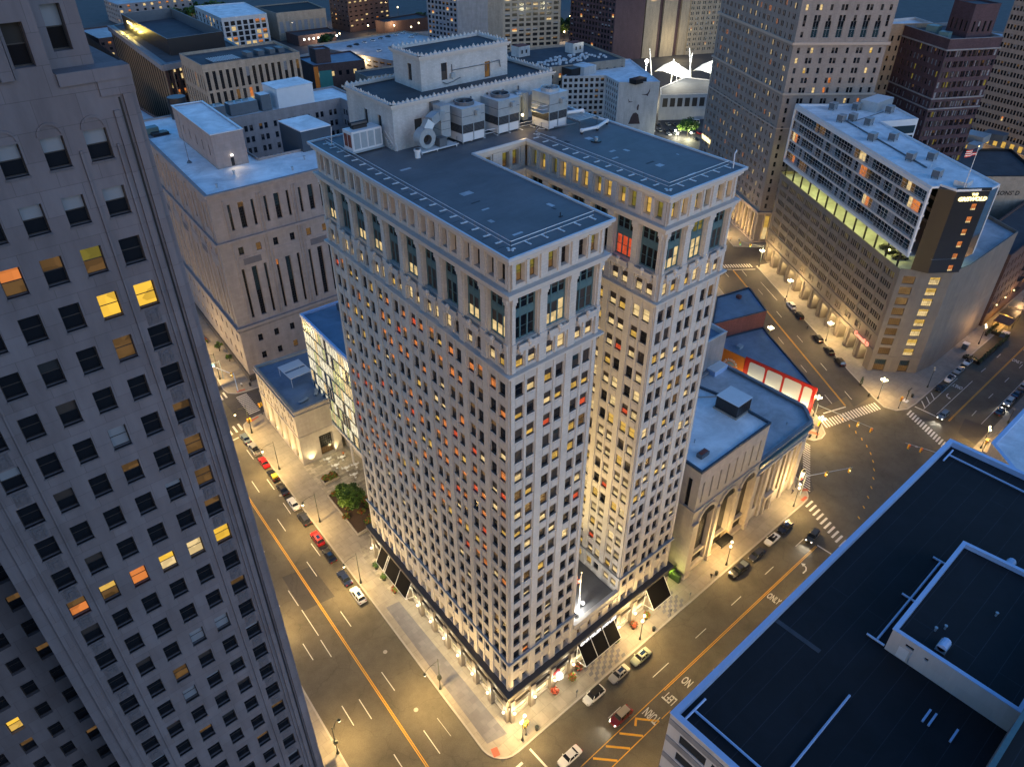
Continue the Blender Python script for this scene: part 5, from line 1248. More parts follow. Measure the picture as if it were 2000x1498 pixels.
def arcade(F,ops,n,m_):
    for i in range(n):
        c=m_+(F.L-2*m_)*i/(n-1); o=(c-1.1,c+1.1,1,11.5,0.6); ops.append(o); pl.append(wp(F,*o[:4],0.6,('lit_room_yellow','lit_room_cream',.5),style='grid'))
        tr.fbox(F,c+1.2,c+1.9,-0.05,0.5,0.5,12.6,hotelst); tr.fbox(F,c-1.9,c-1.2,-0.05,0.5,0.5,12.6,hotelst)
        q=F.pt(c,1.5); q2=F.pt(c,0); spot(q[0],q[1],0.8,q2[0],q2[1],9,1300,(1.0,0.62,0.16),100,0.9,0.3)
    for z0,z1,d in ((12.6,13.6,0.9),(59.6,60.3,0.6),(77.0,77.9,0.8),(47.0,47.4,0.3),(0.1,0.8,0.6)): tr.fbox(F,-d,F.L+d,-0.1,d,z0,z1,hotelst)
arcade(F,ops,11,4); wall(mb,F,0.1,118,ops,0.22,hotelbr)
ops=[]; L=G.L
for i,c in enumerate((2.2,6.6,11.0,11+4.6,20.2,24.6,29,32.2)):
    if c>L-1.5: continue
    for h in rows:
        if 78.5<h<86.5: continue
        pair=i not in(0,7) and i%2==1
        for a in ((-1.15,0.15) if pair else (-0.5,)): o=(c+a,c+a+1.0,h-1.95,h,0.22); ops.append(o); pl.append(wp(G,*o[:4],0.22,pick(hk+[(('lit_room_cream','lit_room_yellow',.5),2.5)])))
    if 0<i<7: o=(c-1.1,c+1.1,79.2,84.8,0.35); ops.append(o); pl.append(wp(G,*o[:4],0.35,('glass_dark','glass_blue_green',.35),style='sashl',fr='pale_window_frame'))
    else: 
        for h in (81.3,84.9): o=(c-0.5,c+0.5,h-1.9,h,0.22); ops.append(o); pl.append(wp(G,*o[:4],0.22,pick(hk)))
arcade(G,ops,6,4); wall(mb,G,0.1,118,ops,0.22,hotelbr)
for e in (2,3): wall(mb,Fr(hp[e],hp[(e+1)%4]),0.1,118,[],0.2,hotelbr)
mb.poly([(a,b,118) for a,b in hp],roof_d)
mb.build('wall',HT); tr.build('stone_belt',HT); put_windows(HT,pl)
text_obj('sign_letters','WESTIN',2.6,wall_M(F,4.5+1.5,0.3,25.0)@Matrix.Rotation(0,4,'Z'),e_gld,parent=HT,ext=0.1,bold=0.08)
# ================================================================== background buildings
def simple(name,label,poly,z,mat,rm,sp,**k):
    fc={}
    for e,(cols,w,h,fh,z0,kinds,style,fr,pair) in sp.items():
        F=Fr(poly[e],poly[(e+1)%len(poly)]); rows=[]; zz=z0
        while zz<z-0.8: rows.append(zz); zz+=fh
        fc[e]=grid(F.L,cols,w,rows,h,kinds,style,fr,m=max(w,1.8),pair=pair,depth=0.25)
    return bldg(name,label,poly,z,mat,rm,fc,**k)
fardk=[(('glass_dark','glass_dark',.5),20),(('lit_room_dim','glass_dark',.5),3),(('lit_room_orange','lit_room_cream',.5),1.3),(('window_blind_pale','glass_dark',.5),3),(('glass_greyish','glass_greyish',.5),4)]
farlit=[(('glass_dark','glass_dark',.5),10),(('lit_room_cream','lit_room_cream',.5),3),(('lit_room_orange','lit_room_dim',.5),3)]
blk=[(('window_blind_pale','window_blind_pale',.5),6),(('window_shade','window_shade',.5),5),(('glass_dark','glass_dark',.5),6),(('lit_room_dim','glass_dark',.5),1.2),(('lit_room_olive','lit_room_olive',.5),0.5)]
DT,_=simple('brown_brick_tower','dark brown brick tower with greenish roof rooms behind the white slab roof',[(267,76),(253,53),(272,42.5),(290,66)],80,brownd,roof_d,
 {0:(12,0.95,2.0,3.5,6,blk,'sash','dark_window_frame',0),1:(9,1.1,2.1,3.5,6,blk,'sash','dark_window_frame',0.5)},par=1.0,cop=greyc,copw=0.6)
m=MB()
for z in (76.2,59.5,55.8,12): ring(m,[(267,76),(253,53),(272,42.5),(290,66)],-0.1,0.35,z,z+0.45,greyc)
m.build('belt_course',DT)
simple('roof_tower','square dark roof room with pilasters on top of the brown brick tower',[(270,62),(265,52.5),(274,47.5),(279,57)],90,brownd,roof_d,{0:(4,0.9,3.5,5.0,84.5,fardk,'plain','dark_window_frame',0),1:(4,0.9,3.5,5.0,84.5,fardk,'plain','dark_window_frame',0)},z0=79,par=0.5,cop=brownd,cat='roof block')
m=MB(); m.box(262,266,62,66,79,82,teal); m.box(258,261,56,59.5,79,81.2,teal); tag(m.build('cooling_unit'),'green cooling units on the brown brick tower roof','cooling unit')
for (x,y) in ((267.3,77.4),): lamp(x-2,y+0.5,76,900,(1,0.5,0.15),0.4)
simple('tan_narrow_block','narrow blank tan brick block between the hotel and the brown tower',[(266.5,86),(262.5,79),(277,70),(284,80)],80.5,tan,roof_w,{1:(6,0.9,1.9,3.6,8,fardk,'sash','dark_window_frame',0)},cop=paled)
# towers at the top right
simple('office_tower','grey stone tower with gold lit arcade floors at the top right edge',[(352,68),(345,38),(410,6),(430,50)],120,hotelbr,roof_d,{0:(10,1.0,2.0,3.7,28,fardk,'sash','dark_window_frame',0.5),1:(18,1.1,2.0,3.7,28,farlit,'sash','dark_window_frame',0.5)},cop=paled)
m=MB()
F=Fr((352,68),(345,38)); G=Fr((345,38),(410,6))
for Fq in (F,G):
    for z in (22.5,16.5): 
        for i in range(int(Fq.L/4)): m.fbox(Fq,1.5+i*4,3.2+i*4,0.02,0.3,z,z+2.6,e_yel)
        m.fbox(Fq,0,Fq.L,-0.1,0.6,z-0.7,z-0.3,hotelst)
    for u in (8,26,44,60): 
        if u<Fq.L: q=Fq.pt(u,3); q2=Fq.pt(u,0); spot(q[0],q[1],14,q2[0],q2[1],24,2500,(1,.6,.2),110,0.9,0.5)
tag(m.build('lit_arcade'),'rows of gold lit arches on the grey stone tower at the top right','arcade')
simple('striped_block','dark office block with pale horizontal stripes at the right edge',[(327,18),(322,4),(370,-18),(378,6)],62,beige,roof_d,{0:(6,2.0,1.9,3.9,5,fardk,'plain','dark_window_frame',0),1:(14,2.4,1.9,3.9,5,fardk,'plain','dark_window_frame',0)},cop=beige)
simple('low_brick_block','low dark brick building with blue roof behind the white slab',[(372,78),(358,42),(400,24),(420,60)],24,brownbr,roof_u,{0:(10,1.2,2.2,4,5,fardk,'sash','dark_window_frame',0),1:(9,1.2,2.2,4,5,fardk,'sash','dark_window_frame',0)})
SB,_=simple('painted_wall_block','dark beige party wall with faded black painted lettering at the right edge',[(250,50),(252,34),(275,14),(300,34),(280,52)],36,beige,roof_d,{0:(3,1.1,2,4,12,fardk,'sash','dark_window_frame',0)},cop=black_m)
F=Fr((252,34),(275,14)); text_obj('painted_lettering',"& SONS' D",2.3,wall_M(F,F.L*0.63,0.04,29.5),black_m,parent=SB,ext=0.0,bold=0.06)
simple('red_roofed_annex','low red roofed annex behind the white slab block',[(262,62),(283,52),(300,60),(280,72)],37,redbr,redbr,{})
m=MB(); m.box(296,304,44,52,36,39,galv); m.box(306,312,40,48,36,38.6,galvd); m.box(286,292,42,46,36,38.2,galv); tag(m.build('plant_units'),'blue grey plant units on the dark roof beyond the painted wall','plant unit')
BR,_=simple('brick_shop_row','dark brick shop row with fire escapes along the right hand pavement',[(217.5,14),(217.5,0.6),(300,1.6),(300,16)],27,brownbr,roof_d,{0:(4,1.1,2.1,4.2,4,fardk,'sash','dark_window_frame',0),1:(26,1.2,2.2,4.2,7,fardk,'sash','dark_window_frame',0)})
m=MB(); F=Fr((217.5,0.6),(300,1.6))
for u0 in (22,46):
    for k in range(5):
        z=6+4.2*k; m.fbox(F,u0,u0+5,0.05,1.3,z,z+0.08,black_m); m.path([F.p3(u0,1.3,z+1),F.p3(u0+5,1.3,z+1)],0.04,black_m,4); m.path([F.p3(u0+0.4,0.7,z),F.p3(u0+4.4,0.7,z+4.2)],0.08,black_m,4)
m.build('fire_escape',BR)
for i,u in enumerate((6,14,22,34,42)):
    q=F.pt(u,0.6); lamp(q[0],q[1],6.5,200,(1,0.45,0.08),0.3)
    m=MB(); m.ball((q[0],q[1],6.6),0.3,e_gld,6,4); m.build('wall_lamp',BR)
simple('mural_block','white block with dark painted bird mural behind the tower roof',[(265,257.4),(285.8,242.9),(279.5,227.4),(297.7,213.3),(327.8,262),(308.9,274.5)],30,penth,roof_w,{0:(8,1.9,1.9,3.1,4,fardk,'grid','dark_window_frame',0),1:(6,1.2,1.9,3.1,4,fardk,'grid','dark_window_frame',0)},par=0.6,cop=white_m)
m=MB(); F=Fr((279.5,227.4),(297.7,213.3))
def bird(cu,cz,s,a):
    c,si=math.cos(a),math.sin(a)
    pts=[(-2.2,0.9),(-1.0,0.25),(-0.2,0.0),(0.2,-0.5),(0.5,0.1),(1.2,1.0),(1.5,2.2),(0.9,1.3),(0.2,0.55),(-0.6,0.45)]
    m.poly([F.p3(cu+(x*c-y*si)*s,0.05,cz+(x*si+y*c)*s) for x,y in pts],muralm)
bird(6.5,19.5,0.9,-0.9); bird(16.5,23.0,1.5,0.25)
m.poly([F.p3(11.5,0.05,15),F.p3(12.3,0.05,14.8),F.p3(12.5,0.05,17.5),F.p3(11.9,0.05,18.2),F.p3(11.3,0.05,16.5)],muralm)
m.poly([F.p3(7.2,0.05,7.2),F.p3(14,0.05,7.2),F.p3(13.2,0.05,10),F.p3(12.6,0.05,12.4),F.p3(11.2,0.05,13.6),F.p3(9.6,0.05,13.2),F.p3(8.4,0.05,11),F.p3(7.9,0.05,9)],muralm)
tag(m.build('wall_mural'),'dark painted birds and figure on the white end wall','mural')
m=MB(); m.box(277,287,252,262,29.5,34,penth,top=roof_w); m.box(270,277,255,263,29.5,33.5,blackpan); m.box(284,293,219,224,29.5,32,black_m,top=g_mid); tag(m.build('roof_rooms'),'white and black roof rooms on the mural block','roof room')
simple('low_pale_block','low pale block with dark roof over an open car park, below the white tents',[(337,243),(324,232),(348,215),(384,216),(371,250)],15,paled,roof_d,{1:(6,3.2,5.2,6,13,[(('window_shade','window_shade',.5),1)],'plain','pale_window_frame',0)},par=0.4,cop=paled)
simple('dark_glass_tower','dark glass tower with buff vertical fins at the top',[(423,409),(422,360),(446,351),(470,400)],110,brownd,roof_d,{0:(14,2.2,2.4,3.9,6,fardk,'plain','dark_window_frame',0)},cop=black_m)
m=MB(); F=Fr((446,351),(492,334)); 
for i in range(3): m.fbox(F,1+i*16,13+i*16,-10,0,0,110,tan); m.fbox(F,13+i*16,17+i*16,-10,-2,0,110,brownd)
tag(m.build('buff_tower'),'buff slab tower with three blank vertical strips at the top of the picture','building')
for u in (7,23,39): q=F.pt(u,4); q2=F.pt(u,0); spot(q[0],q[1],38,q2[0],q2[1],60,5000,(1.0,0.75,0.35),100,0.9,0.5); 
lamp(*F.pt(24,16),12,9000,(1.0,0.85,0.5),1.5)
simple('ornate_hotel','tan ornate tower with pale banded cornices behind the white tents',[(489,372),(484,336),(535,312),(545,350)],90,tan,roof_d,{0:(7,1.0,2.2,3.8,5,fardk,'sash','pale_window_frame',0.6),1:(12,1.0,2.2,3.8,5,fardk,'sash','pale_window_frame',0.6)},cop=paled)
m=MB()
for z in (62,66,70,48): ring(m,[(489,372),(484,336),(535,312),(545,350)],-0.1,0.8,z,z+0.9,paled)
tag(m.build('cornice_band'),'pale cornice bands on the tan ornate tower','cornice')
# tents of the outdoor theatre
for i,(x,y,s) in enumerate(((372,262,1.0),(393,246,1.05),(412,230,1.0))):
    t=thing('tent_canopy',(x,y,0),('left white glowing tent canopy','middle white glowing tent canopy','right white glowing tent canopy half hidden by the hotel')[i],'tent','glowing tents at the theatre'); m=MB(); n=10
    rim=[(x+10*s*math.cos(a),y+13*s*math.sin(a),16+2.0*math.cos(2*a)) for a in [2*math.pi*k/n for k in range(n)]]
    mid=[(x+5*s*math.cos(a),y+7*s*math.sin(a),19.5) for a in [2*math.pi*k/n for k in range(n)]]
    for k in range(n): j=(k+1)%n; m.poly([rim[k],rim[j],mid[j],mid[k]],tents); m.poly([mid[k],mid[j],(x,y,23)],tents)
    m.build('fabric',t); m=MB(); m.tube((x,y,0),(x,y,24),0.4,white_m,6); m.tube((x-9,y+9,10),(x-11,y+12,30),0.35,white_m,6); m.tube((x+4,y-10,10),(x+3,y-12,29),0.3,white_m,6); m.build('mast',t)
    lamp(x-8,y-8,27,12000,(1.0,0.97,0.82),1.0); lamp(x-10,y-8,9,14000,(1.0,0.92,0.6),1.0)
for i,(x,y) in enumerate(((352,268),(356,246))):
    m=MB(); m.tube((x,y,15),(x,y,24),0.25,white_m,6); m.ball((x,y,24.5),1.3,e_wht,8,5); tag(m.build('flood_light'),('dazzling floodlight left of the white tents','dazzling floodlight below the white tents')[i],'floodlight'); lamp(x-1.5,y-2,24,14000,(1.0,0.92,0.70),1.0)
simple('grid_slab_tower','pale grey concrete slab tower with deep window grid at the top centre',[(335,484),(341,452),(362,440),(400,470)],100,greyc,roof_d,{0:(8,2.4,2.2,3.7,5,fardk,'plain','dark_window_frame',0)},cop=greyc)
simple('grid_slab_tower','pale concrete slab tower with blank end wall and wide window grid',[(362,440),(368,429),(412,409),(420,450)],100,beige,roof_d,{1:(8,4.0,2.2,3.7,5,fardk+[(('lit_room_dim','lit_room_cream',.5),1)],'plain','dark_window_frame',0)},cop=greyc)
simple('dark_brick_slab','dark brick tower block at the top left of centre',[(324,622),(326,593),(372,597),(372,630)],75,brownbr,roof_d,{0:(5,2.2,1.4,3.8,6,fardk,'plain','dark_window_frame',0),1:(8,2.6,1.2,3.8,6,farlit,'plain','dark_window_frame',0)})
simple('brick_annex','low brown annex at the foot of the dark brick tower',[(345,580),(346,566),(392,560),(395,585)],10,brownbr,roof_d,{})
simple('dark_slat_office','black roofed office block with slatted bronze facade and flared fascia',[(96,489),(82,362),(130,372),(144,499)],45,brownbr,roof_d,{0:(30,1.2,2.6,3.7,6,[(('glass_dark','glass_dark',.5),12),(('lit_room_dim','glass_dark',.5),1)],'plain','dark_window_frame',0),1:(14,1.2,2.6,3.7,6,farlit+[(('lit_room_olive','lit_room_cream',.5),4)],'plain','dark_window_frame',0)},par=0.3,cop=galvd,copw=2.0)
m=MB()
for Fq,n in ((Fr((96,489),(82,362)),44),(Fr((82,362),(130,372)),18)):
    for i in range(n): m.fbox(Fq,(i+0.5)*Fq.L/n-0.15,(i+0.5)*Fq.L/n+0.15,0.02,0.7,3,42,tan if i%2 else frame_d)
    m.fbox(Fq,-1.5,Fq.L+1.5,-0.1,1.6,42.2,45.0,greyc)
tag(m.build('facade_fin'),'bronze vertical fins on the black roofed office block','fin')
simple('open_roof_room','open topped dark plant screen on the black roofed office block, gold lit on one side',[(100,474),(93,381),(124,382),(131,475)],53,blackpan,roof_d,{},z0=44,par=5.5,cop=galvd,cat='roof block')
for y in (445,455,465): lamp(95.5,y,47,1500,(1.0,0.72,0.15),0.6)
m=MB(); F=Fr((100,474),(93,381))
for i in range(4): m.fbox(F,12+i*3,14+i*3,0.05,0.4,49.5,51,e_gld)
tag(m.build('lit_sign'),'gold lit sign strip on the plant screen','sign')
simple('stone_office','beige stone office with tall arched windows behind the courthouse',[(86,347),(84,315),(133,312),(136,345)],52,beige,roof_d,{0:(9,1.4,7,9,20,fardk,'grid','dark_window_frame',0),1:(15,1.6,8.5,9.6,20,fardk+[(('lit_room_orange','glass_dark',.3),2)],'grid','dark_window_frame',0)},par=1.2,cop=beige)
m=MB(); m.box(92,106,320,330,50.8,51.6,galvd,top=galvd)
for k in range(12): m.box(92.2+k*1.15,92.4+k*1.15,320.2,329.8,51.6,51.75,white_m)
for x in (110,116,122,127): m.box(x,x+3,322,328,50.8,53,galvd)
tag(m.build('roof_skylight'),'glazed skylights and units on the beige stone office roof','skylight')
simple('white_fin_block','white office block with pale roof and dark slot windows at the top left',[(214,660),(207,589),(245,586),(256,652)],25,paled,roof_w,{0:(8,3.2,3.2,4,6,farlit,'grid','dark_window_frame',0),1:(7,3.6,3.2,4,6,farlit,'grid','dark_window_frame',0)},par=0.6,cop=white_m)
simple('arched_beige_hall','beige hall with arched recesses and black roof at the top left',[(262,645),(260,600),(304,594),(312,640)],22,beige,roof_k,{1:(8,3.2,9,12,15,[(('window_blind_pale','window_blind_pale',.5),1)],'plain','pale_window_frame',0)},par=0.8,cop=beige)
simple('terrace_pavilion','low pavilion with a row of bright lamps at the top left',[(262,592),(262,570),(296,566),(300,588)],8,brownbr,roof_d,{})
m=MB()
for i in range(8): m.ball((265+i*4.2,565.3-i*0.4,5.5),0.8,e_wht,6,4)
tag(m.build('lamp_row'),'row of bright white lamps along the low pavilion','lamp'); lamp(280,560,6,6000,(1.0,0.75,0.5),1.5)
DKK,_=simple('parking_deck','wide parking deck with cars on its grey top level',[(240,512),(262,418),(345,440),(330,512)],12,greyc,roof_l,{0:(14,4.5,1.4,3.4,3,[(('lit_room_dim','glass_dark',.5),1)],'plain','dark_window_frame',0)},par=1.0,cop=beige)
lamp(250,470,14,5000,(1.0,0.75,0.4),1.0)
simple('brown_low_block','low brown block with painted orange and teal walls behind the courthouse',[(200,452),(197,424),(232,416),(240,448)],18,brownbr,roof_u,{1:(7,2.2,3.0,5,13,farlit,'plain','dark_window_frame',0)})
m=MB(); F=Fr((197,424),(232,416)); m.fbox(F,0,3,0.0,0.15,2,17,orange_m); m.fbox(F,3.2,12,0.0,0.12,2,14,teal_w); tag(m.build('painted_wall'),'orange and teal painted wall panels behind the courthouse','mural')
simple('brick_roof_room','brown brick roof room on the low block beyond the courthouse',[(204,440),(203,430),(213,428),(214,438)],26,brownbr,roof_u,{},z0=17)
simple('beige_shop_block','beige low block with dark windows behind the courthouse roof',[(214,400),(212,382),(245,372),(250,396)],16,beige,roof_d,{1:(7,2.6,3.4,6,12,fardk,'plain','dark_window_frame',0)})
simple('terrace_block','broad stone block with rooftop party terrace behind the penthouse',[(258,318),(252,268),(312,252),(326,300)],34,beige,roof_d,{1:(12,1.6,2.4,4,6,fardk,'sash','dark_window_frame',0)},cop=beige)
for i,(x,y) in enumerate(((268,298),(300,284))):
    m=MB(); m.box(x,x+9,y,y+7,33.2,39,penth,top=redbr)
    for u in (2,5.5): m.box(x+u,x+u+1.2,y-0.05,y,35,37,black_m)
    tag(m.build('roof_hut'),('white rooftop hut with red roof, left of two on the terrace','white rooftop hut with red roof, right of two on the terrace')[i],'roof hut')
m=MB()
for i in range(60): x=262+random.random()*48; y=262+random.random()*16+ (312-x)*0.15; m.box(x,x+1.2,y,y+1.2,33.2,34.2,white_m)
o=m.build('terrace_furniture'); tag(o,'jumble of pale rooftop chairs and tables on the terrace','furniture',kind='stuff')
simple('purple_brick_tower','dark brick tower with scattered lit windows behind the left tower',[(55,640),(20,420),(78,520),(110,650)],60,brownd,roof_d,{1:(22,2.0,2.0,3.8,6,farlit,'sash','dark_window_frame',0)})
simple('brown_side_block','brown block with white parking bay lines beside the left tower',[(38,400),(38,330),(66,330),(66,400)],26,brownbr,roof_l,{3:(6,1.2,2,4,6,fardk,'sash','dark_window_frame',0)})
for i,(x0,y0,w,d,z,mt) in enumerate(((470,620,70,40,14,beige),(430,690,90,40,16,paled),(560,560,60,50,18,greyc),(300,760,80,40,20,beige),(180,760,70,40,18,greyc),(640,420,70,60,22,beige),(560,250,70,50,30,greyc),(640,140,70,60,26,beige),(520,120,50,50,34,hotelbr),(760,300,90,60,26,greyc),(480,40,60,50,30,beige),(560,-10,80,50,40,hotelbr),(120,620,50,50,16,brownbr),(880,120,90,90,30,greyc),(430,180,50,36,22,beige))):
    if i not in (4,6,8,12,14): continue
    simple('distant_block',{4:'grey low block at the top left behind the white fin block',6:'grey block peeking out behind the hotel tower',8:'brown hotel block behind the brown brick tower at the top right',12:'small brown block behind the black roofed office',14:'beige mid height block between the hotel and the brown tower'}[i],[(x0,y0+d),(x0,y0),(x0+w,y0),(x0+w,y0+d)],z,mt,roof_d if i%2 else roof_l,{0:(8,2,2,4,5,fardk,'plain','dark_window_frame',0),1:(10,2.4,2,4,5,farlit,'plain','dark_window_frame',0)})
# pale low block on the right edge
PR,_=simple('low_white_roof_block','low stone block with pale blue roof at the right edge',[(125.2,-38.9),(119,-62),(330,-62),(330,-30.5),(132.7,-30.3)],14,bankst,roof_w,{},par=1.4,cop=bluecop,copw=0.8)
# ================================================================== vehicles
CARP={}
def paint(name,col,metal=0.2):
    if name in CARP: return CARP[name]
    m,t,b=newmat('car_paint_'+name); b.inputs['Base Color'].default_value=c4(col); b.inputs['Metallic'].default_value=metal; b.inputs['Roughness'].default_value=0.28; setin(b,'Coat Weight',0.8); setin(b,'Coat Roughness',0.05)
    CARP[name]=m; return m
cglass=glassmat('car_glass',(0.008,0.011,0.016),0.04,0.9)
cglass_b=glassmat('car_sunroof',(0.01,0.03,0.09),0.05,0.9)
hl_off=glassmat('headlight_glass',(0.4,0.4,0.38),0.1,0.8)
e_head=emis('headlight_on',(1.0,0.92,0.72),9.0)
tl_off=plain('tail_lens',(0.25,0.01,0.01),0.2,var=0.05)
WH={}
def wheel_mesh(r):
    if r in WH: return WH[r]
    mb=MB(); n=14
    mb.tube((0,-0.12,0),(0,0.12,0),r,tyre,n); o=mb.build('wheel'); WH[r]=o.data; bpy.data.objects.remove(o)
    mb=MB(); mb.tube((0,-0.135,0),(0,0.135,0),r*0.62,rimm,10)
    o=mb.build('rim'); WH[(r,'rim')]=o.data; bpy.data.objects.remove(o); return WH[r]
def loft(mb,st,mat,close=True):
    """st = list of (x, [(y,z),...]) half rings mirrored"""
    rings=[]
    for x,pts in st:
        full=[(x,-y,z) for y,z in pts]+[(x,y,z) for y,z in pts[::-1]]
        rings.append(full)
    n=len(rings[0]); vs=[p for r_ in rings for p in r_]; fs=[]
    for i in range(len(rings)-1):
        for j in range(n): k=(j+1)%n; fs.append((i*n+j,(i+1)*n+j,(i+1)*n+k,i*n+k))
    fs.append(tuple(range(n-1,-1,-1))[::-1]); fs.append(tuple(range((len(rings)-1)*n,len(rings)*n))[::-1])
    mb.hull(vs,fs,mat)
SPEC={ # length, width, belt z, roof z, wheel r, cabin x (front base, front roof, rear roof, rear base)
 'sedan':(4.95,1.88,0.95,1.46,0.34,(1.05,0.45,-0.95,-1.65)),
 'coupe':(4.7,1.85,0.92,1.36,0.34,(0.95,0.25,-0.75,-1.6)),
 'suv':(4.95,1.95,1.08,1.75,0.38,(1.15,0.62,-1.75,-2.15)),
 'pickup':(5.9,2.05,1.15,1.9,0.42,(1.35,0.85,-0.75,-1.0)),
 'van':(5.6,2.0,1.2,2.2,0.38,(1.9,1.35,-2.4,-2.6))}
def car(kind,col,x,y,ang,label,heads=False,tails=False,roof=None,sunroof=False,group=None,open_top=False,bed=None,half=None):
    Lc,Wc,zb,zr,wr,cab=SPEC[kind]; P=paint(*col) if isinstance(col,tuple) else CARP[col]
    t=thing('parked_car' if not (heads or tails) else 'driving_car',(0,0,0),label,'car' if kind!='pickup' else 'pickup truck',group); t.name={'pickup':'pickup_truck','van':'van'}.get(kind,t.name.split('.')[0])
    h=Lc/2; w=Wc/2; g=0.22
    def ringp(hw,zt,zlo=g,cr=0.12): return [(hw*0.90,zlo),(hw,zlo+0.16),(hw,zt*0.72),(hw*0.955,zt-0.05),(hw*0.86,zt)]
    hood=zb-0.10 if kind!='van' else zb+0.1
    st=[(-h,ringp(w*0.80,zb-0.18,g+0.16)),(-h+0.12,ringp(w*0.93,zb-0.04,g+0.03)),(-h+0.6,ringp(w*0.99,zb)),(cab[3],ringp(w,zb+0.02)),(0,ringp(w,zb+0.0)),(cab[0],ringp(w,zb-0.02)),(h-0.8,ringp(w*0.98,hood)),(h-0.25,ringp(w*0.92,hood-0.10)),(h,ringp(w*0.74,hood-0.26,g+0.14))]
    mb=MB(); loft(mb,st,P); 
    body=mb.build('body',t,smooth=False)
    mb=MB(); a,b_,c,d=cab; rw=w*0.70; bw=w*0.93
    lo=zb-0.04
    V=[(a,-bw,lo),(a,bw,lo),(b_,rw,zr-0.03),(b_,-rw,zr-0.03),(c,-rw,zr-0.03),(c,rw,zr-0.03),(d,bw,lo),(d,-bw,lo)]
    if not open_top:
        mb.hull(V,[(0,1,2,3),(7,4,5,6),(3,4,7,0),(1,6,5,2)],cglass); mb.build('window_glass',t)
        mb=MB(); rp=roof or P
        loft(mb,[(c-0.08,[(rw*0.80,zr-0.05),(rw*1.02,zr-0.04),(rw*0.86,zr+0.0)]),(c+0.25,[(rw*0.8,zr-0.05),(rw*1.04,zr-0.03),(rw*0.86,zr+0.035)]),((b_+c)/2,[(rw*0.8,zr-0.05),(rw*1.05,zr-0.03),(rw*0.86,zr+0.05)]),(b_-0.2,[(rw*0.8,zr-0.05),(rw*1.04,zr-0.03),(rw*0.86,zr+0.03)]),(b_+0.06,[(rw*0.8,zr-0.07),(rw*1.0,zr-0.06),(rw*0.86,zr-0.03)])],rp)
        for s in (-1,1):
            for p,q in (((b_,rw*0.99,zr-0.04),(a,bw*0.99,lo)),((c,rw*0.99,zr-0.04),(d,bw*0.99,lo)),(((b_+c)/2-0.1,rw*1.0,zr-0.03),((a+d)/2-0.15,bw*1.0,lo))):
                mb.tube((p[0],s*p[1],p[2]),(q[0],s*q[1],q[2]),0.05,P,4)
        mb.build('roof',t)
        if sunroof: mb=MB(); mb.box((b_+c)/2-0.75,(b_+c)/2+0.45,-rw*0.55,rw*0.55,zr+0.035,zr+0.062,cglass_b); mb.build('sunroof',t)
    else:
        mb=MB(); mb.box(d+0.3,a-0.2,-bw*0.86,bw*0.86,zb-0.3,zb+0.005,blackpan)
        mb.hull([(a,-bw,lo),(a,bw,lo),(b_+0.1,rw,zr-0.1),(b_+0.1,-rw,zr-0.1)],[(0,1,2,3),(3,2,1,0)],cglass); mb.build('windscreen',t)
        mb=MB()
        for s in (-0.4,0.4):
            for xx in (0.2,-0.75): mb.box(xx-0.25,xx+0.25,s-0.25,s+0.25,zb,zb+0.12,cloth_k); mb.box(xx-0.4,xx-0.25,s-0.25,s+0.25,zb,zb+0.35,cloth_k)
        mb.build('seats',t)
    if kind=='pickup':
        mb=MB(); mb.box(-h+0.12,d-0.08,-w*0.80,w*0.80,zb+0.021,zb+0.05,bed or black_m); mb.box(-h+0.05,d-0.05,-w*0.93,-w*0.80,zb,zb+0.16,P); mb.box(-h+0.05,d-0.05,w*0.80,w*0.93,zb,zb+0.16,P); mb.box(-h+0.04,-h+0.14,-w*0.8,w*0.8,zb-0.05,zb+0.15,P); mb.build('cargo_bed',t)
    if half: mb=MB(); mb.box(d-0.35,c+0.35,-rw*1.08,rw*1.08,zr-0.5,zr+0.09,half); mb.build('yellow_cover',t)
    for s in (-1,1):
        mb=MB(); mb.box(a-0.32,a-0.16,s*(w+0.02)-0.10,s*(w+0.02)+0.10,zb-0.0,zb+0.14,P); mb.build('mirror',t)
        mb=MB(); mb.hull([(h-0.16,s*w*0.86,hood-0.30),(h-0.02,s*w*0.50,hood-0.33),(h-0.1,s*w*0.52,hood-0.14),(h-0.30,s*w*0.88,hood-0.11)],[(0,1,2,3),(3,2,1,0)],e_head if heads else hl_off)
        mb.ball((h-0.08,s*w*0.66,hood-0.24),0.13,e_head if heads else hl_off,6,4); mb.build('headlight',t)
        mb=MB(); mb.box(-h-0.015,-h+0.10,s*w*0.66-0.2,s*w*0.66+0.2,zb-0.32,zb-0.12,e_tail if tails else tl_off); mb.build('tail_light',t)
    for sx_ in (h-0.95,-h+1.0):
        for s in (-1,1):
            o=bpy.data.objects.new('wheel',wheel_mesh(wr)); COL.objects.link(o); o.parent=t; o.location=(sx_,s*(w-0.12),wr)
            r_=bpy.data.objects.new('rim',WH[(wr,'rim')]); COL.objects.link(r_); r_.parent=o
    t.location=(x,y,0.005); t.rotation_euler=(0,0,ang)
    if heads:
        c_,s_=math.cos(ang),math.sin(ang)
        for s in (-1,1):
            px_,py_=x+(h+0.15)*c_-s*w*0.66*s_, y+(h+0.15)*s_+s*w*0.66*c_
            spot(px_,py_,0.75,px_+8*c_,py_+8*s_,0.0,500,(1.0,0.92,0.75),70,0.8,0.1)
    return t
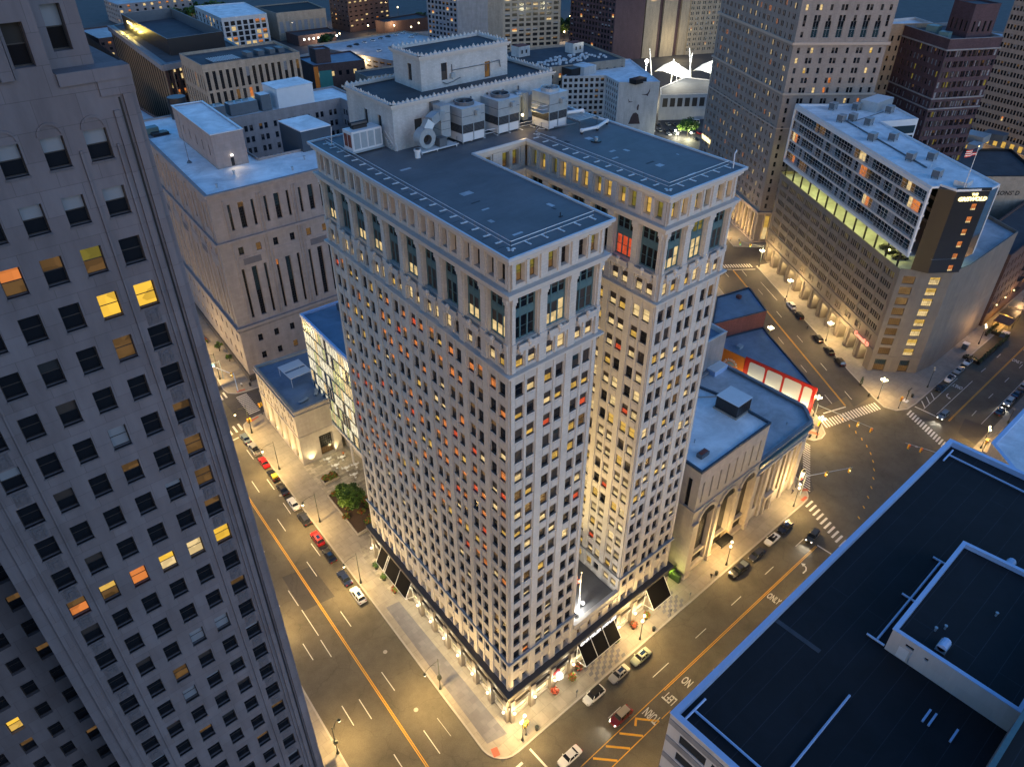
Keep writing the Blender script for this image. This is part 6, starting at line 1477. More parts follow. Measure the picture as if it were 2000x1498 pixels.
BLK=('black',(0.008,0.008,0.01),0.3); WHT=('white',(0.72,0.72,0.70),0.0); SIL=('silver',(0.42,0.42,0.40),0.5); RED=('red',(0.50,0.012,0.012),0.1); GRB=('grey_blue',(0.12,0.16,0.20),0.5); DRK=('dark_grey',(0.04,0.042,0.045),0.4); MAR=('maroon',(0.16,0.008,0.01),0.2); GRN=('pale_green_silver',(0.38,0.42,0.34),0.4); OLV=('dark_olive',(0.05,0.045,0.02),0.4); BLU=('dark_blue',(0.015,0.025,0.06),0.3)
A1=math.atan2(1,0.0715); pg='cars parked along the left street'; rg='cars parked along the right street'
S1=[('sedan',GRB,-0.9,110.3,'grey blue sedan parked nearest the far left crossing',{}),
 ('pickup',SIL,-1.1,104.4,'silver pickup with dark covered bed behind the grey blue sedan',dict()),
 ('sedan',RED,-1.6,97.6,'red sedan parked between the silver pickup and a black car',{}),
 ('sedan',BLK,-2.1,91.4,'black car with square yellow cover over its rear',dict(half=None)),
 ('sedan',BLK,-2.7,84.9,'plain black sedan between the yellow covered car and the white sedan',{}),
 ('sedan',WHT,-3.1,78.4,'white sedan with blue rear window parked on the left street',dict(sunroof=False)),
 ('suv',DRK,-3.6,71.9,'dark grey car parked behind the white sedan beside the street lamp',{}),
 ('suv',RED,-4.4,64.1,'bright red car with blue windscreen parked across from the planted beds',dict(sunroof=True)),
 ('sedan',BLK,-4.9,57.6,'black car with blue sunroof right behind the bright red car',dict(sunroof=True)),
 ('sedan',BLU,-5.7,49.6,'dark sedan second from the white car at the near end of the row',{}),
 ('suv',WHT,-6.0,43.5,'white car with blue sunroof at the near end of the left row',dict(sunroof=True))]
for k,c,x,y,l,kw in S1:
    if 'yellow' in l and 'square' in l:
        kw=dict(half=paint('yellow',(0.75,0.50,0.05),0.0))
    car(k,c,x,y,A1,l,group=pg,**kw)
car('suv',WHT,15.6,-7.0,math.pi,'white car with black roof parked nearest the near crossing',roof=paint(*BLK),group=rg)
car('sedan',SIL,22.7,-7.1,math.pi,'silver sedan with dark sunroof parked by the patterned pavement',sunroof=True,group=rg)
car('sedan',GRN,28.9,-7.4,math.pi,'greenish silver sedan parked in front of the long dark awning',sunroof=True,group=rg)
car('suv',MAR,16.3,-13.3,math.pi,'maroon car with beige roof driving with headlights on beside the hatching',heads=True,tails=True,roof=paint('beige',(0.36,0.31,0.22),0.1))
car('sedan',WHT,3.6,-12.4,math.pi,'white car with red tail lights stopped at the bottom crossing',tails=True)
car('pickup',BLK,62.8,-7.3,math.pi,'big black pickup parked under the lamp by the arched hall',bed=galvd,group=rg)
car('sedan',DRK,69.8,-7.4,math.pi,'dark grey sedan parked between the black pickup and the white open car',group=rg)
car('coupe',WHT,76.6,-7.1,math.pi,'white car with black open top behind the dark sedan',open_top=True,group=rg)
car('sedan',BLK,82.5,-7.0,math.pi,'black car at the far end of the row by the arched hall',sunroof=True,group=rg)
car('suv',OLV,84.8,-12.9,math.pi+0.15,'dark car with glowing headlights driving off the big crossing',heads=True)
A5=math.atan2(0.833,0.553); dg='cars parked along the diagonal street'
for k,c,x,y,l in (('suv',WHT,180.0,51.5,'white car parked farthest up the diagonal street'),('suv',BLK,175.7,45.8,'black car close behind the white car on the diagonal street'),('suv',BLK,166.7,33.2,'black car alone in the middle of the diagonal kerb'),('sedan',BLK,162.8,26.9,'black sedan second from the crossing on the diagonal street'),('suv',BLK,159.2,21.2,'black car nearest the crossing on the diagonal street')):
    car(k,c,x,y,A5,l,group=dg,roof=None)
car('suv',GRB,155.9,-12.9,math.pi,'grey blue car with headlights on waiting at the right hand stop line',heads=True,tails=False)
fg='cars parked at the far right'
car('sedan',BLK,169.5,-6.2,math.pi,'black car nearest the hatched corner on the far right street',group=fg)
car('sedan',WHT,176.5,-6.1,math.pi,'white sedan with dark glass roof behind the black car',roof=cglass,group=fg)
car('sedan',SIL,183.2,-6.0,math.pi,'silver sedan in the middle of the far right row',group=fg)
car('sedan',WHT,190.5,-5.9,math.pi,'white sedan at the far end of the row before the dark patio',roof=cglass,group=fg)
car('sedan',DRK,170.6,-23.0,0,'dark sedan at the near end of the kerb row by the pale roof',group=fg)
car('suv',SIL,177.2,-23.0,math.pi,'silver car with lit headlights in the kerb row by the pale roof',heads=True)
car('sedan',BLU,183.6,-22.9,0,'dark blue sedan third in the kerb row by the pale roof',group=fg)
car('suv',SIL,189.6,-22.9,0,'silver car at the right edge of the picture',group=fg)
# cars under the white slab and in the far car park: shared small cars
def small_car(nm,P):
    mb=MB(); loft(mb,[(-2.3,[(0.8,0.3),(0.8,0.8)]),(-2.2,[(0.9,0.25),(0.88,0.9)]),(2.0,[(0.9,0.25),(0.88,0.85)]),(2.3,[(0.75,0.35),(0.75,0.7)])],P)
    mb.hull([(1.0,-.85,.85),(1.0,.85,.85),(0.3,.65,1.4),(0.3,-.65,1.4),(-1.2,-.65,1.4),(-1.2,.65,1.4),(-1.9,.85,.88),(-1.9,-.85,.88)],[(0,1,2,3),(7,4,5,6),(3,4,7,0),(1,6,5,2)],cglass); mb.hull([(0.3,.65,1.4),(0.3,-.65,1.4),(-1.2,-.65,1.4),(-1.2,.65,1.4)],[(0,3,2,1),(0,1,2,3)],P)
    for xx in (-1.4,1.4):
        for s in (-1,1): mb.tube((xx,s*0.72,0.32),(xx,s*0.92,0.32),0.32,tyre,8)
    o=mb.build(nm); me=o.data; bpy.data.objects.remove(o); return me
SM={c[0]:small_car('parked_car',paint(*c)) for c in (BLK,WHT,SIL,RED,DRK)}
def scar(col,x,y,a,label,group,z=0.0):
    o=bpy.data.objects.new('parked_car',SM[col]); COL.objects.link(o); o.location=(x,y,z); o.rotation_euler=(0,0,a); tag(o,label,'car',group)
for i,(u,c) in enumerate(((9,'black'),(12.5,'black'),(16,'dark_grey'))):
    F=Fr((207,81),(161.8,12.6)); q=F.pt(F.L-u,-4.5); scar(c,q[0],q[1],F.ang+1.3,('dark car at the open corner of the upper parking deck','second dark car on the open upper parking deck','third dark car on the open upper parking deck, deepest inside')[i],'cars on the upper deck',34.42)
lot=[(316,225.6,'dark_grey'),(321.2,222.1,'silver'),(323.9,219.6,'dark_grey'),(327.9,216.3,'black'),(331.4,215,'black'),(308.0,217.9,'silver'),(309.9,214.2,'black'),(313.2,212.6,'black'),(306.6,209.7,'white'),(309.9,207.2,'white'),(316.2,209.8,'silver'),(326,206.2,'black'),(319.1,202.2,'silver'),(321.4,199.4,'red'),(311.2,193.9,'dark_grey'),(304.5,220.4,'white')]
for i,(x,y,c) in enumerate(lot):
    scar(c,x,y,-0.55+math.pi/2+(0.1 if i%2 else 0),'%s car in the %s row of the far car park'%(c.replace('_',' '),'back' if i<5 else ('middle' if i<11 else 'near')) if c not in('black','silver','dark_grey','white') else '%s car standing in the open car park below the white mural block'%c.replace('_',' '),'cars in the far car park')
t=car('van',WHT,336.6,213.6,R(-58)+math.pi,'white passenger van in the far car park'); t['category']='van'; t['group']='vehicles in the far car park'
for i,(x,y,c) in enumerate([(281,496,'white'),(290,498,'white'),(299,500,'silver'),(308,503,'dark_grey'),(317,505,'white'),(326,507,'white'),(272,493,'black'),(264,490,'dark_grey'),(273,462,'white'),(330,495,'silver'),(322,490,'white')]):
    if i==8: scar(c,x,y,0.3,'single white car in the middle of the parking deck top','cars on the parking deck',11.05)
    else: scar(c,x,y,1.9,c.replace('_',' ')+' car in the back row on the parking deck top','cars on the parking deck',11.05)
# ================================================================== street furniture
WARM=(1.0,0.65,0.24)
def arm_lamp(x,y,label,dx=-3.4,dy=0.0,h=9.3,w=7000,box=False,light=True,group='single arm street lamps on the left street'):
    t=thing('street_lamp',(x,y,0.15),label,'street lamp',group); z=0.15
    m=MB(); m.tube((x,y,z),(x,y,z+0.5),0.34,pole_m,8,0.22); m.tube((x,y,z+0.5),(x,y,z+1.3),0.2,pole_m,8,0.13); m.tube((x,y,z+1.3),(x,y,z+h),0.10,pole_m,8,0.07); m.ball((x,y,z+h+0.1),0.14,pole_m,6,4); m.build('pole',t)
    m=MB(); pts=[]; n=7
    for i in range(n+1): a=i/n; pts.append((x+dx*a,y+dy*a,z+h-0.3+0.55*math.sin(a*2.6)-0.15*a))
    m.path(pts,0.05,pole_m,5); m.path([(x+dx*.2,y+dy*.2,z+h-1.0),(x+dx*0.45,y+dy*.45,z+h+0.1)],0.035,pole_m,4); m.build('arm',t)
    e=pts[-1]; m=MB(); m.tube((e[0],e[1],e[2]-0.55),(e[0],e[1],e[2]),0.34,pole_m,8,0.08); m.build('lamp_shade',t)
    m=MB(); m.ball((e[0],e[1],e[2]-0.68),0.27,e_warm if light else hl_off,8,5); m.build('bulb',t)
    if box: m=MB(); m.box(x-0.35,x+0.35,y-0.3,y+0.3,3.4,4.3,pole_m); m.build('control_box',t)
    if light: lamp(e[0],e[1],e[2]-0.98,w,WARM,0.28)
    return t
for i,(x,y,l,kw) in enumerate(((7.9,163.5,'street lamp beyond the far crossing in front of the courthouse',{}),(6.0,143.0,'street lamp at the courthouse corner sharing the signal pole',{}),(1.7,111.9,'street lamp at the far corner beside the small bank',{}),(0.4,92.9,'street lamp by the yellow lit side of the small bank',{}),(-1.1,68.9,'street lamp beside the dark parked car and planted beds',{}),(-3.5,46.4,'street lamp behind the white parked car at the row end',{}),(-5.7,13.9,'street lamp with control box near the tower corner',dict(box=True)))):
    arm_lamp(x,y,l,dy=-0.5,**kw)
arm_lamp(-27.3,15.9,'street lamp with box on the left pavement at the bottom',dx=1.9,dy=1.0,h=8.0,box=True,w=5000)
arm_lamp(-25.2,46.5,'street lamp peeking out from behind the left tower edge',dx=2.4,dy=0.4,h=8.6,w=5000)
arm_lamp(-28.2,-3,'street lamp pole on the left pavement just below the picture edge',dx=2.4,dy=0.4,h=8.0,w=5000)
def globe_lamp(x,y,label,h=7.0,n=4,w=4200,col=WARM,on=True,banner=False,group='multi globe street lamps on the diagonal street',dz=0.15):
    t=thing('street_lamp',(x,y,dz),label,'street lamp',group); z=dz
    m=MB(); m.tube((x,y,z),(x,y,z+0.9),0.3,pole_m,8,0.16); m.tube((x,y,z+0.9),(x,y,z+h),0.10,pole_m,8,0.07); m.build('pole',t)
    m=MB()
    if n>1:
        for k in range(n): a=2*math.pi*k/n+0.4; m.path([(x,y,z+h-0.7),(x+0.5*math.cos(a),y+0.5*math.sin(a),z+h-0.9),(x+0.75*math.cos(a),y+0.75*math.sin(a),z+h-0.35)],0.045,pole_m,4)
    m.tube((x,y,z+h),(x,y,z+h+0.6),0.06,pole_m,5,0.02); m.build('bracket',t)
    for k in range(n):
        a=2*math.pi*k/n+0.4; r_=0.75 if n>1 else 0.0
        m=MB(); m.ball((x+r_*math.cos(a),y+r_*math.sin(a),z+h-0.1),0.28,e_warm if on else hl_off,8,5); m.build('globe',t)
    if banner: m=MB(); m.box(x+0.12,x+0.8,y-0.02,y+0.02,z+2.9,z+4.4,galv); m.build('banner',t)
    if on: lamp(x,y,z+h-0.75,w,col,0.45)
    return t
for i,(x,y,l) in enumerate(((198.9,77.4,'globe lamp farthest up the diagonal street beside the hotel'),(185.0,56.4,'globe lamp second from the hotel beside the garage arcade'),(168.2,31.1,'globe lamp by the lone black car at the garage arcade'),(150.1,3.8,'globe lamp with a small box at the garage corner'),(176.5,83,'globe lamp on the near side of the diagonal street behind the brick block'),(150.7,42.5,'globe lamp between the brick block and the wedge roof'),(127.6,12.0,'globe lamp at the point of the wedge building'),(119.5,6.2,'globe lamp on the small rounded island'),(213.5,104,'globe lamp in front of the golden hotel arches'))):
    globe_lamp(x,y,l,banner=(i==3),w=5200)
sg='lamps along the right street'
for x,y,l in ((32.2,-5.0-0.0,'double globe lamp at the end of the long dark awning'),(62.3,-5.0,'double globe lamp over the black pickup by the arched hall'),(90.7,-4.9,'double globe lamp at the crossing corner of the banking hall'),(-0.5,-4.9,'lamp with yellow signal box at the near corner of the tower')):
    globe_lamp(x,y+0.6,l,h=6.9,n=2,w=4600,group=sg)
globe_lamp(167.2,-3.4,'unlit dark lamp post on the far right pavement',on=False,n=2,group=sg)
globe_lamp(149.5,-26.0,'globe lamp with signals by the pale roof at the right',n=2,w=4200,group=sg)
globe_lamp(167.1,-26.5,'dark lamp pole beside the dark sedan at the right edge',on=False,n=1,h=5,group=sg)
for i,(x,y) in enumerate(((205,-3.5),(240,-3.5),(255,-26),(222,-26.5))): globe_lamp(x,y,'lamp on the far right street, number %s from the crossing'%['one','two','three','four'][i],n=2,w=1500,group=sg,col=(1,0.55,0.22))
# off-camera continuation of the row on the other kerb of the right street
for x in (8,38,68): globe_lamp(x,-27.2,'lamp on the hidden kerb under the black roofed block','' or 6.9,2,4200,group='lamps hidden behind the black roof')
# traffic signals
sigy=plain('signal_yellow',(0.70,0.42,0.03),0.5,var=0.1)
def signal_head(x,y,z,parent,lit='red',mat=None,s=1.0):
    m=MB(); m.box(x-0.2*s,x+0.2*s,y-0.2*s,y+0.2*s,z-1.1*s,z,mat or sigy)
    for k,(c,nm) in enumerate(((e_tail,'red'),(e_gld,'amber'),(e_green,'green'))):
        mm=c if nm==lit else black_m
        m.ball((x-0.17*s,y-0.17*s,z-0.2-k*0.35*s),0.14*s,mm,6,4)
    return m.build('signal_head',parent)
def mast(x,y,ax,ay,label,h=6.6,heads=((1.0,'red'),),pole=True,pm=None):
    t=thing('traffic_signal',(x,y,0.15),label,'traffic signal'); m=MB(); pm=pm or galv
    m.tube((x,y,0.15),(x,y,h+0.5),0.16,pm,8,0.11); m.build('pole',t); m=MB(); m.tube((x,y,h),(x+ax,y+ay,h+0.35),0.10,pm,6,0.05); m.build('mast_arm',t)
    for f,l in heads: signal_head(x+ax*f,y+ay*f,h+0.3,t,l,s=1.3)
    return t
mast(124.6,10.4,1.3,-15.5,'traffic signal arm reaching over the wide zebra crossing',heads=((0.98,'red'),(0.75,'amber')))
mast(131.0,-26.2,-4.5,12.5,'traffic signal arm with red light over the crossing centre',heads=((0.92,'red'),(0.7,'red')))
mast(95.5,-3.2,11.5,-6.2,'traffic signal arm with two orange heads beside the banking hall',heads=((0.45,'amber'),(0.95,'amber')))
mast(6.8,142.2,-6.5,1.2,'traffic signal arm with green light at the courthouse corner',heads=((0.9,'green'),))
mast(7.4,133.4,-3.5,9.0,'slanting blue signal arm with orange signals at the courthouse kerb',h=6.2,heads=((0.1,'amber'),),pm=bluecop)
mast(203,79.5,-3.5,9.5,'traffic signal at the hotel crossing up the diagonal street',heads=((0.9,'green'),(0.5,'green')))
def post_signal(x,y,label,h=4.2,lit='red'):
    t=thing('traffic_signal',(x,y,0.15),label,'traffic signal'); m=MB(); m.tube((x,y,0.15),(x,y,h),0.07,pole_m,6); m.tube((x,y,0.15),(x,y,0.6),0.2,pole_m,8,0.1); m.build('pole',t)
    signal_head(x-0.3,y,h,t,lit,s=1.2); signal_head(x+0.35,y+0.1,h-0.1,t,None,s=1.1); return t
post_signal(150.2,-2.5,'yellow post signal at the garage corner','' or 4.2); post_signal(0.6,-4.0,'yellow post signal beside the lamp at the near corner')
post_signal(2.2,113.2,'yellow post signal at the corner of the small bank'); post_signal(7.8,118.0,'yellow round signal beside the small bank wall'); post_signal(148.6,-26.8,'signal cluster by the pale roof at the right')
post_signal(121.5,7.2,'signal post on the small rounded island')
# signs
t=thing('street_sign',(155.1,-2.3,0.15),'tall dark totem sign on a white base at the garage corner','sign'); m=MB(); m.box(154.3,155.9,-3.0,-1.6,0.15,0.35,white_m); m.build('base',t); m=MB(); m.tube((155.1,-2.3,0.3),(155.1,-2.3,4.3),0.12,pole_m,8); m.box(154.2,156.4,-2.4,-2.2,4.0,4.5,pole_m); m.build('totem',t)
t=thing('hanging_sign',(96.5,-1.6,0.15),'tall rounded cream sign with dark and red ends at the bank corner','sign'); m=MB(); m.tube((97.2,-0.9,0.15),(97.2,-0.9,8.2),0.12,pole_m,6); m.path([(97.2,-0.9,8.0),(96.5,-1.9,8.0)],0.06,pole_m,5); m.build('bracket',t)
m=MB(); n=8; pts=[]
for cx,cz,a0 in ((0,7.0,0),(0,4.4,180)):
    for i in range(n+1): a=R(a0+180*i/n); pts.append((0.75*math.cos(a),cz+0.75*math.sin(a)))
sb=plain('sign_cream',(0.75,0.70,0.55),0.5,var=0.05)
fr_=[(96.5+p*0.94,-1.9-p*0.34,z) for p,z in pts]; bk_=[(a+0.08,b+0.22,c) for a,b,c in fr_]
m.poly(fr_,sb); m.poly(bk_[::-1],sb); k=len(fr_)
for i in range(k): j=(i+1)%k; m.poly([fr_[j],fr_[i],bk_[i],bk_[j]],pole_m)
m.build('sign_board',t); m=MB(); m.ball((96.45,-1.97,7.0),0.48,pole_m,10,5,1.0); m.ball((96.45,-1.97,4.35),0.34,red_m,8,5); m.build('emblem',t)
spot(96.9,-3.4,6.0,96.5,-1.9,5.7,150,(1,0.95,0.8),70,0.5,0.2)
t=thing('street_name_sign',(5.4,141.8,6.0),'glowing teal street name sign on the signal arm at the courthouse','sign'); m=MB(); m.box(2.0,5.0,141.6,141.8,6.1,6.9,emis('sign_teal',(0.35,1.0,0.8),3.0)); m.box(1.95,5.05,141.62,141.78,6.9,7.0,galv); m.build('panel',t)
# trash bins, planters, flower pots
def bin_(x,y,label):
    m=MB(); m.tube((x,y,0.15),(x,y,1.1),0.33,black_m,10,0.38); m.tube((x,y,1.1),(x,y,1.25),0.4,pole_m,10,0.3); tag(m.build('trash_bin'),label,'bin','trash bins')
for x,y,l in ((2.8,-4.6,'black trash bin beside the near corner signal'),(36.0,-4.9,'black trash bin by the greenish silver sedan'),(58.2,-4.6,'black trash bin near the black pickup'),(146.0-0+3.0,6.2,'black trash bin by the garage corner lamp'),(158.6,-2.6,'dark bin by the hatched corner'),(118.3,7.6,'black bin on the small rounded island'),(11.5,133.6,'dark bin at the courthouse corner kerb')): bin_(x,y,l)
def clump(mb,x,y,z,r,mat,n=60,sz=0.25,flat=0.8,ground=None):
    for i in range(n):
        th=random.random()*2*math.pi; ph=math.acos(1-2*random.random()); rr=r*(0.55+0.5*random.random())
        c=Vector((x+rr*math.sin(ph)*math.cos(th),y+rr*math.sin(ph)*math.sin(th),z+rr*flat*math.cos(ph)))
        a=Vector((random.gauss(0,1),random.gauss(0,1),random.gauss(0,0.6))).normalized()*sz*(0.6+random.random()*0.8); b=a.cross(Vector((random.gauss(0,1),random.gauss(0,1),random.gauss(0,1)))).normalized()*sz*0.7
        mb.poly([c-a,c-b*0.8,c+a,c+b],mat)
leafs=[leafm,plain('leaf_light',(0.11,0.20,0.025),0.6,var=0.4,scale=2.0),plain('leaf_red',(0.30,0.045,0.02),0.6,var=0.4,scale=2.0),leafd]
def pot(x,y,label,mats,r=0.85):
    t=thing('flower_pot',(x,y,0.15),label,'planter','flower pots around the tower'); m=MB(); m.tube((x,y,0.15),(x,y,0.95),0.38,black_m,10,0.6); m.tube((x,y,0.9),(x,y,0.96),0.52,soil,10); m.build('pot',t)
    m=MB(); m.ball((x,y,1.35),r*0.55,mats[0],7,4,0.8)
    for mt in mats: clump(m,x,y,1.4,r,mt,90,0.2)
    m.build('flowers',t)
for x,y,l,ms in ((10.3,-1.6,'round pot of red brown leaves nearest the tower corner',[leafs[2]]),(14.9,-1.8,'round pot with bright green and brown leaves in front of the tower',[leafs[1],leafs[2]]),(17.4,-1.0,'dark leafy pot at the near end of the long awning',[leafd,leafs[2]]),(27.8,-1.6,'green leafy pot at the far end of the long awning',[leafs[1],leafm]),(33.2,-1.7,'dark red pot between the awning and the street lamp',[leafs[2],leafd]),(37.0,-1.9,'green and dark red pot beside the second awning',[leafs[1],leafs[2]]),(1.4,47.5,'green pot nearest the plaza on the left side of the tower',[leafm,leafd]),(0.7,39.0,'green and red pot between the dark left side awnings',[leafs[1],leafs[2]]),(0.9,43.6,'leafy pot beside the first left side awning',[leafm])):
    pot(x,y,l,ms)
t=thing('potted_shrub',(152.6,10.6,0.15),'slim dark potted conifer at the garage corner wall','plant'); m=MB(); m.tube((152.6,10.6,0.15),(152.6,10.6,0.8),0.3,black_m,8,0.36); m.build('pot',t); m=MB()
for k in range(6): clump(m,152.6,10.6,1.1+k*0.42,0.55-k*0.075,leafd,40,0.16)
m.build('foliage',t)
# planted beds and the plaza tree
def bed(poly,label,h=0.65,shr=3):
    t=thing('planting_bed',(poly[0][0],poly[0][1],0.15),label,'planting bed'); m=MB(); ring(m,poly,-0.25,0.0,0.15,0.15+h,conc); m.build('kerb_wall',t)
    m=MB(); m.poly([(a,b,0.6) for a,b in offs(poly,-0.24)],soil); m.build('soil',t); m=MB()
    xs=[p[0] for p in poly]; ys=[p[1] for p in poly]
    for i in range(shr):
        x=min(xs)+1+(max(xs)-min(xs)-2)*random.random(); y=min(ys)+0.9+(max(ys)-min(ys)-1.8)*random.random()
        for mt in (leafs[2],leafs[1],leafm): clump(m,x,y,0.9,1.0,mt,60,0.22,0.5)
    m.build('shrubs',t)
bed([(6.3,79.4),(10.8,79.4),(11.1,82.3),(6.5,82.3)],'small planted bed with red and green shrubs on the plaza',shr=7)
bed([(3.4,58.8),(11.5,58.8),(12.6,75.4),(4.7,75.4)],'large planted bed with the tree beside the tower',shr=22)
bed([(9.9,165),(11.3,165),(12.0,176),(10.6,176)],'long hedge bed in front of the courthouse',shr=14)
def tree(x,y,h,r,label,n=9,z=0.15,leaf=None,group=None,dens=150,sz=0.34):
    t=thing('tree',(x,y,z),label,'tree',group); m=MB(); m.tube((x,y,z),(x+0.1,y,z+h*0.45),0.2,barkm,7,0.13)
    pts=[]
    for i in range(n):
        a=2*math.pi*i/n+random.random(); rr=r*(0.35+0.5*random.random()); p=(x+rr*math.cos(a),y+rr*math.sin(a),z+h*(0.5+0.4*random.random())); pts.append(p); m.tube((x+0.1,y,z+h*(0.28+0.02*i)),p,0.07,barkm,5,0.02)
    m.build('trunk',t); m=MB(); pts.append((x,y,z+h*0.8))
    for i,p in enumerate(pts): clump(m,p[0],p[1],p[2],r*(0.42+0.2*random.random()),(leaf or leafs)[i%2],dens,sz,0.75)
    m.build('crown',t); return t
tree(6.9,67.8,7.0,3.4,'bushy green tree in the large planted bed by the tower',n=11,dens=260)
spot(9.5,71,0.9,7.2,68,6,900,(1.0,0.8,0.4),110,0.8,0.3)
for x,y,h,r_,l in ((12.6,158.5,3.2,1.2,'small dark bush nearest the courthouse corner in front of its wall'),(12.2,181,4.0,1.6,'dark tree by the courthouse wall'),(13.0,190,4.5,1.8,'farther dark tree by the courthouse wall'),(12.5,150.5,2.4,0.9,'round potted bush at the courthouse corner')): tree(x,y,h,r_,l,n=6,dens=90,sz=0.25,leaf=[leafd,leafm])
tree(312,200.5,9,5.5,'bright lit tree in the far car park',n=9,dens=150,sz=0.6); lamp(309,197,3.5,5000,(1.0,0.95,0.6),0.6); lamp(306,203,3.0,3000,(1,0.95,.7),.5)
for i,(x,y) in enumerate(((306.4,205),(309.8,196.4),(303.5,201))): m=MB(); m.tube((x,y,0),(x,y,3.2),0.08,pole_m,5); m.ball((x,y,3.4),0.6,e_wht,8,5); tag(m.build('park_light'),('bright light left of the car park tree','bright light right below the car park tree','small light at the car park edge')[i],'lamp','lights by the car park tree')
tg='trees in the far park'
for i in range(26):
    x=440+ (i%6)*14+random.random()*8; y=455+(i//6)*17-(i%6)*9+random.random()*8
    tree(x,y,9+3*random.random(),6,'dark round tree in the far park between the towers',n=5,dens=46,sz=1.3,leaf=[leafd,leafm],group=tg,z=0)
for i in range(12):
    x=228+(i%4)*16; y=760+(i//4)*16-(i%4)*6; tree(x,y,10,7,'dark tree in the grove at the top left',n=5,dens=40,sz=1.6,leaf=[leafd,leafm],group='trees at the top left',z=0)
for i,(x,y,l) in enumerate(((398,585,'round dark tree right of the dark brick tower'),(420,570,'slim dark tree right of the dark brick tower'),(440,555,'dark tree by the red lit entrance'),(330,660,'dark tree left of the dark brick tower'),(312,690,'dark tree behind the left far hall'),(275,548,'dark tree in front of the bright lamp row'))): tree(x,y,10,6,l,n=5,dens=60,sz=1.3,leaf=[leafd,leafm],z=0)
m=MB(); m.box(452,464,548,552,0,7,plain('red_entrance',(0.5,0.06,0.02),0.6)); m.box(454,462,547.6,548,0.5,5.5,e_org); tag(m.build('lit_entrance'),'orange red lit entrance left of the concrete slab towers','building'); lamp(457,542,4,5000,(1.0,0.25,0.05),1.0)
# far lamp posts
FL=[(352,560),(376,556),(420,540),(300,600),(312,640),(296,560),(334,575),(360,545),(455,480),(470,500),(488,470),(462,455),(505,490),(520,470),(448,440),(476,440),(438,470),(530,500),(250,452),(262,700),(240,690),(280,720),(345,640),(405,480),(560,520),(600,540),(650,480),(700,430),(380,620),(410,640)]
m=MB(); m.tube((0,0,0),(0,0,7),0.14,pole_m,5); pm_=m.build('p'); m=MB(); m.ball((0,0,7.3),0.75,emis('far_globe',(1.0,0.78,0.45),6.0),6,4); gm_=m.build('g'); pme,gme=pm_.data,gm_.data; bpy.data.objects.remove(pm_); bpy.data.objects.remove(gm_)
for i,(x,y) in enumerate(FL):
    t=thing('street_lamp',(x,y,0),'distant warm globe lamp far behind the tower','street lamp','distant street lamps')
    for nm,me in (('pole',pme),('globe',gme)): o=bpy.data.objects.new(nm,me); COL.objects.link(o); o.parent=t
    if i%2==0: lamp(x,y,8.6,5200,(1.0,0.70,0.36),0.8)
# far pavement strips
sheet('pavement',[[(230,524),(360,548),(420,520),(430,534),(362,562),(226,536)],[(432,430),(540,400),(545,412),(438,440)],[(286,470+90),(300,560),(310,700),(290,700)]],0.01,conc)
# awnings on the tower
def awning(F,u0,u1,label,z0=7.6,z1=3.6,out=3.2,ribs=2):
    t=thing('awning',F.p3((u0+u1)/2,0,0),label,'awning','sloping black awnings on the tower'); m=MB()
    a,b,c,d=F.p3(u0,0.62,z0),F.p3(u1,0.62,z0),F.p3(u1,out,z1),F.p3(u0,out,z1)
    m.hull([d,c,b,a,(d[0],d[1],d[2]-0.06),(c[0],c[1],c[2]-0.06),(b[0],b[1],b[2]-0.06),(a[0],a[1],a[2]-0.06)],[(0,1,2,3),(7,6,5,4),(0,4,5,1)],canvas); m.build('canvas',t)
    m=MB()
    for i in range(ribs+2):
        u=u0+(u1-u0)*i/(ribs+1); m.path([F.p3(u,0.62,z0+0.05),F.p3(u,out+0.05,z1+0.05)],0.07,white_m,5)
        if i in(0,ribs+1): m.path([F.p3(u,out,z1),F.p3(u,0.62,z1-0.6),F.p3(u,0.62,z0)],0.06,white_m,5)
    m.path([F.p3(u0,out+0.05,z1),F.p3(u1,out+0.05,z1)],0.06,white_m,5); m.build('frame',t); return t
FX=Fr((0,0),(44.8,0)).inset(0.2)
awning(FX,17.3,27.4,'long black awning in three panels under the lit white name sign')
awning(FX,37.6,43.4,'single black awning near the far end of the front',ribs=0)
FL_=FW.inset(0.2)
awning(FL_,4.8,8.0,'black awning nearest the plaza on the left side of the tower',ribs=0,out=2.4); awning(FL_,8.6,17.6,'black awning in two panels on the left side of the tower',ribs=1,out=2.4)
text_obj('sign_letters','CHRYSLER HOUSE',1.28,wall_M(FX,22.4,1.3,8.35),e_wht2,parent=T,ext=0.06,bold=0.02,sx=0.98)
m=MB(); F=FX; q=F.pt(11.6,1.6); m.ball((q[0],q[1],4.6),0.8,e_wht2,10,6,1.1); tag(m.build('round_sign'),'round white glowing sign with red rim by the tower entrance','sign')
m=MB(); m.tube((q[0]-0.1,q[1]+0.85,4.9),(q[0]-0.1,q[1]+0.6,4.9),0.9,red_m,12); m.build('sign_rim',None); bpy.data.objects['sign_rim'].parent=bpy.data.objects['round_sign']
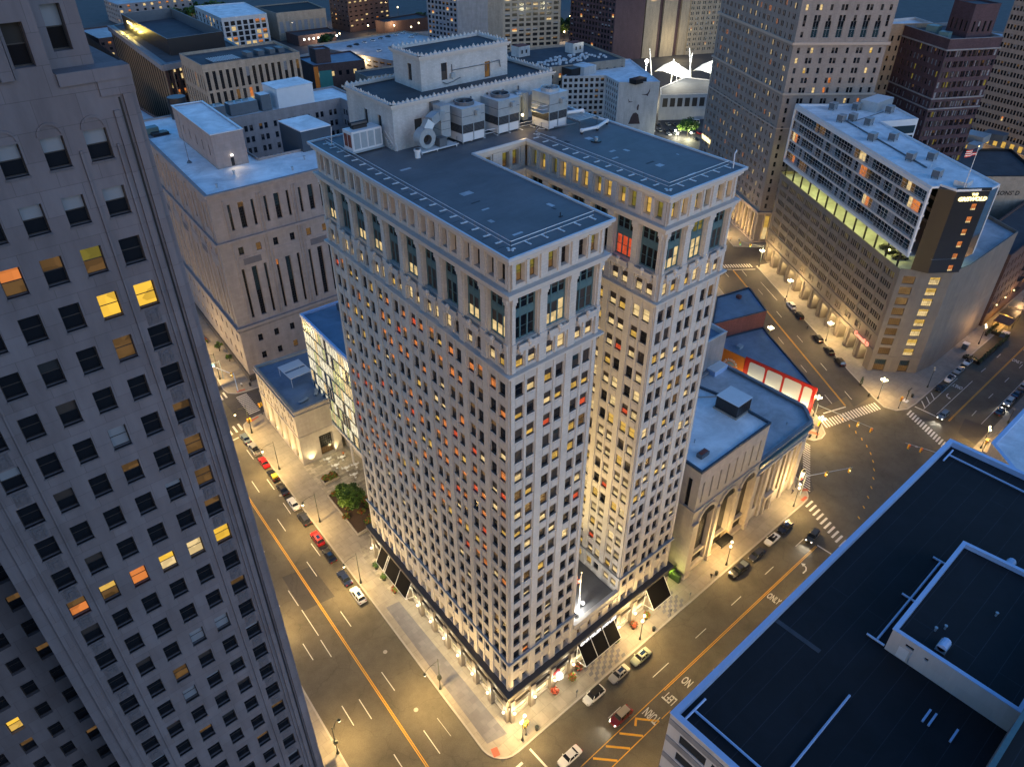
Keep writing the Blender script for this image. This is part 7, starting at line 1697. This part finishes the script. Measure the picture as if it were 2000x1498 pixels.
# court flagpole and floodlights
flagpole(20.4,2.8,13.0,10.5,'flagpole with striped flag in the light court of the tower',flag=(1.6,2.6))
for i,(x,y) in enumerate(((18.9,2.2),(21.6,2.9))):
    m=MB(); m.box(x-0.3,x+0.3,y-0.3,y+0.3,13.0,13.4,black_m); m.ball((x,y,13.7),0.38,e_wht,8,5); tag(m.build('flood_light'),('left white floodlight at the foot of the court flagpole','right white floodlight at the foot of the court flagpole')[i],'floodlight','floodlights in the court')
lamp(19.0,2.6,14.6,1500,(1.0,0.95,0.85),0.3); 
for y in (4,13,22): spot(17.0+SH*y,y,13.6,28.6+SH*y,y,72,27000,(1.0,0.64,0.24),52,1.0,0.4); spot(17.0+SH*y,y,13.6,28.6+SH*y,y,38,6000,(1.0,0.74,0.34),70,1.0,0.4)
spot(20,10,13.6,26,30.8,70,14000,(1.0,0.74,0.30),90,0.9,0.4)
# plaza tables and chairs
def table(x,y,label):
    t=thing('cafe_table',(x,y,0.15),label,'table','white tables on the plaza'); m=MB(); m.tube((x,y,0.15),(x,y,0.9),0.06,white_m,6); m.tube((x,y,0.88),(x,y,0.93),0.55,white_m,12); m.build('table',t)
    for k in range(3):
        a=2.1*k+0.3; cx,cy=x+0.95*math.cos(a),y+0.95*math.sin(a); m=MB(); m.box(cx-0.24,cx+0.24,cy-0.24,cy+0.24,0.58,0.64,white_m)
        for u in (-0.2,0.2):
            for v in (-0.2,0.2): m.tube((cx+u,cy+v,0.16),(cx+u,cy+v,0.6),0.025,white_m,4)
        bx,by=cx+0.24*math.cos(a),cy+0.24*math.sin(a); m.tube((bx-0.2*math.sin(a),by+0.2*math.cos(a),0.95),(bx+0.2*math.sin(a),by-0.2*math.cos(a),0.95),0.05,white_m,4); m.build('chair',t)
for x,y,l in ((11.8,87.3,'white table nearest the bank entrance'),(12.1,83.7,'first table in the middle of the plaza'),(13.6,81.0,'second table in the middle of the plaza'),(15.0,85.5,'table by the stilts of the glass block'),(13.9,77.4,'table behind the small planted bed'),(16.2,80.6,'table deepest under the glass block edge')): table(x,y,l)
# rooftop furniture on terrace of the dark building: patio at right with planters
for i,(x,y,w,d) in enumerate(((191,-3.2,20,0.8),(191,0,0.8,-3),(212,-3.4,10,0.8),(192,-8.5,0.9,5),(192,-8.9,24,0.9),(215,-8.5,0.9,5))):
    if i>1: 
        m=MB(); m.box(x,x+w,y,y+d,0.1,1.2,blackpan); 
        for k in range(int(max(w,d)/1.2)): clump(m,x+0.4+(k*1.2 if w>d else 0),y+0.4+(k*1.2 if d>w else 0),1.4,0.6,leafd,20,0.3)
        tag(m.build('patio_planter'),'dark planter box around the patio, %s side'%('inner','left','street','right')[i-2],'planter','patio planters')
for i,(x,y,c) in enumerate(((228,-4,'a'),(236,-3.6,'b'),(221,-4.6,'c'))):
    t=thing('patio_canopy',(x,y,0),('dark flat patio canopy lit orange below','blue grey patio parasol beyond the canopy','low brown patio canopy over the orange lamp')[i],'canopy'); m=MB(); m.box(x-3,x+3,y-2.6,y+2.6,3.4,3.6,(blackpan,dkblue,brownbr)[i]); m.build('canopy',t); m=MB()
    for u in (-2.8,2.8):
        for v in (-2.4,2.4): m.tube((x+u,y+v,0.1),(x+u,y+v,3.4),0.07,black_m,5)
    m.build('post',t)
lamp(224,-3.5,3.0,900,(1,0.5,0.08),0.3); lamp(230,-4,3.0,700,(1,0.55,0.12),0.3)
m=MB(); m.box(197.5,199,-2.4,-0.9,0.15,2.2,dkblue); m.box(197.3,199.2,-2.6,-0.7,2.2,2.35,white_m); tag(m.build('kiosk'),'small blue and white box on the dark patio','kiosk')
m=MB(); m.box(216,218.4,-8.2,-6,1.2,1.4,white_m); m.box(213,215,-8,-6.4,1.1,1.4,dkblue); tag(m.build('patio_table'),'white and blue tables at the end of the patio','table')
# pedestrians
def person(x,y,ang,label,top,bottom,step=0.25,z=0.15):
    """one continuous skinned figure"""
    me=bpy.data.meshes.new('person'); V=[(0,0,.95),(0,0,1.15),(0,0,1.42),(0,0,1.52),(0.02,0,1.64),(0.03,0,1.74)]; Ed=[(0,1),(1,2),(2,3),(3,4),(4,5)]; Rr=[.15,.14,.17,.07,.10,.08]
    for s in (-1,1):
        k=len(V); V+=[(0,s*.1,.9),(step*s*0.6+0.05,s*.1,.5),(step*s,s*.1,.07),(step*s+0.18,s*.11,.04)]; Ed+=[(0,k),(k,k+1),(k+1,k+2),(k+2,k+3)]; Rr+=[.11,.075,.05,.04]
        k=len(V); V+=[(0,s*.2,1.40),(-step*s*.4,s*.24,1.14),(-step*s*.5+0.1,s*.22,.92),(-step*s*.5+.16,s*.22,.84)]; Ed+=[(2,k),(k,k+1),(k+1,k+2),(k+2,k+3)]; Rr+=[.065,.05,.04,.035]
    me.from_pydata(V,Ed,[]); o=bpy.data.objects.new('person',me); COL.objects.link(o)
    sk=o.modifiers.new('skin','SKIN'); o.modifiers.new('sub','SUBSURF').levels=1
    for i,v in enumerate(me.skin_vertices[0].data): v.radius=(Rr[i],Rr[i]); 
    me.skin_vertices[0].data[0].use_root=True
    bpy.context.view_layer.update(); m2=bpy.data.meshes.new_from_object(o.evaluated_get(bpy.context.evaluated_depsgraph_get())); bpy.data.objects.remove(o)
    m2.materials.clear()
    for mt in (top,bottom,skinm,black_m): m2.materials.append(mt)
    for p in m2.polygons: c=p.center; p.material_index=2 if (c.z>1.52 or (abs(c.y)>0.17 and c.z<0.93 and c.z>.7)) else (3 if c.z<0.1 or c.z>1.74 else (1 if c.z<0.95 else 0)); p.use_smooth=True
    o=bpy.data.objects.new('person',m2); COL.objects.link(o); o.location=(x,y,z); o.rotation_euler=(0,0,ang); tag(o,label,'person'); return o
for a in ((94.4,-1.6,2.5,'person in dark clothes walking at the banking hall corner',cloth_b,cloth_k,.25),(213.0,96.5,1.0,'person in a pale top standing near the hotel arches',white_m,cloth_k,.05),(210.6,99.0,2.0,'person in orange at the hotel kerb',cloth_r,cloth_k,.05),(9.3,134.6,0.5,'person in a white top at the courthouse corner',white_m,cloth_k,.25),(12.5,135.0,4.0,'person in grey bending at the courthouse corner',cloth_k,cloth_b,.2),(15.9,86.2,1.0,'person in orange standing under the glass block',cloth_r,cloth_k,.05),(1.6,44.2,3.0,'person in pale clothes walking past the left side awnings',white_m,cloth_b,.28),(181.5,55.0,1.0,'person in dark clothes on the garage pavement',cloth_k,cloth_k,.2),(170.0,39.2,4.0,'person in dark coat by the garage arcade near the lone car',cloth_k,cloth_b,.2),(56.4,-4.4,0.3,'person in dark clothes at the kerb by the black pickup',cloth_k,cloth_k,.2)): person(*a)
for x,y,l in ((48.0,-4.9,'parking meter between the awning and the pickup'),(13.0,-4.9,'parking meter beside the white car with black roof'),(41.5,-4.9,'pay station post on the front pavement')):
    m=MB(); m.tube((x,y,0.15),(x,y,2.4),0.05,galvd,5); m.box(x-0.2,x+0.2,y-0.05,y+0.05,1.9,2.5,galvd); tag(m.build('sign_post'),l,'sign post','posts along the right kerb')
# golden low wall beside the hall
m=MB(); m.box(49.6,50.3,-0.6,6,0.15,2.4,leafd); clump(m,50,2,2.4,1.6,leafm,80,0.3); tag(m.build('hedge'),'narrow green lit hedge between the tower and the arched hall','hedge'); lamp(48.6,1.0,3,300,(0.9,0.85,0.2),0.3)
# ================================================================== equipment on the tower roof
ZR=95.5
def rail(pts,label,z=ZR,closed=False,sp=2.35,h=1.05):
    t=thing('roof_railing',(pts[0][0],pts[0][1],z),label,'railing','safety rails on the tower roof'); pr=MB(); rr=MB(); ft=MB()
    for a,b in zip(pts,pts[1:]):
        a=Vector(a);b=Vector(b); n=max(1,int((b-a).length/sp)); d=(b-a).normalized(); nn=Vector((d.y,-d.x))
        rr.tube((a.x,a.y,z+h),(b.x,b.y,z+h),0.045,rail_m,5); rr.tube((a.x,a.y,z+h*0.5),(b.x,b.y,z+h*0.5),0.035,rail_m,5)
        for i in range(n+1):
            p=a+(b-a)*i/n; pr.tube((p.x,p.y,z),(p.x,p.y,z+h),0.035,galvd,5)
            q=p+nn*0.1; ft.hull([(*(q-nn*0.75-d*0.13),z+0.01),(*(q+nn*0.35-d*0.13),z+0.01),(*(q+nn*0.35+d*0.13),z+0.01),(*(q-nn*0.75+d*0.13),z+0.01),(*(q-nn*0.75-d*0.13),z+0.09),(*(q+nn*0.35-d*0.13),z+0.09),(*(q+nn*0.35+d*0.13),z+0.09),(*(q-nn*0.75+d*0.13),z+0.09)],[(4,5,6,7),(0,1,5,4),(1,2,6,5),(2,3,7,6),(3,0,4,7)],white_m)
    rr.build('rail',t); pr.build('post',t); ft.build('foot_plate',t)
e=1.35
rail([(DP*SH+e-0.1,DP-1.6),(e,e),(WD-e+0.2,e)],'white two bar rail round the left wing of the roof')
rail([(sx(GAP+e-0.2,CY-1)[0],CY-1.0),(GAP+e,e),(XR-e+0.2,e)],'white two bar rail round the right wing of the roof')
rail([(20.6,36.2),(38.0,34.4)],'rail in front of the cooling towers above the court')
rail([(38.5,34.6),(33.2,31.4)],'short rail at the corner of the court')
def seam(a,b,w=0.5): 
    pass
def cooling_tower(x,y,label,w=4.6,d=4.4,h=5.4,fan_light=False,grp='cooling towers on the roof'):
    t=thing('cooling_tower',(x,y,ZR),label,'cooling tower',grp); z=ZR; x0,x1,y0,y1=x,x+w,y,y+d
    m=MB(); m.box(x0+0.1,x1-0.1,y0+0.1,y1-0.1,z+0.3,z+1.6,white_m); m.box(x0,x1,y0,y1,z+2.9,z+h,galv,top=white_m)
    for u in (0.0,0.5,1.0): 
        for fy in (y0-0.03,): m.box(x0+(w-0.12)*u,x0+(w-0.12)*u+0.12,fy,fy+0.06,z+0.3,z+h,galv)
    m.box(x0-0.02,x1+0.02,y0-0.02,y1+0.02,z+4.1,z+4.18,galvd); m.build('casing',t)
    m=MB(); m.box(x0+0.05,x1-0.05,y0+0.05,y1-0.05,z+1.6,z+2.9,black_m)
    for k in range(6): m.box(x0,x1,y0,y1,z+1.68+k*0.2,z+1.74+k*0.2,galvd)
    m.build('louvre',t)
    cx,cy=x+w/2,y+d/2; m=MB(); n=18
    for r0,r1,za,zb_ in ((1.55,1.55,h,h+0.55),(1.4,1.4,h+0.55,h)):
        for i in range(n):
            a0,a1=2*math.pi*i/n,2*math.pi*(i+1)/n
            q=[(cx+r0*math.cos(a0),cy+r0*math.sin(a0),z+za),(cx+r0*math.cos(a1),cy+r0*math.sin(a1),z+za),(cx+r1*math.cos(a1),cy+r1*math.sin(a1),z+zb_),(cx+r1*math.cos(a0),cy+r1*math.sin(a0),z+zb_)]; m.poly(q,galvd if not fan_light else galv)
    for i in range(n):
        a0,a1=2*math.pi*i/n,2*math.pi*(i+1)/n
        m.poly([(cx+1.4*math.cos(a0),cy+1.4*math.sin(a0),z+h+0.55),(cx+1.55*math.cos(a0),cy+1.55*math.sin(a0),z+h+0.55),(cx+1.55*math.cos(a1),cy+1.55*math.sin(a1),z+h+0.55),(cx+1.4*math.cos(a1),cy+1.4*math.sin(a1),z+h+0.55)],galv)
    m.build('fan_ring',t); m=MB(); m.prism(arc(cx,cy,1.4,0,360,16)[:-1],z+h+0.02,z+h+0.05,black_m)
    for k in range(6):
        a=k*math.pi/3; m.hull([(cx+0.2*math.cos(a),cy+0.2*math.sin(a),z+h+0.3),(cx+1.35*math.cos(a-0.16),cy+1.35*math.sin(a-0.16),z+h+0.22),(cx+1.35*math.cos(a+0.16),cy+1.35*math.sin(a+0.16),z+h+0.4)],[(0,1,2),(2,1,0)],galvd if not fan_light else white_m)
    m.ball((cx,cy,z+h+0.3),0.25,galvd,6,4); m.build('fan',t)
    m=MB(); m.box(x+w*0.55,x+w*0.55+0.7,y0-0.7,y0-0.02,z+4.2,z+4.9,galv); m.build('motor',t)
    m=MB()
    for a in (0.2,w-0.4):
        for b in (0.2,d-0.4): m.box(x+a,x+a+0.25,y+b,y+b+0.25,z,z+0.3,galvd)
    m.build('leg',t); return t
cooling_tower(20.8,35.0,'left cooling tower with dark fan in front of the penthouse'); cooling_tower(28.0,34.8,'middle cooling tower with dark fan in front of the penthouse')
t=cooling_tower(35.8,31.2,'right cooling tower with pale fan on a raised platform',w=4.2,d=4.2,h=5.8,fan_light=True)
m=MB(); m.path([(35.6,34.0,ZR+4.2),(34.4,34.0,ZR+4.2),(34.4,31.4,ZR+4.2),(35.6,31.4,ZR+4.2)],0.05,rail_m,5); m.path([(35.6,34.0,ZR+3.6),(34.4,34.0,ZR+3.6),(34.4,31.4,ZR+3.6),(35.6,31.4,ZR+3.6)],0.05,rail_m,5); m.box(34.4,35.8,31.3,34.1,ZR+3.0,ZR+3.1,galv); m.build('service_platform',t)
m=MB()
for k in range(9): m.box(40.2,44.4,28.6+k*0.6,28.8+k*0.6,ZR+1.4,ZR+1.55,galv)
m.box(40.1,40.3,28.2,34.2,ZR+1.2,ZR+1.4,galvd); m.box(44.3,44.5,28.2,34.2,ZR+1.2,ZR+1.4,galvd)
for u in (40.2,44.4):
    for v in (28.4,34): m.tube((u,v,ZR),(u,v,ZR+1.3),0.08,galvd,5)
m.tube((35.9,30.0,ZR+0.9),(40.2,29.2,ZR+0.9),0.12,galvd,5); tag(m.build('pipe_rack'),'slatted steel pipe rack right of the cooling towers','pipe rack')
m=MB(); m.path([(40.2,32.2,ZR+1.9),(44.0,31.4,ZR+1.9),(44.0,31.4,ZR+1.0)],0.3,white_m,8); m.path([(38.9,26.6,ZR+0.6),(42.2,26.2,ZR+0.6),(46.0,27.6,ZR+0.6),(45.2,31.6,ZR+0.8),(42,32.6,ZR+1.7)],0.26,white_m,8)
for p in ((38.9,26.6),(42.2,26.2),(46.0,27.6)): m.ball((p[0],p[1],ZR+0.6),0.36,white_m,8,5); m.box(p[0]-0.15,p[0]+0.15,p[1]-0.15,p[1]+0.15,ZR,ZR+0.3,black_m)
tag(m.build('white_pipe'),'thick white pipe loop lying on the right wing roof','pipe')
t=thing('generator',(8,43,ZR),'white container generator with red side louvres at the left roof edge','generator'); a_=0.07
m=MB(); m.box(5.2,10.4,41.8,44.4,ZR+0.5,ZR+3.4,white_m)
for k in range(4): m.box(5.5+k*1.25,6.5+k*1.25,41.76,41.8,ZR+0.8,ZR+3.1,galv)
for k in range(5): m.box(5.4+k*1.25,5.46+k*1.25,41.74,41.8,ZR+0.6,ZR+3.3,white_m)
m.box(5.0,10.6,41.6,44.6,ZR+0.25,ZR+0.5,galv); m.build('casing',t); m=MB(); m.box(5.16,5.2,42.1,43.0,ZR+1.0,ZR+2.9,redbr); m.box(5.16,5.2,43.2,44.1,ZR+1.0,ZR+2.9,redbr); m.build('louvre',t)
m=MB(); m.box(6.2,8.6,42.8,43.8,ZR+3.4,ZR+3.9,black_m); m.tube((6.0,43.3,ZR+4.0),(8.8,43.3,ZR+4.0),0.4,black_m,8); m.build('exhaust',t); m=MB()
for u in (5.3,10.3):
    for v in (41.9,44.3): m.tube((u,v,ZR),(u,v,ZR+0.3),0.12,galvd,6)
m.build('leg',t)
t=thing('access_stair',(10.9,40.9,ZR),'short white steel stair beside the generator','stair'); m=MB()
for v in (40.4,41.6):
    m.path([(10.9,v,ZR+1.6),(11.2,v-1.4,ZR+0.1)],0.06,white_m,5); m.path([(10.9,v,ZR+2.6),(11.2,v-1.4,ZR+1.0),(11.2,v-1.4,ZR)],0.05,white_m,5)
for k in range(5): m.box(10.6,11.4,40.2-k*0.28+0.6,40.4-k*0.28+0.6,ZR+1.4-k*0.3,ZR+1.46-k*0.3,galv)
m.build('steps',t)
t=thing('blower',(14.3,36.0,ZR),'round snail shaped blower with bent square duct left of the cooling towers','blower')
m=MB(); n=20
for i in range(n):
    a0,a1=2*math.pi*i/n,2*math.pi*(i+1)/n; r0=1.5+0.18*math.sin(a0); r1=1.5+0.18*math.sin(a1)
    P=lambda a,r_,y:(14.4+r_*math.cos(a),y,ZR+2.0+r_*math.sin(a))
    m.poly([P(a0,r0,35.3),P(a1,r1,35.3),P(a1,r1,36.9),P(a0,r0,36.9)],galv); m.poly([P(a0,0.75,35.3),P(a1,0.75,35.3),P(a1,r1,35.3),P(a0,r0,35.3)][::-1],galv); m.poly([P(a0,0.0,36.9),P(a1,0.0,36.9),P(a1,r1,36.9),P(a0,r0,36.9)],galv)
    m.poly([P(a0,0.75,35.3),P(a1,0.75,35.3),P(a1,0.6,35.9),P(a0,0.6,35.9)],galvd); m.poly([P(a0,0.6,35.9),P(a1,0.6,35.9),(14.4,35.9,ZR+2.0)],black_m)
m.build('scroll_housing',t)
m=MB(); pts=[(14.6,36.1,ZR+3.2),(15.6,36.3,ZR+4.3),(17.2,36.7,ZR+4.8),(18.6,37.2,ZR+4.6)]
for a,b in zip(pts,pts[1:]): m.tube(a,b,0.95,galv,4)
m.box(18.0,19.8,36.6,38.8,ZR+1.2,ZR+6.0,galv); m.box(17.8,19.4,38.6,39.3,ZR+4.6,ZR+6.2,galvd)
for z in (2.4,3.6,4.8): m.box(17.97,19.83,36.57,38.83,ZR+z,ZR+z+0.06,galvd)
m.build('duct',t); m=MB(); m.box(16.6,18.0,35.3,36.6,ZR+0.3,ZR+1.7,galvd); m.box(13.0,16.2,35.0,37.2,ZR+0.25,ZR+0.45,white_m); m.box(16.2,19.8,34.9,37.4,ZR+0.3,ZR+0.4,white_m)
for u,v in ((13.1,35.2),(16,35.2),(13.1,37),(19.6,35),(19.6,37.2)): m.tube((u,v,ZR),(u,v,ZR+0.3),0.08,white_m,5)
m.build('base_frame',t)
t=thing('air_duct',(33.9,36.6,ZR),'upright silver duct cylinders between the cooling towers','duct'); m=MB(); m.tube((33.9,37.4,ZR+1.0),(33.9,37.4,ZR+5.0),0.95,galv,10); m.box(35.0,36.0,36.4,38.6,ZR+0.8,ZR+5.2,galv); m.box(36.2,38.4,36.8,38.8,ZR+2.4,ZR+4.6,galv); m.path([(33.9,37.4,ZR+4.8),(35.4,37.4,ZR+4.8)],0.5,galv,8); m.build('duct',t)
m=MB(); m.ball((33.6,35.2,ZR+2.2),0.22,e_warm,6,4); tag(m.build('service_lamp'),'small warm lamp glowing between two cooling towers','lamp'); lamp(33.4,34.7,ZR+2.3,120,WARM,0.15)
m=MB(); m.tube((11.9,34.6,ZR),(11.9,34.6,ZR+1.3),0.42,white_m,10); m.tube((11.9,34.6,ZR+1.0),(11.9,34.6,ZR+1.3),0.55,white_m,10); tag(m.build('vent_pipe'),'short white mushroom vent on the left wing roof','vent')
m=MB(); m.tube((37.9,22.4,ZR),(37.9,22.4,ZR+0.7),0.3,galv,8); m.tube((37.9,22.4,ZR),(37.9,22.4,ZR+0.18),0.85,black_m,10); tag(m.build('roof_vent'),'round black based vent on the right wing roof','vent')
m=MB(); m.tube((12.4,4.5,ZR),(12.4,4.5,ZR+0.6),0.07,black_m,5); m.box(12.2,12.8,4.4,4.6,ZR+0.02,ZR+0.1,black_m); tag(m.build('vent_pipe'),'tiny black pipe near the front of the left wing roof','vent pipe')
t=thing('antenna_post',(5.2,48.4,ZR),'leaning pale antenna post at the far left roof corner','antenna'); m=MB(); m.tube((5.2,48.4,ZR),(5.7,48.7,ZR+2.6),0.08,rail_m,5); m.box(4.8,5.6,48.1,48.8,ZR,ZR+0.12,white_m); m.build('post',t)
t=thing('roof_lamp_arm',(43.9,1.2,ZR),'curved pale davit arm at the right front roof corner','davit'); m=MB(); m.path([(43.9,0.7,ZR),(44.0,0.8,ZR+1.2),(44.5,1.2,ZR+1.9),(45.8,1.8,ZR+2.0),(46.0,1.9,ZR+1.6)],0.08,white_m,6); m.build('arm',t)
pv=MB()
for i in range(5): x=22.5+i*3.4; pv.tube((x,39.05,100.3),(x,39.05,101.2),0.13,galvd,5); pv.box(x-0.25,x+0.25,38.9,39.15,99.7,100.3,galvd)
pv.box(31.0+8,32.3+8,39.1,39.19,96.6,99.8,galv); pv.box(36.4,37.4,39.1,39.19,96.6,99.4,penth)
pv.build('wall_fitting',pho)
# patches, seams and drains on the roof membrane
pm=MB(); z=ZR+0.006
for i in range(26):
    if i%2: u,v=1.8+random.random()*13,2+random.random()*30
    else: u,v=30+random.random()*13,2+random.random()*26
    a,b=sx(u,v); w=0.3+random.random()*1.6; d=0.3+random.random()*0.9; pm.poly([(a,b,z),(a+w,b,z),(a+w,b+d,z),(a,b+d,z)],random.choice([roof_d,roof_l,roof_b]))
for k in range(10): y=2.5+k*3.1; pm.poly([(*sx(0.2,y),z),(*sx(1.3,y),z),(*sx(1.3,y+0.12),z),(*sx(0.2,y+0.12),z)],roof_d)
pm.build('roof_patch',T)
for i in range(6):
    pass
# courthouse roof equipment
def hut(x0,x1,y0,y1,z0,z1,wm,tm,label,name='roof_hut',cat='roof hut'):
    m=MB(); m.box(x0,x1,y0,y1,z0,z1,wm,top=tm); m.box(x0-0.15,x1+0.15,y0-0.15,y1+0.15,z1-0.25,z1+0.06,coping,top=tm); return tag(m.build(name),label,cat)
hut(50,60,152.0,166,50,65.3,dkblue,roof_w,'dark blue clad plant room with pale roof in the courthouse court')
hut(66,80,190+9,200+10,59,66,white_m,roof_w,'white clad plant room on the far wing of the courthouse')
for i,(x,y,w) in enumerate(((42.5,202,5.5),(49.5,201.5,10),(60.5,200.5,3.6))):
    t=thing('roof_chiller',(x,y,59),('small dark chiller with two fans at the left of the courthouse rear roof','long dark chiller with fans in the middle of the courthouse rear roof','tall dark chiller with pale lid on the courthouse rear roof')[i],'chiller','chillers on the courthouse roof'); m=MB(); m.box(x,x+w,y,y+4.5,59.2,63.0 if i<2 else 64.5,galvd,top=galv if i<2 else white_m); m.build('casing',t)
    if i<2:
        m=MB()
        for k in range(int(w//2.6)): m.prism(arc(x+1.4+k*2.7,y+2.3,1.1,0,360,12)[:-1],63.0,63.35,galv,top=black_m)
        m.build('fan',t)
t=thing('antenna_mast',(20.2,165.5,59),'thin dark antenna mast with conical base on the courthouse roof','antenna'); m=MB(); m.tube((20.2,165.5,59),(20.2,165.5,59.9),0.8,galvd,8,0.1); m.tube((20.2,165.5,59.9),(20.2,165.5,74),0.09,galvd,5,0.04); m.build('mast',t)
m=MB(); m.box(20,24,199,202,59,61.2,teal); m.box(21,26,196,198.4,59,60,black_m); m.box(19.6,26.4,195.6,202.4,58.99,59.1,greyc); tag(m.build('cooling_unit'),'green and black cooling unit on the courthouse roof','cooling unit')
for x,y,l in ((18,141,'near the front left corner'),(40,140,'along the front edge'),(26,148,'in the lit patch by the door'),(47,146,'right of the lit patch')):
    m=MB(); m.tube((x,y,59),(x,y,60),0.25,galv,6); m.tube((x,y,59.8),(x,y,60.1),0.4,galv,6); tag(m.build('vent_pipe'),'small vent on the courthouse roof '+l,'vent pipe','vents on the courthouse roof')
m=MB(); m.prism(arc(36,212,3.0,0,360,14)[:-1],59,66,blackpan,top=galvd); tag(m.build('water_tank'),'round dark tank behind the courthouse roof block','tank')
# pipes and wiring on the white slab and others
for k,(x,y) in enumerate(((186,30),(178,20),(196,52),(205,66))):
    m=MB(); m.tube((x,y,59.9),(x,y,60.9),0.1,white_m,5); tag(m.build('vent_pipe'),'thin white vent on the white slab roof, %s from the sign'%('second','first','third','fourth')[k],'vent pipe','vents on the white slab roof')
